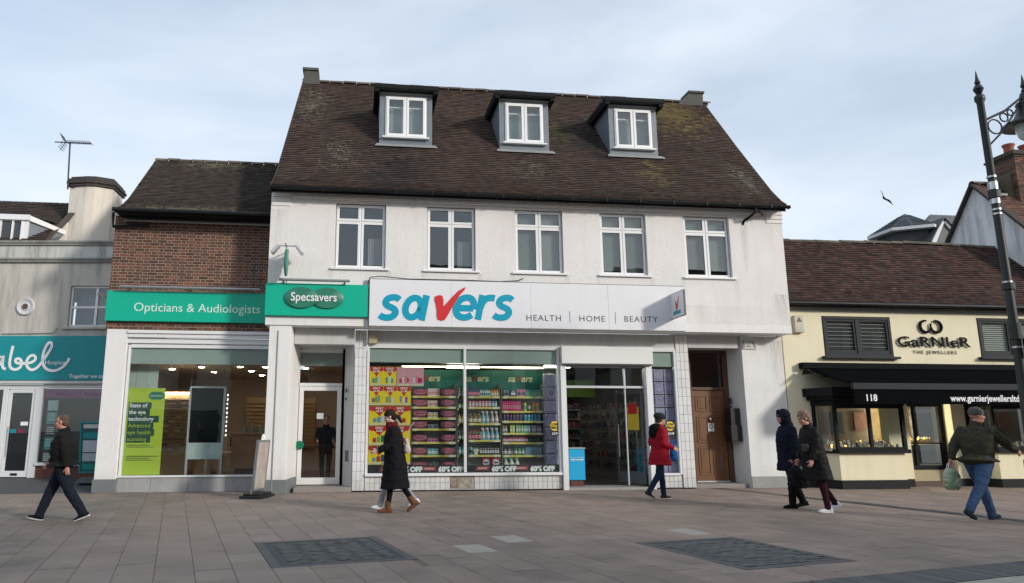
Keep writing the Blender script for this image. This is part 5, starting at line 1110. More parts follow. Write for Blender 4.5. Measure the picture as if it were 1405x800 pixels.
# right unit
row(box_me(.13, .17, grey_p, dark_p), 3.86, 4.02, .14, 2.372, 'small_box', 'grey box at the left of the top right shelf', 'box', 'grey box top right shelf')
row(box_me(.16, .18, navy_p, white_p), 4.04, 4.2, .16, 2.372, 'small_box', 'navy and white box on the top right shelf', 'box', 'navy box')
row(box_me(.12, .19, pink, navy_p), 4.22, 4.46, .12, 2.372, 'small_box', 'pink box on the top right shelf', 'box', 'pink boxes top right')
row(box_me(.1, .18, teal_p, green_p), 4.47, 4.88, .102, 2.372, 'small_box', 'teal green box on the top right shelf', 'box', 'teal boxes top right')
row(box_me(.055, .26, dpink, pink), 3.82, 4.36, .056, 1.992, 'small_box', 'tall magenta box on the second right shelf', 'box', 'tall magenta boxes')
row(can_me(.09, .22, lime_p, green_p), 4.38, 4.50, .1, 1.992, 'can', 'lime green can beside the magenta boxes', 'can', 'lime can')
row(can_me(.08, .22, dark_p, lab_), 4.50, 4.60, .09, 1.992, 'can', 'dark can between the lime and orange cans', 'can', 'dark can')
row(can_me(.1, .23, orange_p, gold_p), 4.62, 4.88, .1, 1.992, 'can', 'orange can on the second right shelf', 'can', 'orange cans')
row(can_me(.085, .17, PC('plum tub', (.12, .03, .05)), navy_p, 'tub'), 3.82, 4.38, .088, 1.732, 'tub', 'dark plum tub on the third right shelf', 'tub', 'plum tubs')
row(can_me(.095, .17, blue_p, teal_p, 'tub'), 4.38, 4.86, .095, 1.732, 'tub', 'light blue tub on the third right shelf', 'tub', 'light blue tubs')
for x0, c_, nm in ((3.82, brown_b, 'brown'), (4.02, lime_p, 'lime'), (4.18, green_p, 'green'), (4.32, PC('bright green product', (.06, .42, .12)), 'bright green'), (4.44, blue_p, 'blue'), (4.6, grey_p, 'grey'), (4.74, purple_p, 'purple')):
    row(box_me(.06, .2, c_, white_p), x0, x0+.14, .065, 1.422, 'small_box', '%s packet with white panel on the fourth right shelf' % nm, 'packet', '%s packets' % nm)
row(can_me(.05, .13, dpink, white_p, 'small_tub'), 3.82, 4.50, .052, 1.182, 'small_tub', 'small magenta tub on the fifth right shelf', 'tub', 'small magenta tubs')
row(can_me(.06, .14, dark_p, dgreen_p, 'small_tub'), 4.52, 4.86, .062, 1.182, 'small_tub', 'small dark green tub on the fifth right shelf', 'tub', 'small dark tubs')
row(can_me(.1, .17, PC('slate tub', (.09, .08, .11)), white_p, 'tub'), 3.82, 4.10, .1, .852, 'tub', 'slate coloured tub with white band on the sixth right shelf', 'tub', 'slate tubs')
row(can_me(.09, .17, PC('emerald tub', (.01, .22, .09)), white_p, 'tub'), 4.11, 4.40, .095, .852, 'tub', 'emerald tub with white band on the sixth right shelf', 'tub', 'emerald tubs')
row(box_me(.04, .2, blue_p, grey_p), 4.42, 4.88, .044, .852, 'small_box', 'thin blue grey packet on the sixth right shelf', 'packet', 'thin blue packets')
row(spray_me(.13, .30, PC('milky bottle', (.60, .66, .62)), PC('green white print', (.3, .5, .4))), 3.82, 4.28, .15, .502, 'spray_bottle', 'large milky white bottle on the bottom right shelf', 'bottle', 'milky white bottles')
row(box_me(.12, .12, purple_p, pink), 4.34, 4.9, .13, .502, 'small_box', 'low purple box on the bottom right shelf', 'box', 'low purple boxes')
# packs of paper rolls stacked beside the door
PACK = M('violet wrapped pack film', (.27, .24, .44), .3, var=.1, noise_=(9, .25), col2=(.46, .46, .60)); PKW = M('pale pack print', (.50, .50, .62), .4)
def pack_me(w, h):
    q = MB(); r = .03; n_ = 10
    q.box(-w/2+.01, w/2-.01, 0, .2, .01, h-.01, 0); q.lathe([(w*.28, 0), (w*.34, -.004), (w*.34, 0)], (0, -.004, h*.55), 18, 1, axis='y'); q.prism([(-w/2+.01, -.006, h*.03), (-w/2+.05, -.006, h*.03), (-w/2+.01, -.006, h*.16)], (0, .004, 0), 1); q.prism([(w/2-.01, -.006, h*.03), (w/2-.01, -.006, h*.16), (w/2-.05, -.006, h*.03)], (0, .004, 0), 1)
    q.poly([(w*.40*math.cos(math.pi*(j_+.5)/3), -.003, h*.5+h*.42*math.sin(math.pi*(j_+.5)/3)) for j_ in range(6)], 2)
    q.poly([(w*.22*math.cos(math.pi*j_/8), -.0055, h*.52+h*.22*math.sin(math.pi*j_/8)) for j_ in range(16)], 0)
    for sx_ in (-1, 1): q.prism([(sx_*(w/2-.01), -.004, h*.96), (sx_*(w/2-.01), -.004, h*.80), (sx_*(w/2-.07), -.004, h*.96)], (0, .003, 0), 1)
    return q.mesh('paper_roll_pack', [PACK, PKW, M('mauve pack print', (.36, .28, .50), .3, noise_=(12, .4))])
pm = pack_me(.36, .34)
for k in range(7):
    o = inst('paper_roll_pack', pm, (5.08, .80, .55+k*.345), None, rot=(0, 0, rnd.uniform(-.06, .06))); mdf = o.modifiers.new('bevel', 'BEVEL'); mdf.width = .03; mdf.segments = 3; mdf.limit_method = 'ANGLE'
    tag(o, 'violet paper roll pack, %s in the stack left of the shop door' % ['lowest', 'second up', 'third up', 'fourth up', 'fifth up', 'sixth up', 'topmost'][k], 'paper roll pack', 'packs stacked left of the door')
pm2 = pack_me(.27, .34)
for c in range(3):
    for k in range(8):
        o = inst('paper_roll_pack', pm2, (7.72+c*.28, .66, .36+k*.345), None, rot=(0, 0, rnd.uniform(-.04, .04)), scale=(1, .6, 1)); mdf = o.modifiers.new('bevel', 'BEVEL'); mdf.width = .025; mdf.segments = 3; mdf.limit_method = 'ANGLE'
        tag(o, 'violet paper roll pack, %s in the %s stack right of the shop door' % (['lowest', 'second up', 'third up', 'fourth up', 'fifth up', 'sixth up', 'seventh up', 'topmost'][k], ['left', 'middle', 'right'][c]), 'paper roll pack', 'packs stacked right of the door')
for k, (x, lb) in enumerate(((5.07, 'round yellow price badge on the window left of the shop door'), (8.19, 'round yellow price badge on the narrow window right of the door'))):
    Bd = thing('price_badge', lb, 'price badge', (x, .52, 1.5))
    q = MB(); q.lathe([(0, 0), (.12, 0), (.12, .003)], (x, .522, 1.60), 28, axis='y'); q.build('disc', M('yellow badge print', (.80, .55, .02), .5), Bd)
    MB().box(x-.10, x+.12, .521, .524, 1.36, 1.475).build('price_tab', M('black tab', (.02, .02, .02), .5), Bd)
    text(Bd, 'LOW\nPRICE', x, .518, 1.615, .085, M('black tab', (.02, .02, .02)), align='CENTER', bold=.004, ext=.001); text(Bd, '£3.99', x+.01, .517, 1.385, .075, WHITE_TXT, align='CENTER', bold=.002, ext=.001)
# posters at the left of the window
def offer_poster(x0, x1, z0, z1, lb, n_, pinkp=False, prods=(blue_p, green_p)):
    Pp = thing('offer_poster', lb, 'poster', (x0, .6, z0)); y = .585
    MB().box(x0, x1, y, y+.004, z0, z1).build('sheet', M('pink poster', (.62, .30, .36), .5, noise_=(5, .1)) if pinkp else M('yellow poster print', (.80, .60, .01), .5), Pp)
    w = (x1-x0)/n_
    for i in range(n_):
        a = x0+i*w; m_ = a+w/2; h = z1-z0
        if not pinkp:
            flat('red_arrow', [(a+.005, z1-.003), (a+w-.005, z1-.003), (a+w-.005, z1-h*.22), (m_+w*.2, z1-h*.28), (m_, z1-h*.52), (m_-w*.2, z1-h*.28), (a+.005, z1-h*.22)], y-.001, M('red arrow print', (.50, .015, .02), .5), Pp, .002)
            text(Pp, 'ONLY\n£%d.49' % (1+(i*3+int(z0*7)) % 5), m_, y-.004, z1-h*.15, h*.15, WHITE_TXT, align='CENTER', bold=.002, ext=.0005)
        else:
            q = MB(); q.lathe([(0, 0), (w*.2, 0), (w*.2, .003)], (m_+w*.2, y-.003, z0+h*.3), 16, axis='y'); q.build('round_badge', M('red arrow print', (.5, .015, .02)), Pp)
        for j in range(3):
            xx = m_-w*.30+j*w*.2; hh = h*(.18+.14*((i+j) % 3)/2)
            MB().box(xx, xx+w*.16, y-.005, y-.002, z0+h*.16, z0+h*.2+hh).build('printed_pack', (prods[(i+j) % len(prods)]), Pp)
        MB().box(a+.01, a+w-.01, y-.004, y-.001, z0+.01, z0+h*.12).build('print_band', M('pale print band', (.60, .58, .40), .5) if j else WHITE_TXT, Pp)
offer_poster(.30, .98, 2.60, 3.09, 'red and yellow double offer poster, top left of the shop window', 2, prods=(teal_p, green_p, white_p))
offer_poster(.99, 1.68, 2.60, 3.09, 'pink double offer poster beside the top left yellow poster', 2, True, (dpink, white_p, pink))
offer_poster(.30, 1.35, 2.11, 2.59, 'red and yellow triple offer poster, second row', 3, prods=(purple_p, green_p, grey_p, white_p))
offer_poster(.30, 1.35, 1.61, 2.09, 'red and yellow offer poster, third row behind the woman in black', 2, prods=(blue_p, blue_p, white_p, red_p))
offer_poster(.30, 1.35, 1.12, 1.60, 'red and yellow offer poster, fourth row', 2, prods=(dpink, green_p, dgreen_p))
offer_poster(.30, 1.35, .65, 1.11, 'red and yellow offer poster, lowest row', 2, prods=(blue_p, red_p, navy_p))
Bn = thing('offer_banner', 'black banner along the bottom of the shop window reading 60% OFF', 'banner', (2.7, .56, .45))
for k, (a, b) in enumerate(((.29, 2.69), (2.77, 5.16))):
    MB().box(a, b, .552, .556, .445, .635).build('strip', M('black banner print', (.018, .018, .02), .5), Bn)
for x in (1.02, 2.06, 3.42, 4.42):
    text(Bn, '60% OFF', x, .549, .48, .16, WHITE_TXT, bold=.012, ext=.001, sx=1.05)
    flat('red_print', [(x-.42, .50), (x-.08, .50), (x-.05, .60), (x-.38, .60)], .5515, M('faded red print', (.36, .05, .05), .5), Bn, .001); flat('red_print_line', [(x-.36, .53), (x-.12, .53), (x-.12, .57), (x-.36, .57)], .5500, M('pink print', (.55, .35, .33), .5), Bn, .001)
# rows of stock deep inside
for (x0, x1, y0, y1, lb) in ((5.4, 5.75, 1.9, 8, 'long stocked shelves along the left of the shop aisle'), (6.15, 7.2, 5.0, 5.4, 'stocked shelves across the dim aisle'), (7.9, 8.4, 1.6, 8, 'long stocked shelves along the right wall of the dim shop')):
    Sh = thing('stocked_shelving', lb, 'shelving', ((x0+x1)/2, (y0+y1)/2, .05)); mb = MB(); st = MB(); z = .35
    while z < 2.3:
        mb.box(x0, x1, y0, y1, z-.03, z); xx = x0 if x1-x0 > .6 else x0
        if x1-x0 > .6:
            q = x0
            while q < x1-.06: w = rnd.uniform(.05, .1); st.box(q, q+w-.008, y0+.01, y0+.2, z, z+rnd.uniform(.08, .22), rnd.randrange(6)); q += w
        else:
            q = y0; fx = x1 if x0 < 6 else x0
            while q < y1-.1: w = rnd.uniform(.06, .12); st.box(min(fx, fx+(.18 if x0 > 6 else -.18)), max(fx, fx+(.18 if x0 > 6 else -.18)), q, q+w-.01, z, z+rnd.uniform(.08, .22), rnd.randrange(6)); q += w
            q = x0
            while q < x1-.05: w = rnd.uniform(.05, .1); st.box(q, q+w-.008, y0-.0, y0+.15, z, z+rnd.uniform(.08, .22), rnd.randrange(6)); q += w
        z += .3
    mb.box(x0+.02, x1-.02, y0+.02, y1-.02, .05, 2.3) if x1-x0 < .6 else mb.box(x0, x1, y0+.22, y1, .05, 2.3)
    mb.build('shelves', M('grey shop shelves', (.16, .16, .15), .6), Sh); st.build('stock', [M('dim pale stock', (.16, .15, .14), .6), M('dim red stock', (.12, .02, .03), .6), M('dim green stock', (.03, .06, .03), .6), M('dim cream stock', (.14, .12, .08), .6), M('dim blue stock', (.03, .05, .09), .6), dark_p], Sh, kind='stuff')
q = thing('blue_bin', 'bright blue display bin standing in the shop doorway', 'display bin', (5.74, 1.0, .06))
MB().box(5.52, 5.95, .86, 1.2, .22, 1.02).build('body', M('bright blue board', (.0, .36, .66), .5, noise_=(2, .04)), q, bevel=.008); MB().box(5.56, 5.91, .90, 1.16, .06, .22).build('base', M('dark red base', (.10, .03, .025), .6), q); MB().box(5.50, 5.97, .84, 1.22, 1.02, 1.045).build('lid', M('pale lid', (.40, .44, .46), .5), q)
text(q, 'help yourself', 5.735, .855, .72, .065, WHITE_TXT, align='CENTER', shear=.2, bold=.002, ext=.001); MB().box(5.53, 5.94, .853, .858, .795, .800).build('print_line', WHITE_TXT, q)

# ------------------------------------------------------------------ jeweller's building, right
J = thing('cream_jeweller_building', 'low cream painted building with old red brown tiled roof and black awning', 'building', (16, .5, 0))
JY = .5; CREAMP = M('cream masonry paint', (.80, .74, .53), .8, drips=[(12.7, 3.44, .1, .5, .4), (14.9, 3.44, .1, .5, .4), (17.4, 3.44, .1, .5, .4)], noise_=(1.2, .05), bump=(26, .3, .008), streak=.06)
mb = MB(); wall_holes(mb, 11.55, 20.9, .20, 4.92, JY, JY+.3, [(12.76, 14.83, 3.50, 4.62), (17.52, 19.6, 3.53, 4.65), (12.35, 14.40, .2, 2.45), (15.02, 16.35, .2, 2.45), (16.75, 19.0, .2, 2.45)])
mb.build('wall', CREAMP, J)
for a, b in ((11.56, 12.34), (14.42, 15.0), (16.36, 16.74)): MB().box(a, b, JY-.03, JY-.001, 0, .2).build('plinth', M('black plinth paint', (.018, .019, .02), .7, spec=.2, noise_=(6, .2)), J, bevel=.008)
DG = M('dark grey window paint', (.028, .033, .037), .6, spec=.2)
for (x0, x1, z0, z1, lb, bl) in ((12.78, 14.81, 3.50, 4.60, 'dark louvred first floor window', False), (17.54, 19.58, 3.53, 4.63, 'first floor window with white slatted blind', True)):
    mb = MB(); frame_rect(mb, x0, x1, z0, z1, JY-.02, JY+.08, .07); m_ = (x0+x1)/2; mb.box(m_-.05, m_+.05, JY-.02, JY+.08, z0+.07, z1-.07)
    for a, b in ((x0+.07, m_-.05), (m_+.05, x1-.07)): frame_rect(mb, a, b, z0+.07, z1-.07, JY+.0, JY+.06, .06, wb=.10)
    w = mb.build('window', DG, J, bevel=.006, label=lb)
    MB().box(x0-.12, x1+.12, JY-.14, JY+.0, z0-.07, z0-.005).build('window_sill', DG, w, bevel=.008)
    for a, b in ((x0+.13, m_-.11), (m_+.11, x1-.13)):
        MB().box(a, b, JY+.02, JY+.026, z0+.17, z1-.13).build('pane', GLASS, w)
        z = z0+.19; k = 0
        while z < z1-.16:
            st = .105 if not bl else .06
            q = MB(); q.prism([(a, JY+.06, z), (b, JY+.06, z), (b, JY+.10, z+st*.72), (a, JY+.10, z+st*.72)], (0, .006, 0)); q.build('slat', M('dark louvre', (.045, .045, .045), .4) if not bl else M('white blind slat', (.55, .54, .50), .5, noise_=(5, .1)), w)
            if not bl: q = MB(); q.box(a, b, JY+.045, JY+.055, z+st*.72, z+st*.72+.014); q.build('slat_edge', M('pale louvre edge', (.42, .42, .42), .5), w)
            z += st; k += 1
MB().box(12.7, 19.7, JY+.5, JY+.52, 3.4, 4.7).build('interior_wall', DARK_ROOM, J)
mb = MB(); mb.tube([(11.6, .22, 4.92), (21.05, .22, 4.93)], .06, 10); mb.box(11.56, 21, .28, .5, 4.86, 4.88); mb.box(11.56, 21, .27, .29, 4.84, 4.95); mb.build('gutter', BLACK_GUTTER, J, smooth=True)
mb = MB(); mb.box(11.56, 20.9, JY-.025, JY-.001, 4.74, 4.83); mb.build('eaves_board', M('grey eaves board', (.34, .34, .31), .7, noise_=(3, .15)), J)
for k, s_ in enumerate((0,)):
    prof3 = [(.22, 4.98), (.9, 5.42), (3.1, 7.52)]
    mb = MB(); tiled_slope(mb, lambda t: (11.5, 21.0-.1*math.sin(t*5)), prof3, seed=31, gauge=.118); mb.build('roof_tiles', ROOF_RED, J, kind='stuff')
mb = MB()
for (a, b), (c, d) in zip(prof3[:-1], prof3[1:]): mb.quad((11.54, a, b-.03), (20.95, a, b-.03), (20.95, c, d-.03), (11.54, c, d-.03))
mb.quad((11.54, 3.1, 7.49), (20.95, 3.1, 7.49), (20.95, 6, 5), (11.54, 6, 5)); mb.poly([(20.9, .3, 4.8)]+[(20.9, a, b-.03) for a, b in prof3]+[(20.9, 6, 4.8)]); mb.build('roof', MATS['roof underlay and rear slope'], J)
x = 11.5
while x < 20.8: inst('ridge_tile', ridge_me, (x, 3.1, 7.47+.03*math.sin(x*.8)+rnd.uniform(-.01, .01)), J, rot=(0, rnd.uniform(-.02, .02), 0)); x += .44
# sign on the wall
S = thing('jeweller_wall_sign', 'raised black GARNIER lettering with linked ring emblem on the cream wall', 'sign', (16, .48, 3.6))
BLK = M('black raised lettering', (.008, .008, .009), .7, spec=.1)
text(S, 'GaRNIeR', 16.05, JY-.05, 3.80, .40, BLK, align='CENTER', bold=.003, ext=.012, sx=1.42, spacing=1.02)
text(S, 'THE JEWELLERS', 16.08, JY-.02, 3.60, .13, BLK, align='CENTER', ext=.003, sx=1.15, spacing=1.35)
for k, cx in enumerate((15.87, 16.19)):
    q = MB(); n_ = 22; r0 = .165; s_ = 1 if k == 0 else -1
    pts = [(cx+s_*r0*math.cos(R_(75+i*(330-15)/n_)), JY-.04-.008*k, 4.37+r0*math.sin(R_(75+i*315/n_))) for i in range(n_+1)]
    q.tube(pts, [.014+.026*math.sin(math.pi*min(1, (i+3)/(n_+4))) for i in range(n_+1)], 8); q.build('ring', BLK, S, smooth=True)
Al = thing('alarm_box', 'cream alarm box with dark triangle beside the corner of the white building', 'alarm box', (12, .48, 4.13))
MB().box(11.88, 12.15, .38, .497, 4.13, 4.60).build('case', M('cream alarm case', (.50, .47, .38), .5), Al, bevel=.012); flat('triangle', [(11.93, 4.42), (12.10, 4.42), (12.015, 4.56)], .376, M('dark brown print', (.10, .06, .05), .5), Al); MB().box(11.93, 12.10, .374, .379, 4.17, 4.26).build('text_label', M('pale green label', (.40, .46, .38), .5), Al)
# awning
A = thing('black_awning', 'long black fabric awning over the jeweller shop front', 'awning', (15.3, 0, 2.3))
AW = M('black awning canvas', (.006, .007, .008), 1.0, noise_=(3, .3), spec=.0)
x0, x1 = 11.97, 20.6; ys, zs_ = (.42, 3.18), (-1.05, 2.66)
mb = MB(); n_ = 24
for i in range(n_):
    for j in range(8):
        f = lambda u, v: (x0+.12+(x1-x0-.12)*u+(.22*v if u == 0 else 0), ys[0]+(zs_[0]-ys[0])*v, ys[1]+(zs_[1]-ys[1])*v-.05*math.sin(math.pi*v)+.012*math.sin(u*31)*v)
        pass
mb.v = [f(i/n_, j/8) for i in range(n_+1) for j in range(9)]; mb.f = [(i*9+j, i*9+j+1, (i+1)*9+j+1, (i+1)*9+j) for i in range(n_) for j in range(8)]; mb.mi = [0]*len(mb.f)
cv = mb.build('canvas', AW, A, smooth=True); sld = cv.modifiers.new('thickness', 'SOLIDIFY'); sld.thickness = .008
MB().box(x0+.34, x1, -1.12, -1.02, 2.50, 2.66).build('front_rail', M('dark grey awning rail', (.02, .024, .03), .6, spec=.2), A, bevel=.01)
MB().box(x0+.36, x1, -1.085, -1.075, 2.14, 2.50).build('valance', AW, A)
mb = MB(); mb.box(x0-.02, x1, .30, .498, 3.14, 3.30); mb.prism([(x0, .3, 3.12), (x0, -.1, 2.98), (x0, .45, 2.98)], (.05, 0, 0)); mb.build('cassette', M('black cassette', (.008, .009, .010), .8, spec=.1), A, bevel=.01)
mb = MB(); mb.tube([(12.6, .40, 2.95), (13.3, -.35, 2.8), (12.7, -1.0, 2.6)], .025, 8); mb.tube([(18.0, .40, 2.95), (17.3, -.35, 2.8), (18.0, -1.0, 2.6)], .025, 8); mb.build('folding_arm', MATS['black cassette'], A)
text(A, '118', 12.62, -1.09, 2.215, .235, WHITE_TXT, bold=.004, ext=.002, sx=.95)
text(A, 'www.garnierjewellersltd', 14.97, -1.09, 2.215, .235, WHITE_TXT, bold=.004, ext=.002, sx=.84)
# bay shop windows
def bay(x0, x1, lb, splay=True):
    Y0 = -.12; BF = M('black shop window frame', (.009, .010, .012), .6, spec=.15)
    base = MB(); base.prism([(x0-.05, JY, .22), (x0+.18, Y0+.02, .22), (x1-.10, Y0+.02, .22), (x1+.05, JY, .22)], (0, 0, .68)); base.build('bay_wall', CREAMP, J, bevel=.006)
    q = MB(); q.prism([(x0-.09, JY, 0), (x0+.16, Y0-.02, 0), (x1-.08, Y0-.02, 0), (x1+.09, JY, 0)], (0, 0, .219)); q.build('bay_plinth', MATS['black plinth paint'], J, bevel=.006)
    q = MB(); q.prism([(x0-.10, JY, .90), (x0+.13, Y0-.08, .90), (x1+.02, Y0-.08, .90), (x1+.12, JY, .90)], (0, 0, .10)); q.prism([(x0-.20, JY, 2.28), (x0+.02, Y0-.18, 2.28), (x1+.10, Y0-.18, 2.28), (x1+.14, JY, 2.28)], (0, 0, .10)); q.prism([(x0-.1, JY, 2.14), (x0+.13, Y0-.03, 2.14), (x1+.02, Y0-.03, 2.14), (x1+.05, JY, 2.14)], (0, 0, .14)); q.prism([(x0-.30, JY, 2.38), (x0-.05, Y0-.28, 2.38), (x1+.10, Y0-.28, 2.38), (x1+.14, JY, 2.38)], (0, 0, .22))
    q.box(x0+.14, x0+.22, Y0, Y0+.08, 1.0, 2.14); q.box(x1-.10, x1, Y0, Y0+.08, 1.0, 2.14); m_ = x0+.14+(x1-x0-.14)*.50; q.box(m_-.045, m_+.045, Y0, Y0+.07, 1.0, 2.14); q.box(x0+.22, x1-.1, Y0+.005, Y0+.06, 2.06, 2.14); q.box(x0+.22, x1-.1, Y0+.005, Y0+.06, 1.0, 1.06); q.box(x0-.08, x0, JY-.08, JY, 1.0, 2.3)
    w = q.build('bay_window', BF, J, bevel=.005, label=lb)
    MB().box(x0+.22, m_-.045, Y0+.03, Y0+.037, 1.06, 2.06).build('pane', SHOPGLASS, w); MB().box(m_+.045, x1-.1, Y0+.03, Y0+.037, 1.06, 2.06).build('pane', SHOPGLASS, w)
    q = MB(); q.prism([(x0-.04, JY-.08, 1.0), (x0+.14, Y0+.08, 1.0), (x0+.145, Y0+.08, 1.0), (x0-.035, JY-.08, 1.0)], (0, 0, 1.1)); q.build('side_pane', SHOPGLASS, w)
    q = MB(); q.box(x0+.0, x1, Y0+.1, JY+1.0, .96, 1.0); q.build('display_floor', M('pale display cloth', (.42, .39, .35), .8), J)
    q = MB(); q.quad((x0, JY+1, .96), (x1+.3, JY+1, .96), (x1+.3, JY+1, 2.5), (x0, JY+1, 2.5)); q.build('display_back', M('beige display back', (.20, .165, .125), .7, noise_=(1.5, .5)), J)
    for k in range(3): MB().box(x0+.35+k*.75, x0+.75+k*.75, JY+.96, JY+.985, 1.3+.1*k, 2.0).build('display_picture', M('display picture %d' % k, [(.10, .14, .09), (.03, .08, .10), (.25, .10, .07)][k], .5, noise_=(8, .5)), J)
    MB().box(x0+.5, x0+.56, Y0+.2, Y0+.26, 2.30, 2.31).build('display_lamp', M('lit shop spot', (1, .85, .6), .5, emit=200), J); MB().box(x1-.6, x1-.54, Y0+.2, Y0+.26, 2.30, 2.31).build('display_lamp', MATS['lit shop spot'], J)
bay(12.28, 14.42, 'black framed jewellery window left of the door'); bay(16.85, 19.1, 'black framed jewellery window right of the door')
stm = []
for c_, nm in ((M('white display velvet', (.62, .58, .52), .7), 'w'), (M('gold jewellery', (.60, .38, .12), .3, metal=.7), 'g'), (M('dark display velvet', (.05, .03, .04), .7), 'd')):
    q = MB(); q.prism([(-.035, 0, 0), (.035, 0, 0), (.02, .02, .11), (-.02, .02, .11)], (0, .03, 0), 0); q.lathe([(.0, 0), (.014, 0), (.014, .01)], (0, -.004, .06), 8, 1, axis='y'); stm.append(q.mesh('jewellery_stand', [c_, MATS.get('gold jewellery') or c_]))
for (a, b, nm) in ((12.42, 14.3, 'left jewellery window'), (17.0, 18.9, 'right jewellery window')):
    for r_ in range(4):
        x = a+.05*r_
        while x < b:
            o = inst('jewellery_stand', rnd.choice([stm[0], stm[0], stm[0], stm[1], stm[2]]), (x, .02+r_*.14, 1.0+.035*r_), None, rot=(0, 0, rnd.uniform(-.3, .3)), scale=(1, 1, rnd.uniform(.7, 1.3))); tag(o, 'small jewellery stand in the %s row of the %s' % (['front', 'second', 'third', 'back'][r_], nm), 'jewellery stand', 'jewellery stands in the %s' % nm); x += rnd.uniform(.09, .13) if nm[0] == 'l' else .16
# door
q = MB(); q.box(15.05, 15.13, .8, .9, .12, 2.4); q.box(16.22, 16.34, .8, .9, .12, 2.4); q.box(15.40, 15.48, .82, .90, .45, 2.15); q.box(15.13, 16.22, .8, .9, 2.14, 2.4); q.box(15.13, 16.22, .8, .9, .42, .54); q.box(15.13, 16.22, .82, .9, 1.12, 1.16)
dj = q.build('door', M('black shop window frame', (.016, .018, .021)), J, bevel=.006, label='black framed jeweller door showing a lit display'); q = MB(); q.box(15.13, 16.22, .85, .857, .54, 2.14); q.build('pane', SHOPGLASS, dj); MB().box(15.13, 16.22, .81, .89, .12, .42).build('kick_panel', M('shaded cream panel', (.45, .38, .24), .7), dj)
mb = MB(); mb.quad((14.9, 2.3, .1), (16.6, 2.3, .1), (16.6, 2.3, 2.6), (14.9, 2.3, 2.6)); mb.quad((14.9, .9, 1.1), (16.6, .9, 1.1), (16.6, 2.3, 1.1), (14.9, 2.3, 1.1)); mb.build('display_back', M('gold lit display back', (.30, .22, .10), .6, noise_=(5, .6)), J)
mb = MB(); mb.box(15.0, 16.36, .3, .8, 2.45, 2.5); mb.quad((15.0, .5, .2), (15.0, 1, .2), (15.0, 1, 2.45), (15.0, .5, 2.45)); mb.quad((16.36, 1, .2), (16.36, .5, .2), (16.36, .5, 2.45), (16.36, 1, 2.45)); mb.build('door_reveal', CREAMP, J)
for k in range(5): MB().box(15.22+(k % 2)*.1, 15.29+(k % 2)*.1, 1.2, 1.25, 1.35+k*.15, 1.42+k*.15).build('display_lamp', MATS['lit shop spot'], J)
for k in range(14):
    q = MB(); q.lathe([(0, 0), (.035, 0), (.02, .06), (.04, .12), (0, .2)], (15.6+(k % 7)*.085, 1.1+.2*(k // 7), 1.12), 8); o = single(q, 'jewellery_bust', MATS['white display velvet'] if k % 2 else MATS['gold jewellery'], 'small pale bust in the lit jeweller door display' if k % 2 else 'small gold ornament in the lit jeweller door display', 'jewellery bust' if k % 2 else 'ornament', (15.6+(k % 7)*.085, 1.1+.2*(k // 7), 1.12), group='busts and ornaments behind the jeweller door')
q = MB(); q.box(15.0, 16.4, .5, .8, .0, .12); q.build('door_step', M('brown tiled step', (.10, .06, .05), .7), J)
MB().box(16.46, 16.74, JY-.03, JY-.001, .98, 1.03).build('letter_slot', BLK, J)
# ------------------------------------------------------------------ houses behind on the right
N = thing('gabled_white_house', 'taller house with stained white gable and brick chimney behind the cream shop', 'house', (23, 3.5, 0))
gx = 21.0
GAB = M('stained white gable render', (.74, .75, .76), .9, noise_=(1.1, .2), streak=.35, bump=(12, .3, .01))
ap = (3.47, 9.84); fe = (.9, 6.82); re_ = (6.0, 6.6)
mb = MB(); mb.prism([(gx, fe[0], 0), (gx, re_[0], 0), (gx, re_[0], re_[1]), (gx, ap[0], ap[1]-.05), (gx, fe[0], fe[1])], (8, 0, 0)); mb.build('wall', GAB, N)
mb = MB(); tiled_slope(mb, lambda t: (gx-.12, 29), [fe, ap], seed=41, gauge=.11); mb.build('roof_tiles', M('orange brown roof tiles', (.17, .075, .045), .92, var=.4, islands=True, col2=(.08, .055, .045), bump=(40, .4, .004)), N, kind='stuff')
mb = MB()
for (a, b) in (((fe[0]-.05, fe[1]-.06), ap), ((re_[0]+.05, re_[1]-.06), ap)):
    mb.prism([(gx-.16, a[0], a[1]-.06), (gx-.16, b[0], b[1]-.07), (gx-.16, b[0], b[1]+.05), (gx-.16, a[0], a[1]+.05)], (.24, 0, 0))
mb.build('verge', M('dark verge tiles', (.055, .042, .036), .9, noise_=(12, .4)), N)
mb = MB(); mb.quad((gx, ap[0], ap[1]-.01), (29, ap[0], ap[1]-.01), (29, re_[0], re_[1]), (gx, re_[0], re_[1])); mb.build('roof', MATS['roof underlay and rear slope'], N)
x = gx-.1
while x < 29: inst('ridge_tile', ridge_me, (x, ap[0], ap[1]+.0), N); x += .44
# chimney: courses of bricks as geometry
CX0, CX1, CY0, CY1 = 21.95, 23.9, 2.75, 3.75
MBk = MB(); z = 8.55; r_ = 0; r2 = random.Random(4)
while z < 10.62:
    x = CX0-(.11 if r_ % 2 else 0)
    while x < CX1:
        a, b = max(x, CX0), min(x+.215, CX1)
        if b-a > .03: MBk.box(a, b, CY0-.012+r2.uniform(-.003, .003), CY0+.05, z, z+.066)
        x += .228
    y = CY0
    while y < CY1: MBk.box(CX0-.012, CX0+.05, y, min(y+.215, CY1), z, z+.066); y += .228
    z += .078; r_ += 1
ch = MB().box(CX0, CX1, CY0, CY1, 7.5, 10.66).build('chimney', MORTAR, N, label='broad brick chimney stack with red pots')
MBk.build('chimney_bricks', M('sooty chimney bricks', (.075, .055, .042), .9, var=.4, islands=True, col2=(.16, .07, .04)), ch, kind='stuff')
mb = MB()
for k, (z, e) in enumerate(((10.62, .04), (10.70, .09), (10.78, .05), (9.55, .03))): mb.box(CX0-e, CX1+e, CY0-e, CY1+e, z, z+.075)
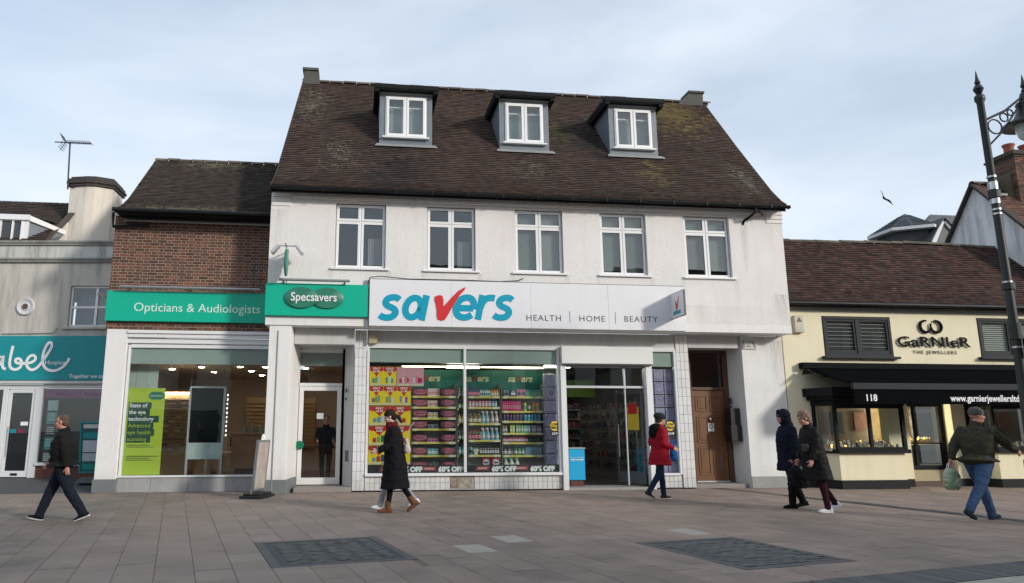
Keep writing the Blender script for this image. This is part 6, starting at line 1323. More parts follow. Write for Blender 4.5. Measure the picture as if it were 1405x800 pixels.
mb.build('chimney_corbel', M('dark brick corbel', (.06, .045, .036), .9, noise_=(14, .35)), ch)
for k in range(3):
    q = MB(); q.lathe([(.17, 0), (.155, .05), (.15, .28), (.19, .33), (.19, .38), (.14, .38), (.12, .1)], (22.28+k*.62, 3.2, 10.86), 20); q.build('chimney_pot', M('terracotta pot', (.30, .10, .055), .8, noise_=(5, .2)), ch, smooth=True)
q = MB(); q.prism([(21.75, 2.9, 8.9), (22.0, 2.9, 8.9), (22.0, 2.9, 10.2), (21.86, 2.9, 10.05)], (0, .9, 0)); q.build('chimney_flank', M('mossy flank tiles', (.09, .075, .05), .95, noise_=(8, .4)), N)

T = thing('slate_turret_building', 'slate roofed building with low turret and small white gable far behind', 'building', (28, 15, 0))
mb = MB(); mb.box(26.2, 34, 14.4, 24, 0, 10.9); mb.build('wall', M('brown grey far wall', (.16, .14, .13), .9), T)
cx, cy = 27.75, 14.6
mb = MB(); pts = [(cx+1.75*math.cos(R_(60*k+30)), cy+1.75*math.sin(R_(60*k+30))) for k in range(6)]
for k in range(6):
    a, b = Vector((*pts[k], 11.40)), Vector((*pts[(k+1) % 6], 11.40)); top = Vector((cx, cy, 12.45)); ta, tb = top+(a-top).normalized()*.0, None
    for c in range(11):
        t0, t1 = c/11, (c+1)/11; p, q_, r1, s1 = a.lerp(top, t0*.86), b.lerp(top, t0*.86), b.lerp(top, t1*.86), a.lerp(top, t1*.86); nn = (q_-p).cross(s1-p).normalized()*.025; nsl = max(1, 9-c)
        for m_ in range(nsl):
            u0, u1 = m_/nsl, (m_+1)/nsl-.01; mb._add([tuple(p.lerp(q_, u0)+nn), tuple(p.lerp(q_, u1)+nn), tuple(s1.lerp(r1, u1)), tuple(s1.lerp(r1, u0)), tuple(p.lerp(q_, u0)), tuple(p.lerp(q_, u1))], [(0, 1, 2, 3), (4, 5, 1, 0)])
    mb.poly([tuple(a.lerp(top, .85)), tuple(b.lerp(top, .85)), tuple(top-Vector((0, 0, .02)))])
mb.build('turret_slates', SLATE, T, kind='stuff')
mb = MB(); w_ = [(cx+1.35*math.cos(R_(60*k+30)), cy+1.35*math.sin(R_(60*k+30)), 9.5) for k in range(6)]; mb.prism(w_, (0, 0, 1.7)); mb.build('turret', M('dark turret wall', (.05, .055, .06), .8), T)
mb = MB(); mb.prism([(cx+1.78*math.cos(R_(60*k+30)), cy+1.78*math.sin(R_(60*k+30)), 11.24) for k in range(6)], (0, 0, .15)); mb.build('turret_eaves', M('white eaves board', (.6, .62, .64), .6), T)
mb = MB()
for c in range(37):
    z = 9.97+c*.0873; y = 13.2+c*.10
    for m_ in range(28):
        x = 25.8+m_*.27+(.13 if c % 2 else 0)
        if x > 25.8+5.4*c/37 and x+.26 < 33.2: mb._add([(x, y, z+.03), (x+.26, y, z+.03), (x+.26, y+.12, z+.115), (x, y+.12, z+.115), (x, y, z), (x+.26, y, z)], [(0, 1, 2, 3), (4, 5, 1, 0)])
for c in range(0):
    for m_ in range(16):
        x = 25.9+m_*.27+(.13 if c % 2 else 0); z = 10.0+c*.085; y = 13.2+c*.1; mb._add([(x, y, z+.03), (x+.26, y, z+.03), (x+.26, y+.12, z+.115), (x, y+.12, z+.115), (x, y, z), (x+.26, y, z)], [(0, 1, 2, 3), (4, 5, 1, 0)])
mb.build('slates', SLATE, T, kind='stuff')
mb = MB(); mb.quad((25.8, 13.2, 9.96), (33.2, 13.2, 9.96), (33.2, 16.9, 13.17), (31.2, 16.9, 13.17)); mb.quad((25.8, 13.2, 9.96), (31.2, 16.9, 13.17), (31.2, 20, 10), (25.8, 20, 9.9)); mb.quad((25.9, 13.25, 0), (33, 13.25, 0), (33, 13.25, 9.97), (25.9, 13.25, 9.97)); mb.build('roof', SLATE, T)
q = MB(); q.prism([(27.55, 12.9, 10.45), (28.3, 12.9, 11.62), (28.45, 12.9, 11.62), (27.80, 12.9, 10.45)], (0, .1, 0)); q.prism([(28.3, 12.9, 11.62), (28.45, 12.9, 11.62), (29.5, 12.9, 10.45), (29.25, 12.9, 10.45)], (0, .1, 0)); q.build('bargeboard', MATS['white eaves board'], T)
q = MB(); q.prism([(27.8, 13.0, 10.45), (28.38, 13.0, 11.5), (29.25, 13.0, 10.45)], (0, .1, 0)); q.build('small_gable', SLATE, T)
q = MB(); q.prism([(27.45, 12.8, 10.5), (28.36, 12.8, 11.72), (28.36, 15.5, 11.72), (27.45, 15.5, 10.5)], (0, 0, .04)); q.prism([(29.5, 12.8, 10.5), (28.36, 12.8, 11.72), (28.36, 15.5, 11.72), (29.5, 15.5, 10.5)], (0, 0, .04)); q.build('small_gable_roof', SLATE, T)

# ------------------------------------------------------------------ street lamp
Lm = thing('street_lamp', 'tall black victorian street lamp with bracket and bell lantern at the right edge', 'street lamp', (11.06, -7, 0))
LB = M('black green lamp paint', (.010, .016, .015), .45, noise_=(3, .3)); BAND = M('steel band', (.55, .56, .57), .3, metal=.8)
q = MB(); q.lathe([(.0, 0), (.2, 0), (.2, .25), (.15, .32), (.15, 1.0), (.095, 1.1), (.074, 2.6), (.066, 4.5), (.058, 7.3), (.085, 7.36), (.085, 7.42), (.065, 7.45), (0, 7.45)], (11.06, -7, 0), 20); q.build('pole', LB, Lm, smooth=True)
q = MB(); q.lathe([(.03, 7.45), (.055, 7.50), (.085, 7.57), (.055, 7.64), (.03, 7.66), (.05, 7.69), (.028, 7.76), (.012, 7.88), (0, 7.95)], (11.06, -7, 0), 16); q.build('finial', LB, Lm, smooth=True)
bx = 11.06
q = MB(); q.tube([(bx+.05, -7, 6.98), (bx+.47, -7, 7.18), (bx+.90, -7, 7.50)], .022, 8); q.tube([(bx+.08, -7, 6.52), (bx+.30, -7, 6.72), (bx+.54, -7, 7.0), (bx+.80, -7, 7.32)], .018, 8)
q.build('bracket', LB, Lm, smooth=True)
for (cx_, cz_, r_) in ((bx+.22, 6.86, .135), (bx+.43, 7.05, .08), (bx+.57, 7.15, .055)):
    q = MB(); q.tube([(cx_+r_*math.cos(R_(k*18)), -7, cz_+r_*math.sin(R_(k*18))) for k in range(21)], .013, 6); q.build('bracket_ring', LB, Lm, smooth=True)
lx = bx+.93
q = MB(); q.lathe([(0, 7.50), (.07, 7.46), (.09, 7.40), (.10, 7.3), (.15, 7.28), (.17, 7.24), (.15, 7.18), (.17, 7.10), (.22, 7.0), (.30, 6.93), (.42, 6.86), (.43, 6.83), (.40, 6.83), (.2, 6.86)], (lx, -7, 0), 28); q.lathe([(0, 7.84), (.012, 7.78), (.03, 7.66), (.05, 7.6), (.028, 7.56), (.05, 7.50), (.03, 7.46)], (lx, -7, 0), 14); q.v = [(a_, b_, c_+.09) for a_, b_, c_ in q.v]; lh = q.build('lantern', LB, Lm, smooth=True)
q = MB(); q.lathe([(.22, 6.95), (.22, 6.84), (.18, 6.72), (.10, 6.64), (0, 6.62)], (lx, -7, 0), 24); q.build('glass_bowl', M('clear lamp bowl', (.55, .60, .62), .1), lh, smooth=True)
for z, h in ((5.88, .03), (5.78, .02), (5.66, .12), (5.40, .09), (5.28, .03), (5.20, .03), (3.98, .03), (3.86, .03), (2.86, .03)):
    q = MB(); q.lathe([(.05, z), (.076, z), (.076, z+h), (.05, z+h)], (bx, -7, 0), 18); q.build('pole_band', BAND, Lm, smooth=True)

for z0_, z1_, w_ in ((3.0, 3.28, .3), (3.86, 3.98, 0), (5.50, 5.64, .22)):
    q = MB(); q.lathe([(.06, z0_), (.098, z0_), (.098, z1_), (.06, z1_)], (bx, -7, 0), 16)
    if w_: q.box(bx+.07, bx+w_, -7.05, -6.97, z0_+.04, z0_+.09)
    q.build('clamp', LB, Lm, bevel=.006)
Sg = thing('lamp_post_sign', 'small yellow and black notice on the street lamp at the right edge', 'sign', (11.2, -7.1, 2.7))
q = MB(); q.box(11.09, 11.42, -7.15, -7.12, 2.72, 3.0); q.build('plate', M('yellow sign plate', (.75, .45, .02), .4), Sg, bevel=.004)
q = MB(); frame_rect(q, 11.07, 11.43, 2.71, 3.01, -7.14, -7.10, .016); q.build('border', BLK, Sg); q = MB(); q.box(11.16, 11.20, -7.136, -7.131, 2.78, 2.94); q.box(11.24, 11.34, -7.136, -7.131, 2.78, 2.94); q.build('symbol', BLK, Sg)

# ------------------------------------------------------------------ bird in flight
q = MB(); q.lathe([(0, -.16), (.02, -.13), (.045, -.05), (.05, .02), (.035, .09), (.028, .12), (.032, .15), (.02, .18), (0, .21)], (0, 0, 0), 10); q.v = [(z, x, y) for x, y, z in q.v]
q.prism([(.05, 0, .0), (-.08, .0, .0), (-.16, .30, .05), (-.05, .52, .0), (.03, .28, .07)], (0, 0, .012)); q.prism([(.05, 0, .0), (-.08, 0, 0), (-.12, -.26, .10), (-.02, -.46, .18), (.06, -.24, .12)], (0, 0, .012)); q.prism([(-.12, -.03, 0), (-.12, .03, 0), (-.26, .06, 0), (-.26, -.06, 0)], (0, 0, .01))
q.m = None; M4 = Matrix.Translation((14.7, 0, 7.95)) @ Matrix.Scale(.62, 4) @ Matrix.Rotation(R_(200), 4, 'Z') @ Matrix.Rotation(R_(-50), 4, 'X') @ Matrix.Rotation(R_(-20), 4, 'Y'); q.v = [tuple(M4 @ Vector(p)) for p in q.v]
single(q, 'bird', M('dark feathers', (.03, .028, .028), .8), 'small dark bird flying above the tiled roofs at the right', 'bird', (14.7, 0, 7.95))

# ------------------------------------------------------------------ A-board beside the column
Ab = thing('pavement_sign', 'grey framed swing sign on a black base in front of the white column', 'pavement sign', (-2.25, -.62, 0))
ang = R_(74); Am = Matrix.Translation((-2.20, -.62, 0)) @ Matrix.Rotation(ang, 4, 'Z') @ Matrix.Rotation(R_(4), 4, 'X')
q = MB(); q.m = Am; frame_rect(q, -.33, .33, .16, 1.28, -.03, .03, .04); q.build('frame', M('grey sign frame', (.20, .22, .225), .4, metal=.3), Ab, bevel=.006)
q = MB(); q.m = Am; q.box(-.29, .29, -.018, .018, .20, 1.24); q.build('poster_panel', M('pale printed poster', (.46, .44, .41), .5, noise_=(4, .3), col2=(.33, .24, .20)), Ab)
q = MB(); q.m = Am; q.prism([(-.1, -.01, 1.28), (.1, -.01, 1.28), (.08, -.01, 1.37), (.03, -.01, 1.41), (-.03, -.01, 1.41), (-.08, -.01, 1.37)], (0, .03, 0)); q.build('crest', WHITE_TXT, Ab); 
q = MB(); q.m = Matrix.Translation((-2.20, -.62, 0)) @ Matrix.Rotation(ang, 4, 'Z'); q.prism([(-.40, -.26, 0), (.40, -.26, 0), (.44, 0, 0), (.40, .26, 0), (-.40, .26, 0), (-.44, 0, 0)], (0, 0, .06)); q.prism([(-.34, -.2, .06), (.34, -.2, .06), (.34, .2, .06), (-.34, .2, .06)], (0, 0, .05)); q.build('base', M('black rubber base', (.015, .016, .017), .6), Ab, bevel=.012)
q = MB(); q.m = Matrix.Translation((-2.20, -.62, 0)) @ Matrix.Rotation(ang, 4, 'Z'); q.box(-.36, -.32, -.02, .02, .1, .2); q.box(.32, .36, -.02, .02, .1, .2); q.build('spring', STEEL, Ab)

# ------------------------------------------------------------------ terrace on the other side of the square (seen only as reflections; shades the square)
OPM = [M('opposite buff brick', (.26, .20, .15), .9, noise_=(2, .15)), M('opposite white render', (.55, .54, .50), .9, noise_=(1, .1)), M('opposite red brick', (.20, .09, .06), .9, noise_=(2, .15))]
xo = -24; k = 0
for w_, h_, m_ in ((9, 9.8, 0), (7, 11.2, 1), (8, 12.2, 2), (10, 12.6, 0), (8, 11.8, 1), (9, 12.8, 2), (10, 12.4, 0), (9, 12.0, 1), (12, 13.0, 2)):
    O = thing('opposite_building', ['buff brick', 'white rendered', 'red brick'][m_]+' three storey building across the square, number %s from the left' % ['one', 'two', 'three', 'four', 'five', 'six', 'seven', 'eight', 'nine'][k], 'building', (xo+w_/2, -27, 0), group='buildings across the square')
    holes = []
    n_ = int(w_//2.4)
    for i in range(n_):
        for zz in (3.9, 6.7): holes.append((xo+.8+i*(w_-1)/n_, xo+1.9+i*(w_-1)/n_, zz, zz+1.6))
    holes.append((xo+.6, xo+w_-.6, .6, 2.7))
    mb = MB(); wall_holes(mb, xo, xo+w_-.02, 0, h_-2.8, -27, -27.3, [h for h in holes if h[3] < h_-3]); mb.quad((xo, -33, 0), (xo+w_, -33, 0), (xo+w_, -33, h_-2.8), (xo, -33, h_-2.8)); mb.quad((xo, -27.3, 0), (xo, -33, 0), (xo, -33, h_-2.8), (xo, -27.3, h_-2.8)); mb.quad((xo+w_-.02, -27.3, 0), (xo+w_-.02, -33, 0), (xo+w_-.02, -33, h_-2.8), (xo+w_-.02, -27.3, h_-2.8)); mb.build('wall', OPM[m_], O)
    mb = MB(); mb.prism([(xo, -26.8, h_-2.9), (xo, -30, h_), (xo, -33.2, h_-2.9)], (w_-.02, 0, 0)); mb.build('roof', MATS['roof underlay and rear slope'], O)
    mb = MB()
    for h in holes: mb.box(h[0], h[1], -27.2, -27.18, h[2], h[3])
    mb.build('window_glazing', M('dark opposite glazing', (.03, .035, .04), .1), O); xo += w_; k += 1
# ------------------------------------------------------------------ people
SKIN = M('skin', (.50, .27, .19), .55, noise_=(20, .06)); SKIN_R = M('flushed skin', (.52, .24, .17), .55)
def remesh(o, vox, sm=4, disp=None):
    r = o.modifiers.new('remesh', 'REMESH'); r.mode = 'VOXEL'; r.voxel_size = vox; r.use_smooth_shade = True
    s = o.modifiers.new('smooth', 'SMOOTH'); s.factor = .5; s.iterations = sm
    if disp:
        tx = bpy.data.textures.get('folds %s' % disp[0]) or bpy.data.textures.new('folds %s' % disp[0], 'CLOUDS'); tx.noise_scale = disp[0]; tx.noise_depth = 2
        d = o.modifiers.new('folds', 'DISPLACE'); d.texture = tx; d.texture_coords = 'LOCAL'; d.strength = disp[1]; d.mid_level = .5
class Blob:
    def __init__(s): s.mb = MB()
    def ell(s, c, r, rot=None, n=14):
        vs = []; fs = []; c = Vector(c); Mr = rot if rot is not None else Matrix.Identity(3)
        for i in range(n+1):
            th = math.pi*i/n
            for k in range(n): ph = 2*math.pi*k/n; vs.append(tuple(c+Mr @ Vector((r[0]*math.sin(th)*math.cos(ph), r[1]*math.sin(th)*math.sin(ph), r[2]*math.cos(th)))))
        for i in range(n):
            for k in range(n): fs.append((i*n+k, (i+1)*n+k, (i+1)*n+(k+1) % n, i*n+(k+1) % n))
        s.mb._add(vs, fs); return s
    def rings(s, R, side=(0, 1, 0), n=18):
        """R = [(centre, half width along side, half depth)]"""
        vs = []; fs = []; side = Vector(side); P = [Vector(r[0]) for r in R]
        for i, (c, a, b) in enumerate(R):
            t = (P[min(i+1, len(P)-1)]-P[max(i-1, 0)]).normalized(); sv = (side-t*side.dot(t)).normalized(); fv = t.cross(sv)
            for k in range(n): an = 2*math.pi*k/n; vs.append(tuple(P[i]+sv*a*math.cos(an)+fv*b*math.sin(an)))
        for i in range(len(R)-1):
            for k in range(n): fs.append((i*n+k, i*n+(k+1) % n, (i+1)*n+(k+1) % n, (i+1)*n+k))
        fs += [tuple(range(n))[::-1], tuple(range((len(R)-1)*n, len(R)*n))]
        s.mb._add(vs, fs); return s
    def limb(s, pts, rs, n=14, caps=True):
        s.rings([(p, r, r) for p, r in zip(pts, rs)], side=(0, 1, 0) if abs((Vector(pts[-1])-Vector(pts[0])).normalized().y) < .9 else (1, 0, 0), n=n)
        if caps: s.ell(pts[0], (rs[0],)*3, n=10); s.ell(pts[-1], (rs[-1],)*3, n=10)
        return s
    def build(s, name, mat, parent, vox=.012, sm=4, disp=None, label=None):
        o = s.mb.build(name, mat, parent, label=label); remesh(o, vox, sm, disp); return o

def person(label, loc, heading, H, legs, arms, look=0.0, lean=0.0, build=1.0, female=False, hair='short', hair_mat=None, head_tilt=0.0, trousers=None, tr_w=1.0, shoe=None, sole=None, coat=None, coat_len=.55, coat_w=1.0, coat_kind='jacket', hood=False, scarf=None, skin=None, collar=None, hat=None, glasses=False, belly=0.0, boot=False, hood_down=None, grip=(1.2, 1.2)):
    """legs = ((thigh, knee, foot) left, right) degrees, forward positive; arms = ((shoulder fwd, out, elbow) left, right). +x is forward in the figure's own space."""
    T = thing('person', label, 'person', loc, heading, local=True); k = H/1.75; skin = skin or SKIN
    S = lambda v: Vector(v)*k
    hipz = .93; L1, L2 = .44, .43
    def leg(th, kn):
        a = R_(th); b = R_(th-kn); kp = Vector((math.sin(a)*L1, 0, -math.cos(a)*L1)); ap_ = kp+Vector((math.sin(b)*L2, 0, -math.cos(b)*L2)); return kp, ap_, b
    pts = []
    low = min(leg(*l[:2])[1].z-.085*math.cos(R_(l[2]))-(.11*abs(math.sin(R_(l[2]))) if l[2] > 15 else 0) for l in legs)
    hz = -low
    hip = [Vector((0, s_*.095*build, hz)) for s_ in (1, -1)]
    K = []; A = []
    for i in (0, 1):
        kp, ap_, b = leg(*legs[i][:2]); K.append(hip[i]+kp); A.append(hip[i]+ap_+Vector((0, (-.02 if i == 0 else .02), 0)))
    ln = R_(lean); up = Vector((math.sin(ln), 0, math.cos(ln))); fw = Vector((math.cos(ln), 0, -math.sin(ln)))
    pel = Vector((0, 0, hz)); at = lambda f, u, y=0.: pel+up*u+fw*f+Vector((0, y, 0))
    sw = (.185 if not female else .165)*build
    sh = [at(-.01, .49, s_*sw) for s_ in (1, -1)]
    neck = at(.0, .545); head = at(.045, .70)
    # arms
    E_, Wr, Hd = [], [], []
    for i, s_ in ((0, 1), (1, -1)):
        f, o_, e = [R_(v) for v in arms[i]]
        d1 = Vector((math.sin(f)*math.cos(o_), s_*math.sin(o_), -math.cos(f)*math.cos(o_))); el = sh[i]+d1*.29
        f2 = f+e; d2 = Vector((math.sin(f2)*math.cos(o_*.4), s_*math.sin(o_*.4)*.5, -math.cos(f2))).normalized(); wr = el+d2*.25; E_.append(el); Wr.append(wr); Hd.append(d2)
    hr = Matrix.Rotation(R_(look), 3, 'Z') @ Matrix.Rotation(R_(head_tilt), 3, 'Y')
    hp = lambda x, y, z: head+hr @ Vector((x, y, z))
    # ---- body: one continuous skin
    B_ = Blob()
    for i in (0, 1):
        B_.limb([S(hip[i]), S(K[i]), S(A[i])], [.078*k, .052*k, .038*k], caps=True)
        B_.limb([S(sh[i]), S(E_[i]), S(Wr[i])], [.045*k, .036*k, .026*k])
    B_.rings([(S(at(0, -.04)), .15*build*k, .10*k), (S(at(0, .08)), .15*build*k, .10*k), (S(at(0, .25)), .14*build*k, .10*k), (S(at(0, .42)), .165*build*k, .105*k), (S(at(0, .50)), .13*k, .08*k), (S(neck), .055*k, .055*k), (S(head-up*.04), .052*k, .055*k)])
    B_.ell(S(hp(-.012, 0, .035)), (.098*k, .076*k, .092*k), hr); B_.ell(S(hp(.022, 0, -.035)), (.068*k, .060*k, .078*k), hr); B_.ell(S(hp(.055, 0, -.085)), (.03*k, .034*k, .024*k), hr)
    B_.ell(S(hp(.096, 0, -.022)), (.022*k, .014*k, .026*k), hr @ Matrix.Rotation(R_(-22), 3, 'Y')); B_.ell(S(hp(.103, 0, -.034)), (.012*k, .015*k, .010*k), hr)
    B_.ell(S(hp(.078, 0, .030)), (.016*k, .045*k, .012*k), hr); B_.ell(S(hp(.082, 0, -.062)), (.012*k, .022*k, .010*k), hr)
    for s_ in (1, -1):
        B_.ell(S(hp(-.005, s_*.078, -.008)), (.016*k, .009*k, .030*k), hr); B_.ell(S(hp(.06, s_*.04, -.025)), (.025*k, .022*k, .026*k), hr)
    # hands
    for i, s_ in ((0, 1), (1, -1)):
        d = Hd[i]; side = Vector((0, s_, 0)); fwd = d.cross(Vector((0, 1, 0))).normalized()   # thumb side faces forward
        if fwd.x < 0: fwd = -fwd
        inn = -side; c = Wr[i]+d*.055
        rot = Matrix((fwd, inn, d)).transposed()
        B_.ell(S(c), (.040*k, .017*k, .052*k), rot); B_.limb([S(Wr[i]), S(Wr[i]+d*.03)], [.026*k, .026*k], caps=False)
        cu = grip[i]
        for j, (off, ln_) in enumerate(((.030, .070), (.010, .080), (-.010, .074), (-.029, .058))):
            p0 = c+d*.042+fwd*off; a1 = cu*.45; p1 = p0+(d*math.cos(a1)+inn*math.sin(a1))*ln_*.45; a2 = cu*1.0; p2 = p1+(d*math.cos(a2)+inn*math.sin(a2))*ln_*.32; a3 = cu*1.5; p3 = p2+(d*math.cos(a3)+inn*math.sin(a3))*ln_*.25
            B_.limb([S(p0), S(p1), S(p2), S(p3)], [.0095*k, .009*k, .0085*k, .007*k], n=8, caps=True)
        t0 = Wr[i]+d*.035+fwd*.030; t1 = t0+(d*.6+fwd*.7+inn*.3).normalized()*.038; t2 = t1+(d*.9+fwd*.2+inn*.5).normalized()*.032; B_.limb([S(t0), S(t1), S(t2)], [.012*k, .0105*k, .008*k], n=8)
    B_.build('body', skin, T, vox=.0075*k, sm=2)
    # face details
    if True:
        for s_ in (1, -1):
            e = Blob(); e.ell(S(hp(.082, s_*.032, .004)), (.008*k, .013*k, .008*k), hr, 8); e.mb.build('eye', M('eye', (.05, .035, .03), .2), T, smooth=True)
            e = Blob(); e.ell(S(hp(.090, s_*.034, .022)), (.006*k, .020*k, .0045*k), hr, 8); e.mb.build('eyebrow', hair_mat or M('brown hair', (.05, .03, .02), .8), T, smooth=True)
        e = Blob(); e.ell(S(hp(.091, 0, -.066)), (.006*k, .024*k, .005*k), hr, 8); e.mb.build('mouth', M('lips', (.36, .10, .09), .5), T, smooth=True)
    # trousers
    if trousers:
        tb = Blob(); w = tr_w
        for i in (0, 1):
            h0 = S(hip[i]); kk = S(K[i]); aa = S(A[i]); m1 = h0.lerp(kk, .5); m2 = kk.lerp(aa, .5)
            tb.rings([(h0+Vector((0, 0, .04))*k, .098*k*w*build, .105*k*w), (m1, .082*k*w*build, .090*k*w), (kk, .064*k*w, .068*k*w), (m2, .058*k*w, .062*k*w), (aa.lerp(kk, .04), .050*k*w, .056*k*w), (aa-Vector((0, 0, .035))*k, .050*k*w, .060*k*w)])
            tb.ell(kk, (.066*k*w,)*3, n=10)
        tb.rings([(S(at(0, -.10)), .13*build*k, .11*k*w), (S(at(0, .02)), .165*build*k, .122*k), (S(at(0, .12)), .155*build*k, .115*k+belly*k)])
        tb.build('trousers', trousers, T, vox=.012*k, sm=3, disp=(.07, .022) if tr_w > .9 else (.05, .008))
    # shoes
    for i in (0, 1):
        a = S(A[i]); ft = R_(legs[i][2]); b = -ft
        Rm = Matrix.Rotation(ft, 3, 'Y')
        pp = lambda x, y, z: a+Rm @ (Vector((x, y, z))*k)
        sb = Blob(); sb.ell(pp(-.035, 0, -.035), (.050*k, .038*k, .046*k), Rm); sb.ell(pp(.05, 0, -.045), (.095*k, .040*k, .034*k), Rm); sb.ell(pp(.12, 0, -.052), (.055*k, .042*k, .026*k), Rm); sb.ell(pp(-.01, 0, -.0), (.045*k, .035*k, .045*k), Rm)
        if boot: sb.limb([pp(0, 0, 0), pp(0, 0, .09)], [.052*k, .055*k])
        so = sb.build('shoe', shoe, T, vox=.008, sm=3)
        ss = Blob(); ss.rings([(pp(-.088, 0, -.073), .024*k, .013*k), (pp(-.07, 0, -.073), .038*k, .015*k), (pp(.0, 0, -.074), .036*k, .014*k), (pp(.09, 0, -.073), .046*k, .013*k), (pp(.15, 0, -.068), .038*k, .012*k), (pp(.178, 0, -.062), .020*k, .009*k)])
        ss.build('sole', sole or shoe, T, vox=.007, sm=1)
    # coat
    if coat:
        cb = Blob(); w = coat_w*build; hem = .62-coat_len; flare = 1+.55*max(0, coat_len-.65)
        fa = (sum((a_.x for a_ in K))/2)
        rs = [(S(at(.0, .535)), .085*k, .075*k), (S(at(-.005, .505)), .15*w*k, .10*k), (S(at(.0, .46)), .20*w*k, .125*k), (S(at(.005, .36)), .205*w*k, .142*k*coat_w+belly*.4*k), (S(at(.012, .22)), .198*w*k, .145*k*coat_w+belly*k), (S(at(.01, .06)), (.205 if coat_len > .7 else .168)*w*k, (.148 if coat_len > .7 else .122)*k*coat_w+belly*k)]
        if hem < .06:
            n_ = max(1, int((.06-hem)/.12)); 
            for j in range(1, n_+1):
                t = j/n_; u = .06+(hem-.06)*t; spread = max(K[0].x, K[1].x)-min(K[0].x, K[1].x)
                rs.append((S(pel+Vector((fa*.5*t, 0, u))), (.205+.035*t)*w*k, (.148+.03*t)*k*coat_w+spread*.26*t*k*min(1, coat_len)+.0*k))
        if coat_len <= .7: rs.append((S(at(.01, .0)), .150*w*k, .108*k*coat_w+belly*k))
        cb.rings(rs, n=24)
        for i in (0, 1):
            s0 = S(sh[i].lerp(E_[i], .10)*1.0); cb.limb([s0, S(sh[i].lerp(E_[i], .5)), S(E_[i]), S(E_[i].lerp(Wr[i], .5)), S(Wr[i])], [.066*k*coat_w, .068*k*coat_w, .064*k*coat_w, .058*k*coat_w, .046*k*coat_w], caps=False); cb.ell(s0, (.067*k*coat_w,)*3, n=10); cb.ell(S(E_[i]), (.066*k*coat_w,)*3, n=10)
        if coat_kind == 'puffer':
            pass
        cb.build('coat', coat, T, vox=.012, sm=3, disp=(.075, .034 if coat_kind != 'puffer' else .036))
        if coat_kind == 'puffer':
            u = .40; j = 0
            while u > hem+.04:
                j += 1; u -= .085
        cl = Blob(); cl.rings([(S(at(.0, .50)), .10*k, .095*k), (S(at(.0, .56)), .085*k, .088*k), (S(at(.01, .60)), .078*k, .084*k)]); cl.build('collar', collar or coat, T, vox=.010, sm=2, disp=(.04, .01))
    if scarf:
        sb = Blob(); sb.rings([(S(at(.02, .50)), .13*k, .12*k), (S(at(.02, .56)), .11*k, .11*k), (S(at(.02, .61)), .088*k, .092*k)]); sb.build('scarf', scarf, T, vox=.010, sm=2, disp=(.05, .03))
    if hood_down:
        hb = Blob(); hb.ell(S(at(-.11, .50)), (.09*k, .15*k, .10*k)); hb.ell(S(at(-.07, .56)), (.08*k, .13*k, .05*k)); hb.ell(S(at(-.15, .40)), (.06*k, .12*k, .10*k)); hb.build('hood', hood_down, T, vox=.01, sm=2, disp=(.04, .05 if hood_down.name.startswith('black fur') else .02))
    if hood:
        hb = Blob(); hb.ell(S(hp(-.028, 0, .030)), (.122*k, .108*k, .128*k), hr); hb.ell(S(hp(-.045, 0, -.05)), (.11*k, .108*k, .12*k), hr); hb.rings([(S(at(-.03, .50)), .13*k, .11*k), (S(at(-.02, .60)), .10*k, .10*k)])
        n_ = 16; rim = [S(hp(.052+.018*math.cos(2*math.pi*j/n_), .092*math.sin(2*math.pi*j/n_), .0+.122*math.cos(2*math.pi*j/n_))) for j in range(n_+1)]
        hb.mb.tube(rim, .020*k, 8); hb.build('hood', coat, T, vox=.010, sm=3, disp=(.05, .012))
    hm = hair_mat or M('brown hair', (.05, .03, .02), .8)
    hd_ = None
    if hair == 'short':
        hd_ = Blob(); hd_.ell(S(hp(-.024, 0, .050)), (.094*k, .080*k, .082*k), hr); hd_.ell(S(hp(-.055, 0, -.005)), (.060*k, .077*k, .072*k), hr); ds = (.012, .016)
    elif hair == 'curly':
        hd_ = Blob(); hd_.ell(S(hp(-.018, 0, .062)), (.106*k, .090*k, .088*k), hr); hd_.ell(S(hp(-.055, 0, .0)), (.07*k, .088*k, .085*k), hr); ds = (.03, .05)
    elif hair == 'tied':
        hd_ = Blob(); hd_.ell(S(hp(-.020, 0, .050)), (.104*k, .088*k, .086*k), hr); hd_.ell(S(hp(-.058, 0, -.005)), (.070*k, .084*k, .080*k), hr); hd_.limb([S(hp(-.10, 0, -.01)), S(hp(-.15, 0, -.06)), S(hp(-.16, 0, -.16))], [.035*k, .036*k, .022*k]); ds = (.02, .02)
    if hd_: hd_.build('hair', hm, T, vox=.007, sm=1, disp=ds)
    if hat == 'knit':
        hb = Blob(); hb.ell(S(hp(-.012, 0, .060)), (.108*k, .092*k, .086*k), hr); hb.build('hat', M('grey tweed', (.085, .085, .08), .95, noise_=(50, .4), bump=(90, .8, .004)), T, vox=.008, sm=2, disp=(.02, .01))
        hb = Blob(); hb.rings([(S(hp(-.012, 0, .022)), .090*k, .107*k), (S(hp(-.012, 0, .050)), .094*k, .111*k)]); hb.build('hat_band', MATS['grey tweed'], T, vox=.008, sm=1)
    if hat == 'wool':
        hb = Blob(); hb.ell(S(hp(-.015, 0, .050)), (.120*k, .105*k, .095*k), hr); hb.ell(S(hp(-.05, 0, .075)), (.10*k, .10*k, .07*k), hr); hb.build('hat', M('black wool hat', (.012, .013, .014), .95, bump=(60, .8, .006)), T, vox=.008, sm=2, disp=(.025, .02))
    if glasses:
        gb = MB()
        for s_ in (1, -1):
            gb.tube([S(hp(.100+.0*j, s_*.034+.018*math.cos(j*.63), .002+.015*math.sin(j*.63))) for j in range(11)], .002*k, 5); gb.tube([S(hp(.098, s_*.052, .004)), S(hp(.0, s_*.082, .004))], .002*k, 5)
        gb.build('glasses', M('dark glasses', (.02, .02, .02), .3), T)
